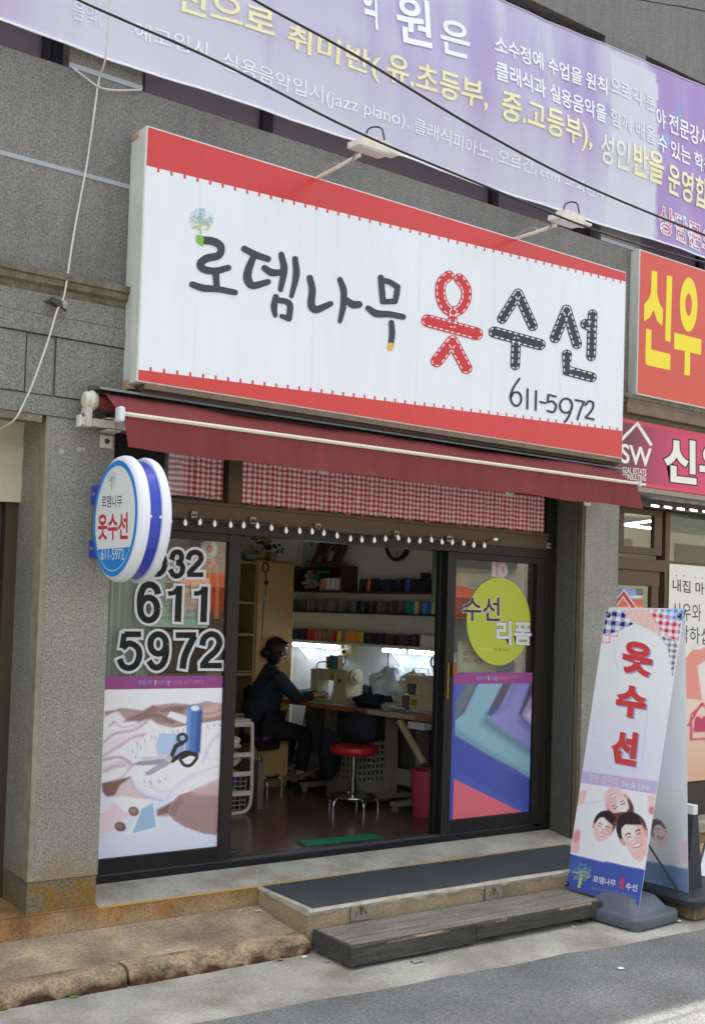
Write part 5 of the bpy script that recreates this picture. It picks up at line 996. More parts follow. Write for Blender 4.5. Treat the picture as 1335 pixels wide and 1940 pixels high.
w = MB(); bx0_ = aY(1267, 1075, .245).x; bz0_, bz1_ = aY(1300, 1481, .245).z, aY(1268, 1068, .245).z
cv = Canvas(lambda u, v: (bx0_ + 1.6 * u, .2445, bz0_ + (bz1_ - bz0_) * v), 90, 110); cv.fill((222, 220, 208)); cv.grad((1300, 1330), (1300, 1480), (226, 206, 184), (222, 176, 140), cv.pm([(1240, 1300), (1500, 1310), (1500, 1490), (1240, 1490)], 30))
cv.poly([(1280, 1325), (1284, 1265), (1310, 1232), (1350, 1225), (1350, 1260), (1326, 1280), (1328, 1326)], (222, 140, 126), 1.2); cv.poly([(1320, 1262), (1350, 1240), (1350, 1330), (1328, 1320)], (228, 216, 208), 1.5)
for p in ([(1308, 1400), (1308, 1355), (1330, 1334), (1352, 1350), (1352, 1402), (1308, 1400)], [(1302, 1376), (1328, 1332), (1350, 1352)]): cv.stroke(p, 4.2, (196, 44, 96), 1.2, 1, False)
cv.poly([(1312, 1386), (1314, 1362), (1320, 1356), (1328, 1360), (1338, 1354), (1345, 1362), (1345, 1388)], (190, 40, 96), 1.2)
for x, y in ((1288, 1145 + 100), (1296, 1238), (1312, 1222), (1287, 1262), (1291, 1268), (1322, 1218)): cv.stroke([(x, y), (x + 3, y + 4)], 1.6, (170, 172, 196), 1.2)
cv.into(w, film); a = Art(w, lambda x, y: aY(x, y, .2445), PLN, .001); bt_ = M('board_text', (44, 42, 46), .4)
a.text('내집 마련은', (1273, 1120), (1368, 1132), (1273, 1096), bt_, .01); a.text('신우와', (1272, 1175), (1327, 1178), (1272, 1141), bt_, 0); a.text('시작하십시오', (1262, 1213), (1385, 1228), (1262, 1180), bt_, 0)
for x, y in ((1280, 1090), (1295, 1091), (1315, 1094), (1329, 1095)): a.disc((x, y), 1.4, 1.4, rwd, 8)
fincol(w); w.build('poster_board', NS)
ledm = M('led_module', (235, 240, 255), .4, emit=2.2)
for k in range(12):
    c = aY(1240 + 24.3 * k, 958.5 + 2.8 * k, .1); L = thing('led_module', tuple(c), 'small lit white light module in the row under the estate sign', 'light module', 'light modules under the estate sign'); w = MB(); w.obox(c, (.03, 0, 0), (0, .012, .004), (0, -.002, .006), ledm); w.build('diffuser', L)
    w = MB(); w.box(c.x - .05, c.x + .05, c.y + .012, c.y + .02, c.z - .008, c.z + .02, nbd); w.build('holder', L)
w = MB(); w.box(6.2, 12, .118, .16, 2.655, 2.72, nbd); tag(w.build('light_rail'), 'dark rail carrying the white light modules', 'rail')
for (p_, q_, lab) in (((1180, 994), (1250, 985), 'upper lit fluorescent tube seen in the small office window'), ((1185, 995), (1232, 1001), 'lower lit fluorescent tube seen in the small office window')):
    w = MB(); w.tube([aY(*p_, 1.1), aY(*q_, 1.1)], .011, M('office_tube', (232, 238, 244), .4, emit=4.), 8); tag(w.build('office_tube'), lab, 'light tube')
# the other side of the street (seen in the panes)
OB = thing('opposite_building', (2, -13.5, 0), 'tan tiled building with an orange awning across the street', 'building')
w = MB(); w.box(-14, 34, -14.5, -13.5, 0, 4.3, M('tan_tile', (226, 218, 200), .6, var=.08)); w.build('wall', OB)
w = MB(); w.prism([(9.4, -13.5, 2.5), (9.4, -12.6, 2.2), (9.4, -12.6, 1.75), (9.4, -13.5, 1.9)], (7.8, 0, 0), M('orange_awning', (206, 92, 62), .6)); w.build('awning', OB)
w = MB()
for k in range(10): w.box(-13 + 4.2 * k, -10.6 + 4.2 * k, -13.52, -13.45, .4, 2.4, MATS['upper_window_glass']); w.box(-13 + 4.2 * k, -10.6 + 4.2 * k, -13.52, -13.45, 3.0, 4.0, MATS['upper_window_glass'])
w.build('window', OB)
w = MB(); w.box(-4, 3, -13.4, -13.3, 3.3, 3.8, M('green_sign', (60, 130, 84), .5)); w.build('sign', OB)
# ================================================================== interior of the shop
FZ = .263
def WL(u, d, z): return Vector((XW(u) - d, u, z))            # u along the right wall (into the shop), d out from it
dkw = M('dark_shelf_wood', (78, 58, 48), .5, var=.15, vs=9); shw = M('white_shelf', (190, 190, 182), .5); shd = M('dark_shelf', (50, 46, 44), .5)
def wbox(w, u0, u1, d0, d1, z0, z1, m):
    P = [WL(u, d, z) for u in (u0, u1) for d in (d0, d1) for z in (z0, z1)]; w.add(P, [(0, 1, 3, 2), (4, 6, 7, 5), (0, 4, 5, 1), (2, 3, 7, 6), (0, 2, 6, 4), (1, 5, 7, 3)], m)
w = MB(); wbox(w, .7, 3.38, 0, .15, 1.772, 1.788, shd); tag(w.build('wall_shelf', loc=WL(2, 0, 1.77)), 'dark middle wall shelf holding grey and green thread cones', 'shelf')
w = MB(); wbox(w, .7, 3.38, 0, .16, 1.500, 1.520, shw)
for u in (1.9, 2.7, 3.1): w.tube([WL(u, .01, 1.34), WL(u, .13, 1.5)], .008, shw, 6)
tag(w.build('wall_shelf', loc=WL(2, 0, 1.5)), 'white lower wall shelf with light tubes under it', 'shelf')
w = MB(); wbox(w, .7, 2.44, 0, .15, 1.950, 1.968, dkw); tag(w.build('wall_shelf', loc=WL(1.6, 0, 1.95)), 'upper brown wall shelf with black thread cones below the clock', 'shelf')
CU = thing('cubby_shelf', tuple(WL(2.86, .1, 1.955)), 'open dark wood cubby on the wall holding thread tubes', 'shelf')
w = MB(); wbox(w, 2.455, 3.27, 0, .17, 1.955, 1.972, dkw); wbox(w, 2.455, 3.27, 0, .17, 2.168, 2.185, dkw); wbox(w, 2.455, 2.475, 0, .17, 1.972, 2.168, dkw); wbox(w, 3.25, 3.27, 0, .17, 1.972, 2.168, dkw); wbox(w, 2.475, 3.25, .0, .008, 1.972, 2.168, dkw); w.build('case', CU)
spc = {}
def spool(u, d, z, r, h, rgb, label, group):
    k = (rgb, round(r, 3), round(h, 3))
    if k not in spc:
        m = M('thread_%d_%d_%d' % rgb, tuple(min(235, int(v * 1.28 + 6)) for v in rgb), .75, var=.06, vs=60); cone = M('spool_core', (150, 140, 126), .7)
        w = MB(); w.lathe([(r * .93, 0), (r, .01), (r * .86, h * .86), (r * .8, h * .9), (r * .36, h * .92)], (0, 0, 0), m, 12); w.lathe([(r * .34, h * .9), (r * .28, h), (0, h)], (0, 0, 0), cone, 8)
        o = w.build('thread_cone', smooth=50, loc=(0, 0, 0)); spc[k] = o
    else: o = spc[k].copy(); COL.objects.link(o)
    o.location = WL(u, d, z); o.rotation_euler = (0, 0, rnd.uniform(0, 6)); tag(o, label, 'thread cone', group); return o
def row(px0, px1, cols, z, r, h, nm, d=.075):
    us = []
    for k in range(len(cols)):                               # even spacing as seen along the wall
        x = px0 + (px1 - px0) * (k + .5) / len(cols); dd = _ray(x, 1190)
        t = (5.95 - d - CAM[0] - .12 * CAM[1]) / (dd[0] + .12 * dd[1]); us.append(CAM[1] + t * dd[1])
    for u, (c, cn) in zip(us, cols): spool(u, d, z, r, h * rnd.uniform(.95, 1.04), c, f'{cn} thread cone on the {nm}', f'{cn} thread cones on the {nm}')
cN = {'nv': ((38, 46, 74), 'navy'), 'bk': ((32, 32, 36), 'black'), 'rd': ((150, 36, 44), 'red'), 'mv': ((124, 84, 96), 'mauve'), 'bm': ((120, 92, 80), 'brown'), 'yl': ((196, 178, 54), 'yellow'), 'or': ((204, 120, 44), 'orange'), 'lg': ((150, 170, 70), 'yellow green'), 'db': ((64, 52, 50), 'dark brown'), 'pl': ((58, 44, 56), 'dark plum'), 'be': ((176, 164, 146), 'beige'), 'dg': ((72, 76, 78), 'dark grey'), 'gy': ((98, 102, 102), 'mid grey'), 'gg': ((58, 70, 62), 'dark green'), 'ol': ((90, 86, 66), 'olive'), 'te': ((40, 116, 104), 'teal'), 'bl': ((70, 124, 184), 'sky blue'), 'lb': ((48, 84, 150), 'blue'), 'pg': ((150, 176, 120), 'pale green'), 'rs': ((212, 92, 62), 'bright orange')}
row(541, 833, [cN[k] for k in 'nv nv nv bk nv bk rd rd mv mv bm bm bm rd yl bm or or or or lg bk db bk bk nv bk db db bk pl db pl bk pl bk be be be be be'.split()], 1.520, .026, .105, 'white lower shelf')
row(556, 833, [cN[k] for k in 'dg dg dg gy gy dg gy dg gy gy dg gy dg dg gy bk gg bk gg bk ol dg db gg db dg gg te te be ol bl lb pg te'.split()], 1.788, .027, .108, 'dark middle shelf')
row(681, 716, [cN[k] for k in 'bk bk rs bk bk'.split()], 1.968, .033, .115, 'brown upper shelf'); row(722, 814, [cN[k] for k in 'nv nv bk nv bk lb bk bk nv bk'.split()], 1.968, .036, .115, 'brown upper shelf')
w = MB(); w.lathe([(.04, 0), (.042, .01), (.042, .15), (.038, .155), (0, .155)], (0, 0, 0), M('crinkled_black_bag', (44, 44, 46), .25, bump=.8, bs=60), 14); o = w.build('thread_bag', smooth=40, loc=(0, 0, 0)); o.location = WL(1.56, .075, 1.968); tag(o, 'shiny black wrapped cone at the near end of the upper shelf', 'wrapped cone')
tubm = {}
for k, (x, y, c) in enumerate([(583, 1083, 0), (593, 1086, 1), (579, 1090, 0), (589, 1092, 0), (596, 1092, 2), (605, 1093, 3), (582, 1099, 0), (590, 1101, 0), (573, 1104, 0), (586, 1108, 0), (595, 1107, 0), (602, 1083, 2), (602, 1103, 2), (578, 1112, 0)]):
    c_, nm = [((176, 168, 150), 'cream'), ((196, 60, 60), 'red'), ((40, 150, 70), 'green'), ((40, 60, 50), 'dark')][c]
    dd = _ray(x, y); t = (5.95 - .15 - CAM[0] - .12 * CAM[1]) / (dd[0] + .12 * dd[1]); p = CAM + t * dd
    m = M('tube_' + nm, c_, .6); w = MB(); w.lathe([(.017, -.12), (.0175, 0), (.0125, .001), (.012, -.06), (0, -.06)], (0, 0, 0), m, 14, 'X'); w.lathe([(.0122, -.03), (.0, -.03)], (0, 0, 0), M('tube_hole', (30, 28, 26), .9), 10, 'X')
    for i, q in enumerate(w.v): w.v[i] = (-q[0], q[1], q[2])
    o = w.build('thread_tube', smooth=40, loc=(0, 0, 0)); o.location = Vector(p) ; tag(o, f'{nm} thread tube stacked in the wall cubby', 'thread tube', f'{nm} thread tubes in the cubby')
for x, c, nm in ((612, (204, 120, 90), 'orange labelled'), (623, (186, 184, 170), 'white'), (632, (186, 184, 170), 'white'), (641, (196, 194, 178), 'white'), (648, (186, 184, 170), 'white')):
    dd = _ray(x, 1118); t = (5.95 - .1 - CAM[0] - .12 * CAM[1]) / (dd[0] + .12 * dd[1]); p = CAM + t * dd
    spool(p[1], .1, 1.972, .034, .12, c, f'{nm} thread cone standing in the wall cubby', f'{nm} thread cones in the cubby')
# lights under the shelf
tub = M('light_tube', (226, 236, 250), .4, emit=12.0); tbh = M('tube_holder', (196, 196, 190), .5)
for i, (a0, b0, lab) in enumerate(((2.945, 3.17, 'lit white light tube at the far left under the lower shelf'), (2.57, 2.87, 'lit white light tube beside the meter box'), (1.77, 1.995, 'lit white light tube right of the hanging cord'), (1.43, 1.685, 'lit white light tube nearest the door frame'))):
    L = thing('light_tube', tuple(WL((a0 + b0) / 2, .1, 1.465)), lab, 'light tube', 'light tubes under the lower shelf'); w = MB(); w.tube([WL(a0, .10, 1.474), WL(b0, .10, 1.474)], .0145, tub, 10); w.build('tube', L, smooth=50); w = MB(); wbox(w, a0 - .02, b0 + .02, .082, .118, 1.489, 1.5, tbh); wbox(w, a0 - .02, b0 + .02, .076, .082, 1.462, 1.5, tbh); w.build('holder', L)  # holder's back plate is added to keep tube light off the wall
# clock, calendar, picture, meter box, scissors
CK = thing('wall_clock', tuple(WL(1.954, .02, 2.42)), 'round dark rimmed wall clock half hidden by the door head', 'clock')
w = MB(); cc = WL(1.954, 0, 2.395); w.lathe([(.165, 0), (.168, -.03), (.15, -.045), (.138, -.03), (.138, -.02)], cc, M('clock_rim', (48, 40, 38), .35), 40, 'X'); w.build('rim', CK, smooth=40)
w = MB(); w.lathe([(.14, -.02), (0, -.021)], cc, M('clock_face', (206, 202, 190), .5), 40, 'X')
for k in range(12): t = math.pi / 6 * k; w.obox(cc + Vector((-.0225, .115 * math.sin(t), .115 * math.cos(t))), (.001, 0, 0), (0, .004, 0), (0, 0, .004), blackish)
w.build('dial', CK); w = MB(); a = Art(w, lambda y, z: Vector((cc.x - .0225, y, z)), (-1, 0, 0)); a.text('6', (cc.y + .014, cc.z - .118), (cc.y - .014, cc.z - .118), (cc.y + .014, cc.z - .078), blackish, .01); w.build('numeral', CK)
w = MB(); w.obox(cc + Vector((-.025, -.03, -.03)), (.001, 0, 0), (0, .035, .035), (0, .003, -.003), blackish); w.obox(cc + Vector((-.026, .01, -.025)), (.001, 0, 0), (0, .012, -.027), (0, .004, .002), blackish); w.build('hand', CK)
w = MB(); wbox(w, 2.95, 3.2, .004, .012, 2.2, 2.5, M('calendar_paper', (186, 194, 186), .7)); wbox(w, 3.0, 3.15, .013, .014, 2.235, 2.25, M('calendar_print', (90, 96, 92), .7)); wbox(w, 3.06, 3.09, .013, .014, 2.38, 2.41, MATS['calendar_print']); tag(w.build('calendar'), 'pale green calendar sheet on the wall behind the picture frame', 'calendar')
PF = thing('picture_frame', tuple(WL(2.73, .1, 2.187)), 'brown picture frame leaning on top of the cubby', 'picture')
def lean(u0, u1, t0, t1, off, m, w):                        # slab leaning back towards the wall
    P = [WL(u - .05, .15 - .11 * t + o * .9, 2.187 + .245 * t) for u in (u0, u1) for t in (t0, t1) for o in (off, off + .012)]; w.add(P, [(0, 1, 3, 2), (4, 6, 7, 5), (0, 4, 5, 1), (2, 3, 7, 6), (0, 2, 6, 4), (1, 5, 7, 3)], m)
w = MB(); fr = M('frame_brown', (90, 54, 44), .4); lean(2.56, 2.96, 0, .12, 0, fr, w); lean(2.56, 2.96, .88, 1, 0, fr, w); lean(2.56, 2.61, .12, .88, 0, fr, w); lean(2.91, 2.96, .12, .88, 0, fr, w); w.build('frame', PF); w = MB(); lean(2.61, 2.91, .12, .88, 0, M('dark_photo', (52, 52, 50), .4), w); lean(2.69, 2.74, .2, .55, .004, M('photo_pale', (170, 166, 156), .5), w); lean(2.75, 2.79, .35, .8, .004, M('photo_grey', (120, 116, 106), .5), w); lean(2.83, 2.88, .15, .4, .004, MATS['photo_grey'], w); w.build('photo', PF)
w = MB(); wbox(w, 2.44, 2.58, 0, .06, 1.40, 1.52, M('meter_cream', (196, 186, 140), .5)); w.ball(WL(2.53, .065, 1.435), .018, blackish); tag(w.build('meter_box', bevel=.004), 'cream meter box on the wall under the lower shelf', 'box')
def scis(u, z, lab, L=.26):
    p = WL(u, .015, z); w = MB(); bkm = M('scissor_handle', (30, 30, 32), .4)
    for s in (-1, 1): w.tube([p + Vector((0, s * .028 + .028 * math.cos(t), .04 * math.sin(t))) for t in np.linspace(0, 2 * math.pi, 13)], .006, bkm, 6); w.tube([p + Vector((0, s * .02, -.035)), p + Vector((0, s * .004, -.10))], .007, bkm, 6); w.prism([p + Vector((0, s * .006, -.09)), p + Vector((0, -s * .006, -.09)), p + Vector((0, -s * .008, -L))], (-.003, 0, 0), M('scissor_steel', (130, 132, 134), .3, metal=.8))
    tag(w.build('scissors', smooth=40), lab, 'scissors')
scis(2.61, 1.36, 'black handled scissors hanging beside the meter box'); scis(1.49, 1.40, 'black handled scissors hanging next to the door frame', .3)
w = MB(); w.tube([WL(2.03, .012, 1.5), WL(2.04, .012, 1.3), WL(2.04, .014, 1.14)], .004, sock, 6); wbox(w, 2.02, 2.06, .008, .03, 1.27, 1.33, shd); tag(w.build('hanging_switch'), 'dark cord with a small switch hanging on the white wall', 'switch')
# sewing table
tt = M('table_top', (146, 152, 146), .5, var=.06); te1, te2 = M('table_edge_rust', (150, 84, 46), .6, var=.1), M('table_edge_beige', (170, 146, 112), .6); mgr = M('table_leg_beige', (132, 126, 112), .5, var=.08)
TB = thing('sewing_table', tuple(WL(1.9, .35, FZ)), 'long sewing table with brown edging along the right wall', 'table')
w = MB(); wbox(w, .42, 3.15, .05, .6, .99, 1.022, tt); w.build('table_top', TB)
for u0, u1, m in ((.42, 1.05, te1), (1.05, 1.58, te2), (1.58, 2.02, te1), (2.03, 3.15, te1)):
    w = MB(); wbox(w, u0, u1, .6, .612, .988, 1.024, m); w.build('edging', TB)
for u in (.62, 1.28, 1.62, 2.35, 3.0):
    w = MB(); wbox(w, u - .03, u + .03, .28, .36, .34, .99, mgr); w.build('leg', TB); w = MB(); wbox(w, u - .025, u + .025, .08, .60, .31, .345, mgr); w.build('foot_rail', TB)
    for d in (.1, .57): w = MB(); w.lathe([(.0, -.012), (.024, -.012), (.024, .012), (0, .012)], WL(u, d, FZ + .025), M('castor_grey', (120, 118, 112), .5), 12, 'Y'); w.build('castor', TB, smooth=40)
w = MB(); wbox(w, .62, 3.0, .27, .29, .42, .55, mgr); wbox(w, .62, 3.0, .06, .08, .34, .98, M('under_table_panel', (92, 90, 84), .7)); w.build('brace', TB)
for u in (.9, 2.6):
    w = MB(); P = WL(u, .42, .34); w.obox(P + Vector((0, 0, .05)), (.02, .13, .0), (.13, 0, .05), (0, 0, .008), mgr); w.build('treadle', TB); w = MB(); w.tube([P + Vector((0, .1, .06)), WL(u + .1, .3, .95)], .006, shd, 6); w.build('pedal_rod', TB)
w = MB(); w.lathe([(.02, -.1), (.085, -.1), (.1, -.06), (.1, .06), (.07, .1), (0, .1)], WL(.72, .3, .82), mgr, 18, 'Y'); wbox(w, .95, 1.12, .55, .62, .925, .975, M('switch_box', (190, 188, 180), .5)); w.build('motor', TB, smooth=40)
mc = M('machine_cream', (176, 166, 136), .4, spec=.5, var=.04, vs=9); mcd = M('machine_shadow_grey', (90, 86, 76), .5); chrome = M('chrome', (190, 190, 190), .15, metal=1.)  # darker grey serves the dial, grooves and lower arm part
def mach1(u):
    r = thing('sewing_machine', tuple(WL(u, .35, 1.022)), 'cream flat bed sewing machine with a packet of thread on top', 'sewing machine')
    w = MB(); wbox(w, u - .26, u + .24, .26, .44, 1.022, 1.05, mc); w.build('bed', r, bevel=.006)
    w = MB(); P = [WL(u - .22, .28, 1.05), WL(u - .02, .28, 1.05), WL(u - .05, .28, 1.12), WL(u - .07, .28, 1.27), WL(u - .20, .28, 1.27), WL(u - .21, .28, 1.14)]; w.prism(P, (-.13, -.0, 0), mc); w.build('column', r, bevel=.012)
    w = MB(); wbox(w, u - .18, u + .25, .29, .40, 1.20, 1.30, mc); w.build('arm', r, bevel=.018)
    w = MB(); wbox(w, u + .17, u + .26, .285, .405, 1.10, 1.29, mc); w.tube([WL(u + .215, .35, 1.10), WL(u + .215, .35, 1.052)], .008, chrome, 8); w.build('head', r, bevel=.014)
    w = MB(); c = WL(u - .24, .345, 1.25); w.lathe([(0, -.03), (.035, -.03), (.04, -.012), (.062, -.01), (.066, .0), (.062, .03), (.045, .034), (0, .034)], c, mc, 24, 'Y'); w.build('hand_wheel', r, smooth=40)
    w = MB(); w.lathe([(.02, -.004), (.02, 0), (0, .0)], WL(u - .13, .422, 1.21), mcd, 14, 'X'); wbox(w, u - .06, u - .0, .402, .405, 1.215, 1.25, M('label_ochre', (150, 120, 40), .5)); w.build('dial', r)
    w = MB(); wbox(w, u - .03, u + .12, .31, .36, 1.302, 1.40, M('thread_packet', (124, 100, 74), .6)); wbox(w, u - .0, u + .07, .30, .37, 1.302, 1.412, M('teal_wrap', (44, 110, 110), .5)); o = w.build('thread_packet'); tag(o, 'brown and teal packet lying on the far sewing machine', 'packet')
    w = MB(); w.tube(spline([WL(u + .26, .35, 1.27), WL(u + .22, .36, 1.34), WL(u + .1, .36, 1.35), WL(u + .02, .35, 1.30)]), .005, sock, 6); w.build('thread_guide', r)
    w = MB(); wbox(w, u - .34, u - .22, .2, .42, 1.022, 1.09, mc); w.build('end_block', r, bevel=.03)
mach1(2.27)
def mach2(u):
    r = thing('sewing_machine', tuple(WL(u, .35, 1.022)), 'boxy cream overlock sewing machine at the near end of the table', 'sewing machine')
    w = MB(); wbox(w, u - .2, u + .2, .24, .46, 1.022, 1.16, mc); w.build('bed', r, bevel=.012)
    w = MB(); P = [WL(u - .2, .26, 1.16), WL(u + .06, .26, 1.16), WL(u + .05, .26, 1.24), WL(u - .0, .26, 1.30), WL(u - .14, .26, 1.29), WL(u - .19, .26, 1.22)]; w.prism(P, (-.17, 0, 0), mc); w.build('top_cover', r, bevel=.014)
    w = MB(); wbox(w, u + .04, u + .20, .28, .42, 1.24, 1.31, mc); wbox(w, u + .15, u + .20, .30, .40, 1.16, 1.25, mcd); w.build('arm', r, bevel=.012)
    w = MB(); wbox(w, u + .2, u + .3, .26, .44, 1.022, 1.14, mc); w.build('work_plate', r, bevel=.008)
    w = MB(); wbox(w, u - .16, u + .0, .459, .4625, 1.045, 1.05, mcd); wbox(w, u + .1, u + .18, .459, .4635, 1.04, 1.15, mcd); w.build('front_groove', r)
    for k, (du, c_) in enumerate(((-.1, (60, 60, 66)), (-.02, (170, 160, 140)), (.06, (110, 50, 56)))):
        w = MB(); w.lathe([(.026, 0), (.022, .09), (.01, .095), (0, .11)], WL(u + du, .14, 1.30), M('overlock_thread_%s' % ('dark', 'beige', 'wine')[k], c_, .7), 12); w.tube([WL(u + du, .14, 1.03), WL(u + du, .14, 1.30)], .006, chrome, 6); w.build('thread_spool', r, smooth=40)
    w = MB(); c = WL(u - .21, .38, 1.10); w.lathe([(0, -.02), (.028, -.02), (.05, -.005), (.056, .012), (.05, .03), (0, .03)], c, mc, 22, 'Y'); w.build('hand_wheel', r, smooth=40)
    for k in range(4):
        w = MB(); w.lathe([(.015, 0), (.015, .008), (.009, .012), (.009, .028), (0, .03)], WL(u - .02 + .03 * k, .44, 1.31), chrome, 10); w.build('tension_knob', r, smooth=40)
    w = MB(); w.tube([WL(u + .15, .4, 1.31), WL(u + .12, .4, 1.37), WL(u - .04, .42, 1.37), WL(u - .05, .42, 1.31)], .004, chrome, 6); w.build('thread_guide', r); w = MB(); wbox(w, u + .02, u + .08, .461, .464, 1.08, 1.13, MATS['label_ochre']); w.build('name_plate', r)
mach2(1.18)
for u, d, lab in ((1.93, .28, 'black thread cone beside the heap of cloth'), (2.08, .2, 'black thread cone behind the far sewing machine'), (.83, .3, 'black thread cone standing right of the overlock machine')):
    o = spool(u, d, 1.022, .03, .17, (30, 30, 34), lab, 'x'); del o['group']
def cloth(name, c, rx, ry, rz, m, lab, seed, amp=.25, n=26):
    r = np.random.RandomState(seed); w = MB(); vs = []; ph = r.rand(8) * 6
    for j in range(n + 1):
        f = math.pi * j / n
        for i in range(n):
            t = 2 * math.pi * i / n; k = 1 + amp * (math.sin(3 * t + ph[0] + 2 * f) * .4 + math.sin(7 * t + ph[1] - 3 * f) * .22 + math.sin(5 * f + ph[2] + t) * .3)
            vs.append((c[0] + rx * k * math.sin(f) * math.cos(t), c[1] + ry * k * math.sin(f) * math.sin(t), max(c[2] - rz * .98, c[2] - rz * k * math.cos(f))))
    w.add(vs, [(j * n + i, j * n + (i + 1) % n, (j + 1) * n + (i + 1) % n, (j + 1) * n + i) for j in range(n) for i in range(n)], m); return tag(w.build(name, smooth=80), lab, 'cloth')
cw = M('white_print_cloth', (196, 204, 206), .85, grain=.2, gs=60); c = WL(1.68, .3, 1.18); cloth('cloth_heap', c, .13, .17, .155, cw, 'crumpled white patterned cloth heaped on the sewing table', 3, .35); cloth('cloth_heap', WL(1.50, .24, 1.16), .1, .13, .14, M('cream_cloth', (176, 168, 150), .85), 'cream folded cloth between the white heap and the overlock machine', 5, .4); cloth('cloth_heap', WL(1.75, .4, 1.075), .16, .2, .055, M('black_cloth', (30, 31, 36), .9), 'black cloth lying under the white heap', 7, .3); cloth('cloth_heap', WL(1.62, .66, .86), .1, .22, .13, MATS['black_cloth'], 'black garment hanging behind the red stool', 9, .25); cloth('cloth_heap', WL(1.95, .66, .62), .07, .12, .2, MATS['black_cloth'], 'black trouser leg hanging from the perforated basket', 11, .2)
cloth('folded_cloth', WL(1.02, .2, 1.24), .1, .14, .05, M('grey_white_cloth', (186, 188, 186), .85), 'grey white folded cloth lying behind the overlock machine', 21, .3); cloth('folded_cloth', WL(2.62, .3, 1.055), .13, .16, .045, M('dark_blue_cloth', (52, 62, 84), .9), 'dark blue cloth on the far end of the sewing table', 23, .3); cloth('folded_cloth', WL(1.45, .45, 1.05), .09, .12, .035, M('pale_grey_cloth', (170, 172, 168), .85), 'pale cloth scrap at the front of the sewing table', 25, .35)
for k, (u, c_, lab) in enumerate(((2.72, (150, 60, 60), 'red and white pin box beside the far sewing machine'), (1.86, (60, 90, 120), 'small blue tin on the sewing table near the black cone'))):
    w = MB(); wbox(w, u - .03, u + .03, .12, .2, 1.022, 1.08, M('tin_%s' % ('red', 'blue')[k], c_, .5)); wbox(w, u - .032, u + .032, .118, .202, 1.08, 1.092, shw); tag(w.build('tin_box', bevel=.003), lab, 'tin')
# perforated basket, cardboard box, bin, tube, stool
bkt = M('basket_white', (158, 156, 146), .6); BK = thing('laundry_basket', tuple(WL(1.9, .62, FZ)), 'white plastic basket with square holes under the table', 'basket'); w = MB(); c = WL(1.88, .42, FZ + .2)
for sx_, sy_, ax in ((0, -1, 0), (0, 1, 0), (-1, 0, 1), (1, 0, 1)):
    L_ = .2 if ax == 0 else .15
    for k in range(8):
        t = -L_ + 2 * L_ * k / 7; p = c + (Vector((t * .75, sy_ * .2, 0)) if ax == 0 else Vector((sx_ * .15, t * 1.33, 0))); w.obox(p + Vector((0, 0, .13)), (.006, 0, 0) if ax == 0 else (.004, 0, 0), (0, .004, 0) if ax == 0 else (0, .006, 0), (0, 0, .16), bkt)
    for k in range(7):
        z = c.z - .03 + .05 * k; w.obox(Vector((c.x + (sx_ * .15 if ax else 0), c.y + (0 if ax else sy_ * .2), z)), (.15, 0, 0) if ax == 0 else (.004, 0, 0), (0, .004, 0) if ax == 0 else (0, .2, 0), (0, 0, .008), bkt)
w.obox(c + Vector((0, 0, -.03)), (.15, 0, 0), (0, .2, 0), (0, 0, .005), bkt); w.obox(c + Vector((0, 0, -.11)), (.16, 0, 0), (0, .21, 0), (0, 0, .08), mgr); w.build('basket_wall', BK)
p = aZ(632, 1482, FZ); w = MB(); w.box(p.x - .1, p.x + .1, p.y - .05, p.y + .15, FZ, FZ + .17, M('cardboard', (150, 116, 78), .8, var=.1)); tag(w.build('cardboard_box', bevel=.004), 'small cardboard box on the floor under the far machine', 'box')
pk = M('pink_plastic', (186, 70, 92), .45, var=.04); BI = thing('waste_bin', (5.37, 1.08, FZ), 'pink waste bin with a black label beside the table leg', 'bin')
w = MB(); w.lathe([(0, 0), (.10, 0), (.105, .01), (.128, .325), (.138, .33), (.138, .345), (.124, .345), (.100, .02), (0, .02)], (5.37, 1.08, FZ), pk, 28); w.build('bucket', BI, smooth=40)
w = MB(); vs = []
for k in range(7):
    t = math.radians(-98 + 9 * k); vs += [(5.37 + .121 * math.cos(t), 1.08 + .121 * math.sin(t), FZ + .225), (5.37 + .128 * math.cos(t), 1.08 + .128 * math.sin(t), FZ + .30)]
w.add(vs, [(2 * k, 2 * k + 2, 2 * k + 3, 2 * k + 1) for k in range(6)], M('bin_label', (36, 34, 32), .5)); w.add([(p[0], p[1] - .002, (p[2] - FZ - .26) * .5 + FZ + .255) for p in vs[4:10]], [(0, 2, 3, 1), (2, 4, 5, 3)], M('bin_label_yellow', (190, 160, 40), .5)); w.build('label', BI)
a0, b0 = aY(757, 1366, 1.30), aY(803, 1447, 1.06); w = MB(); w.tube([a0, b0], .03, M('cardboard_tube', (176, 154, 116), .7, var=.08), 14); tag(w.build('cardboard_tube', smooth=40), 'long cardboard tube leaning from the table into the pink bin', 'tube')
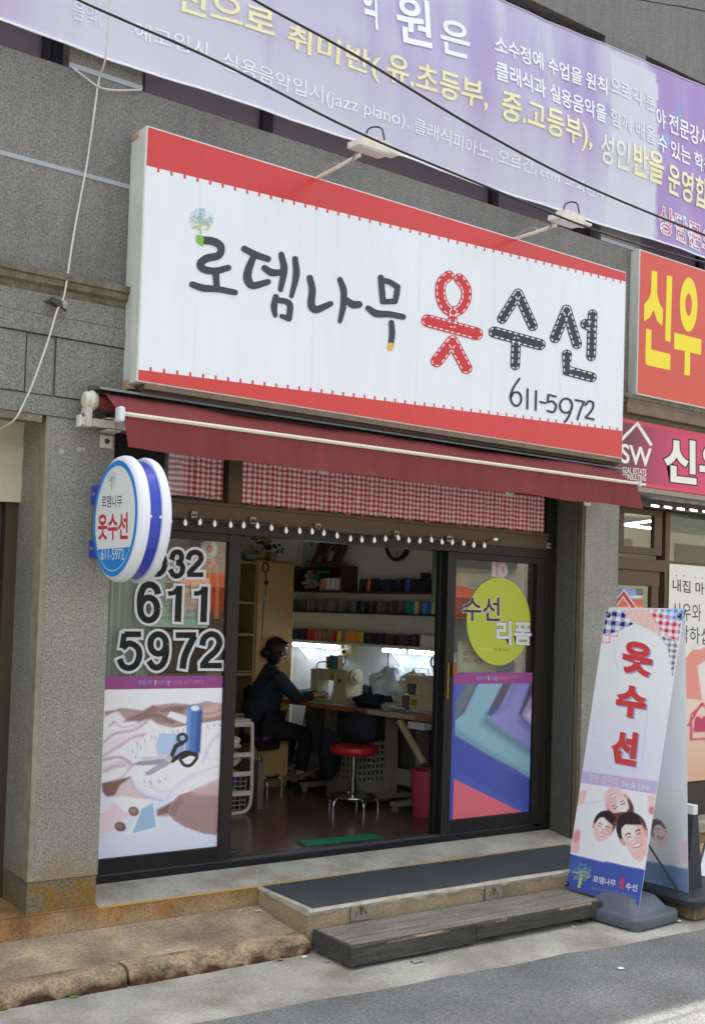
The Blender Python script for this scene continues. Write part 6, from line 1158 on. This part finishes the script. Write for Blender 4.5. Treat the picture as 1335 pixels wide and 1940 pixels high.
def stool(x, y, m, lab, sz=.755):
    r = thing('stool', (x, y, FZ), lab, 'stool', 'round work stools'); w = MB(); w.lathe([(0, -.012), (.15, -.012), (.182, .0), (.19, .022), (.182, .046), (.15, .056), (0, .058)], (x, y, sz - .05), m, 32); w.build('seat', r, smooth=50)
    w = MB(); w.tube([(x, y, .35), (x, y, .52)], .026, chrome, 14); w.tube([(x, y, .52), (x, y, sz - .06)], .013, chrome, 10); w.build('column', r, smooth=40)
    w = MB(); w.tube([(x + .17 * math.cos(t), y + .17 * math.sin(t), .375) for t in np.linspace(0, 2 * math.pi, 33)], .012, chrome, 8); w.lathe([(.16, .0), (.03, .006), (.03, -.02), (.16, -.004)], (x, y, .372), chrome, 24); w.build('foot_ring', r, smooth=50)
    for k in range(5):
        t = math.radians(-100 + 72 * k); d = Vector((math.cos(t), math.sin(t), 0)); c = Vector((x, y, 0)); w = MB(); w.tube(spline([c + d * .12 + Vector((0, 0, .362)), c + d * .17 + Vector((0, 0, .358)), c + d * .196 + Vector((0, 0, .33)), c + d * .2 + Vector((0, 0, .27))]), .0125, chrome, 8); w.lathe([(.022, 0), (.022, .008), (.012, .012)], c + d * .2 + Vector((0, 0, FZ)), chrome, 12); w.build('leg', r, smooth=50)
stool(4.98, 1.50, M('red_vinyl', (176, 34, 42), .35), 'red round stool with chrome legs in front of the table'); stool(4.86, 2.70, M('dark_vinyl', (44, 30, 32), .4), 'chrome legged stool under the seated person', .72)
# cabinet and things on it
cbw = M('cabinet_wood', (196, 160, 104), .5, var=.08, vs=3); cbd = M('cabinet_side', (160, 134, 92), .6, var=.08); CB = thing('cabinet', (4.55, 3.0, FZ), 'tall light wood cabinet with open shelves beside its door', 'cabinet')
w = MB(); w.box(4.765, 5.15, 2.712, 3.28, FZ, 2.205, cbd); w.box(3.72, 4.765, 3.25, 3.28, FZ, 2.19, cbd); w.box(3.72, 3.74, 2.72, 3.25, FZ, 2.19, cbd); w.build('case', CB)
w = MB(); w.box(4.785, 5.145, 2.695, 2.711, .3, 2.19, cbw); w.build('door', CB, bevel=.003)
for z in (2.19, 1.845, 1.575, 1.24, .9):
    w = MB(); w.box(3.741, 4.764, 2.715, 3.249, z - .02, z, cbd); w.build('shelf', CB)
w = MB(); w.box(4.62, 4.79, 2.70, 2.73, 1.25, 1.26, cbd); w.build('ledge', CB)
flo = M('flower_pot_pink', (170, 128, 110), .6); PT = thing('flower_pot', (5.0, 2.95, 2.205), 'pair of pink pots with artificial flowers on the cabinet', 'flowers')
for x in (4.955, 5.06):
    w = MB(); w.lathe([(0, 0), (.04, 0), (.058, .09), (.052, .09), (.04, .02)], (x, 2.95, 2.205), flo, 16); w.build('pot', PT, smooth=40)
r = random.Random(5); gf, wf, of = M('dark_leaves', (50, 62, 46), .7), M('white_petal', (196, 186, 170), .7), M('ochre_petal', (176, 130, 66), .7)
for m, n_, cx_ in ((gf, 50, 5.0), (wf, 16, 5.03)):
    w = MB()
    for k in range(n_):
        p = Vector((cx_ + r.gauss(0, .06), 2.93 + r.gauss(0, .04), 2.36 + r.gauss(0, .045))); a_ = Vector((r.uniform(-1, 1), r.uniform(-1, 1), r.uniform(-1, 1))).normalized() * (.022 if m is gf else .026); b_ = a_.cross(Vector((r.random(), r.random(), 1))).normalized() * .016; w.add([p - a_, p + b_, p + a_, p - b_], [(0, 1, 2, 3)], m)
    w.build('leaves' if m is gf else 'flowers', PT)
w = MB(); w.lathe([(0, -.012), (.03, -.02), (.055, -.008), (.06, .0), (.03, .01), (0, .01)], (4.95, 2.87, 2.42), of, 12, 'Y'); w.build('big_flower', PT, smooth=60)
w = MB(); w.box(4.32, 4.66, 2.75, 3.1, 2.205, 2.25, M('blue_file', (44, 84, 120), .5)); w.box(4.33, 4.65, 2.76, 3.1, 2.255, 2.40, M('brown_case', (96, 62, 44), .6, var=.15)); tag(w.build('case_stack', bevel=.004), 'brown case on a blue file on top of the cabinet', 'case')
cloth('towel', (4.78, 2.82, 2.235), .075, .06, .035, M('pale_towel', (140, 146, 140), .9), 'small folded pale towel on the cabinet top', 15, .2); cloth('white_bundle', (4.58, 2.80, 1.67), .06, .07, .095, M('white_bundle', (206, 206, 200), .9), 'white knotted cloth bundle on the cabinet shelf', 16, .4); cloth('dark_bag', (4.5, 2.82, 1.345), .11, .08, .1, M('navy_bag', (44, 48, 60), .7), 'dark rounded bag on a lower cabinet shelf', 17, .06); cloth('grey_bundle', (4.5, 2.82, 1.0), .13, .1, .08, M('grey_bundle', (90, 96, 92), .9), 'grey bundle of cloth on the lowest visible cabinet shelf', 18, .3)
w = MB(); p = aY(503, 1075, 2.69)
w.tube([p + Vector((.03 * math.cos(t), 0, .04 * math.sin(t))) for t in np.linspace(0, 6.28, 13)], .008, M('brown_cord', (86, 56, 40), .6), 6); w.tube([p + Vector((.0, 0, -.04)), p + Vector((.012, 0, -.11))], .006, MATS['brown_cord'], 6); w.ball(p + Vector((.014, -.0, -.13)), .02, MATS['brown_cord']); w.tube([p + Vector((.014, 0, -.14)), p + Vector((.01, 0, -.25))], .003, MATS['brown_cord'], 5); w.ball(p + Vector((.014, 0, -.30)), .024, M('pale_blue_bead', (140, 160, 164), .5), 12, (1, .5, 1.6)); w.tube([p + Vector((-.006, 0, -.32)), p + Vector((-.012, 0, -.62))], .003, MATS['brown_cord'], 5); tag(w.build('hanging_charm', smooth=40), 'brown hanging charm with a pale blue bead on the cabinet door', 'charm')
# white basket rack with folded clothes, side panel
rk = M('rack_white', (206, 202, 186), .5); RK = thing('basket_rack', (4.05, 1.85, FZ), 'white tube rack with wire baskets of folded cloth behind the left door', 'rack')
for y in (1.72, 2.05):
    w = MB(); w.tube(spline([(3.88, y, .93), (4.17, y, .93), (4.195, y, .90), (4.205, y, .6), (4.205, y, .38), (4.18, y, .30), (4.12, y, .275), (3.88, y, .275)], 5), .014, rk, 8); w.build('tube_frame', RK, smooth=50)
for z in (.925, .70, .56, .415):
    w = MB(); w.box(3.88, 4.20, 1.715, 1.735, z - .016, z + .016, rk); w.box(3.88, 4.2, 1.735, 2.04, z - .012, z - .006, rk); w.build('rail', RK)
for z in (.43, .29):
    w = MB()
    for k in range(7): w.box(3.9 + .045 * k, 3.903 + .045 * k, 1.745, 1.748, z, z + .11, rk)
    for k in range(4): w.box(3.88, 4.18, 1.745, 1.748, z + .035 * k, z + .003 + .035 * k, rk)
    w.build('wire_basket', RK)
for z, m_, lab in ((.755, (206, 196, 174), 'cream folded cloth on the top of the basket rack'), (.725, (200, 150, 116), 'peach folded cloth in the basket rack'), (.612, (196, 188, 170), 'patterned cream cloth in the middle of the basket rack'), (.475, (44, 58, 120), 'blue folded cloth in the wire basket'), (.345, (128, 60, 60), 'dark red cloth in the lowest wire basket')):
    cloth('folded_cloth', (4.05, 1.88, z + .03), .13, .12, .055 if z < .72 or z > .73 else .03, M('cloth_%d' % int(z * 1000), m_, .9, var=.1, vs=20), lab, int(z * 100), .12)
w = MB(); w.box(4.0, 4.2, 1.75, 2.3, .94, .96, shw); tag(w.build('rack_board'), 'white board lying across the top of the basket rack', 'board'); w = MB(); w.box(4.335, 4.385, 1.84, 2.4, FZ, .62, M('panel_greybrown', (112, 100, 86), .6)); tag(w.build('side_panel'), 'grey brown upright panel standing right of the basket rack', 'panel')
w = MB(); p0, p1 = aZ(577, 1604, .267), aZ(727, 1588, .267); q0, q1 = aZ(706, 1583, .267), aZ(610, 1596, .267)
w.prism([(3.94, .565, .266), (4.56, .545, .266), (4.555, .685, .266), (3.96, .70, .266)], (0, 0, .006), M('green_mat', (24, 122, 84), .8, var=.1, vs=20, grain=.12, gs=120)); tag(w.build('green_mat'), 'small green mat just inside the open doorway', 'mat')
w = MB(); w.obox((3.24, .38, .325), (.075, 0, 0), (0, .04, 0), (0, 0, .022), M('door_stop_black', (44, 46, 48), .5)); tag(w.build('door_stop', bevel=.012), 'black block on the threshold against the left door', 'door stop')
# behind the left pane
crt = M('pale_curtain', (186, 192, 172), .85, var=.06); w = MB(); n = 60; vs = []
for i in range(n + 1):
    x = 2.32 + .36 * i / n
    for z in (.9, 1.6, 2.2): vs.append((x, .33 + .014 * math.sin(i * .9), z))
w.add(vs, [(3 * i + j, 3 * i + j + 1, 3 * i + j + 4, 3 * i + j + 3) for i in range(n) for j in range(2)], crt); tag(w.build('window_curtain', smooth=60), 'pale green curtain behind the left glass door', 'curtain')
w = MB(); x0, x1 = aY(286, 1100, .285).x, aY(397, 1100, .285).x; z0, z1 = aY(300, 1188, .285).z, aY(340, 1093, .285).z; nt_ = M('notice_paper', (176, 188, 172), .6); w.box(x0, x1, .285, .2865, z0, z1, nt_)
a = Art(w, lambda x, y: aY(x, y, .285), PLN, .0006); gt, rt = M('notice_text_grey', (84, 88, 86), .6), M('notice_text_red', (150, 70, 64), .6)
a.text('영업안내', (312, 1117), (362, 1116), (312, 1103), gt, .02); a.text('오전   오후', (300, 1134), (360, 1133), (300, 1124), gt, 0); a.text('10시   8시', (302, 1143), (360, 1143), (302, 1134), gt, 0); a.text('(토요일    6시까지)', (296, 1152), (376, 1151), (296, 1143), gt, 0); a.text('일, 공휴일은 쉽니다', (302, 1163), (378, 1162), (302, 1153), rt, 0); a.text('로뎀나무옷수선   6353-3736', (296, 1174), (380, 1173), (296, 1167), gt, 0); tag(w.build('opening_notice'), 'pale green opening hours notice behind the left glass door', 'notice')
for x, y0_, y1_, lab in ((398, 1068, 1160, 'left'), (413, 1066, 1172, 'middle'), (431, 1066, 1172, 'right')):
    p, q = aY(x, y0_, .32), aY(x, y1_, .32); w = MB(); mid = p.z + (q.z - p.z) * .46; w.tube([p, (p.x, .32, mid)], .003, M('gold_string', (176, 156, 90), .5), 6); w.tube([(p.x, .32, mid + .003), (p.x, .32, mid - .006)], .016, MATS['gold_string'], 10); w.tube([(p.x, .32, mid - .004), (p.x, .32, mid - .03), (p.x, .32, q.z)], [.009, .017, .02], M('tassel_orange', (206, 106, 70), .7, var=.2, vs=14), 10); tag(w.build('tassel', smooth=40), f'orange tassel on a gold string, {lab} of the three behind the left glass', 'tassel', 'tassels behind the left glass')  # orange street reflections in the pane, modelled as hanging tassels
p = aY(396, 1040, .32); RO = thing('rosette', (p.x, .32, p.z - .08), 'pale rosette with red ribbon tails in the corner of the left glass', 'rosette'); w = MB(); w.lathe([(0, -.008), (.05, -.008), (.058, 0), (.05, .006), (0, .006)], p, M('rosette_pale', (170, 178, 166), .6), 20, 'Y'); w.lathe([(0, -.012), (.022, -.012), (.022, -.008)], p, M('rosette_red', (190, 84, 84), .6), 14, 'Y'); w.build('disc', RO, smooth=40); w = MB()  # mirrored sign from across the street, modelled as a disc behind the pane
for s in (-1, 1): w.prism([p + Vector((s * .01, 0, -.03)), p + Vector((s * .045, 0, -.035)), p + Vector((s * .05, 0, -.10)), p + Vector((s * .032, 0, -.085)), p + Vector((s * .018, 0, -.105))], (0, .003, 0), MATS['rosette_red'])
w.build('ribbon_tails', RO)
# behind the right pane
w = MB(); x0, x1 = aY(866, 1262, .34).x, aY(938, 1262, .34).x; w.box(x0, x1, .34, .343, aY(900, 1274, .34).z, aY(900, 1215, .34).z, M('card_notice_cream', (196, 186, 150), .6)); a = Art(w, lambda x, y: aY(x, y, .34), PLN, .001); a.text('경기지역', (876, 1243), (912, 1243), (876, 1233), rt, .01); a.text('카드 사용', (876, 1257), (914, 1257), (876, 1245), rt, .01); tag(w.build('card_notice'), 'cream card payment notice behind the lower part of the right door glass', 'notice')
w = MB(); p = aY(943, 1078, .33); a_ = M('pink_ten_sign', (206, 120, 160), .5); w.box(p.x - .055, p.x + .055, .33, .334, p.z - .06, p.z + .06, a_); a = Art(w, lambda x, y: aY(x, y, .33), PLN, .001); a.text('10', (931, 1092), (961, 1094), (931, 1064), M('pale_pink', (222, 190, 206), .5), .05); tag(w.build('number_card'), 'pink card with the number ten behind the right door glass', 'card')  # reflected pink street sign, built as a card behind the pane
w = MB(); w.box(4.99, 5.62, .62, .64, 1.9, 2.3, M('green_grey_board', (96, 110, 92), .7)); w.box(5.03, 5.25, .61, .62, 1.98, 2.18, M('green_sheet', (60, 120, 66), .6)); tag(w.build('notice_board'), 'dull green notice board behind the top of the right door glass', 'board')  # green sign across the street, its reflection built as two slabs
# ================================================================== the seated person
def skin(nodes, edges, m, name, parent, sub=2):
    me = bpy.data.meshes.new('t'); me.from_pydata([n[:3] for n in nodes], edges, []); o = bpy.data.objects.new('t', me); COL.objects.link(o); sm_ = o.modifiers.new('s', 'SKIN'); sm_.use_smooth_shade = True
    for i, n in enumerate(nodes):
        v = me.skin_vertices[0].data[i]; v.radius = (n[3], n[4] if len(n) > 4 else n[3]); v.use_root = (i == 0)
    su = o.modifiers.new('u', 'SUBSURF'); su.levels = su.render_levels = sub
    dg = bpy.context.evaluated_depsgraph_get(); dg.update(); e = o.evaluated_get(dg); q = e.to_mesh(); w = MB(); w.add([tuple(v.co) for v in q.vertices], [tuple(p.vertices) for p in q.polygons], m); e.to_mesh_clear(); bpy.data.objects.remove(o)
    return w
px, py = 4.86, 2.70
PE = thing('person', (px, py, FZ), 'person in dark clothes seated at the far sewing machine', 'person')
skm = M('skin', (190, 140, 116), .5, var=.03); top_ = M('dark_jumper', (40, 44, 50), .9, var=.25, vs=14, bump=1.0, bs=16); trs = M('dark_trousers', (34, 34, 40), .9, var=.2, vs=14, bump=1.0, bs=16); hair = M('black_hair', (24, 22, 22), .5)
hx, hy, hz = px + .13, py - .03, 1.42
sh = [(px + .04, py - .20, 1.21), (px + .04, py + .20, 1.21)]; el = [(px + .20, py - .29, 1.02), (px + .22, py + .18, 1.03)]; wr = [(px + .37, py - .28, 1.085), (px + .40, py + .06, 1.085)]
kn = [(px + .40, py - .11, .72), (px + .40, py + .12, .72)]; an = [(px + .33, py - .12, .35), (px + .30, py + .13, .35)]
nd = [(px, py, .83, .08, .10), (px + .02, py, 1.0, .08, .11), (px + .05, py, 1.17, .06, .08), (px + .08, py - .01, 1.295, .045), (hx, hy, hz - .04, .075, .07), (hx, hy, hz + .03, .085, .078), (hx - .005, hy, hz + .075, .055)]
ed = [(0, 1), (1, 2), (2, 3), (3, 4), (4, 5), (5, 6)]
for s in (0, 1):
    b_ = len(nd); nd += [(*sh[s], .038), (*el[s], .036), (*wr[s], .028), (px + .03, py + (s - .5) * .18, .79, .06), (*kn[s], .05), (*an[s], .036), (an[s][0] + .14, an[s][1], .30, .032)]
    ed += [(2, b_), (b_, b_ + 1), (b_ + 1, b_ + 2), (0, b_ + 3), (b_ + 3, b_ + 4), (b_ + 4, b_ + 5), (b_ + 5, b_ + 6)]
    W_ = Vector(wr[s]); pb = len(nd); d = Vector((.9, -.35 if s == 0 else -.4, -.22)).normalized(); sd_ = d.cross(Vector((0, 0, 1))).normalized()
    nd += [(*(W_ + d * .06), .026, .022)]; ed += [(b_ + 2, pb)]
    for k, (o_, L_) in enumerate(((-.028, .06), (-.01, .075), (.009, .07), (.026, .055))):
        q = len(nd); p1 = W_ + d * .09 + sd_ * o_; p2 = p1 + d * L_ * .55 + Vector((0, 0, -.008)); p3 = p2 + d * L_ * .45 + Vector((0, 0, -.022)); nd += [(*p1, .0095), (*p2, .0085), (*p3, .007)]; ed += [(pb, q), (q, q + 1), (q + 1, q + 2)]
    q = len(nd); t1 = W_ + d * .045 - sd_ * .035 * (1 if s else -1); nd += [(*t1, .011), (*(t1 + d * .04 - sd_ * .012 * (1 if s else -1)), .009)]; ed += [(b_ + 2, q), (q, q + 1)]
w = skin(nd, ed, skm, 'body', PE, 2)
E_ = lambda x, y, z, r, m, sc: w.ball((hx + x, hy + y, hz + z), r, m, 10, sc)
E_(.088, 0, -.012, .014, skm, (1.3, .8, 1.4)); E_(.078, -.03, .015, .0085, M('eye_white', (226, 222, 216), .3), (.7, 1.2, .8)); E_(.078, .03, .015, .0085, MATS['eye_white'], (.7, 1.2, .8)); E_(.084, -.03, .015, .0045, hair, (.7, 1, 1)); E_(.084, .03, .015, .0045, hair, (.7, 1, 1)); E_(.076, 0, -.052, .012, M('lips', (150, 80, 76), .5), (.5, 1.8, .5)); E_(-.005, -.082, 0, .02, skm, (.7, .4, 1.2)); E_(-.005, .082, 0, .02, skm, (.7, .4, 1.2))
w.build('body', PE, smooth=80)
hb_ = MB(); k0 = 0; hb_.ball((hx - .022, hy, hz + .035), .104, hair, 20, (1.0, .92, .98)); hb_.ball((hx - .045, hy, hz - .03), .08, hair, 16, (.75, 1.0, 1.1)); hb_.ball((hx - .12, hy, hz - .005), .045, hair, 14, (1.1, 1, 1)); hb_.ball((hx + .01, hy - .045, hz + .07), .06, hair, 12, (1.1, .7, .6)); hb_.build('hair', PE, smooth=80)
nt_ = [(px - .02, py, .78, .15, .19), (px + .01, py, 1.0, .14, .18), (px + .045, py, 1.19, .13, .18), (px + .075, py - .01, 1.285, .072), (px + .085, py - .01, 1.325, .062)]; et = [(0, 1), (1, 2), (2, 3), (3, 4)]
for s in (0, 1): b_ = len(nt_); nt_ += [(*sh[s], .074), (*el[s], .056), (*(Vector(el[s]).lerp(Vector(wr[s]), .85)), .042)]; et += [(2, b_), (b_, b_ + 1), (b_ + 1, b_ + 2)]
skin(nt_, et, top_, 'jumper', PE).build('jumper', PE, smooth=80)
nt_ = [(px - .015, py, .80, .14, .175)]; et = []
for s in (0, 1): b_ = len(nt_); nt_ += [(px + .02, py + (s - .5) * .21, .775, .1), (*kn[s], .078), (*(Vector(kn[s]).lerp(Vector(an[s]), .9)), .058)]; et += [(0, b_), (b_, b_ + 1), (b_ + 1, b_ + 2)]
skin(nt_, et, trs, 'trousers', PE).build('trousers', PE, smooth=80)
for s in (0, 1):
    w = MB(); w.ball((an[s][0] + .06, an[s][1], FZ + .045), .06, M('dark_shoe', (40, 34, 32), .5), 14, (2.0, .8, .75)); w.build('shoe', PE, smooth=80)
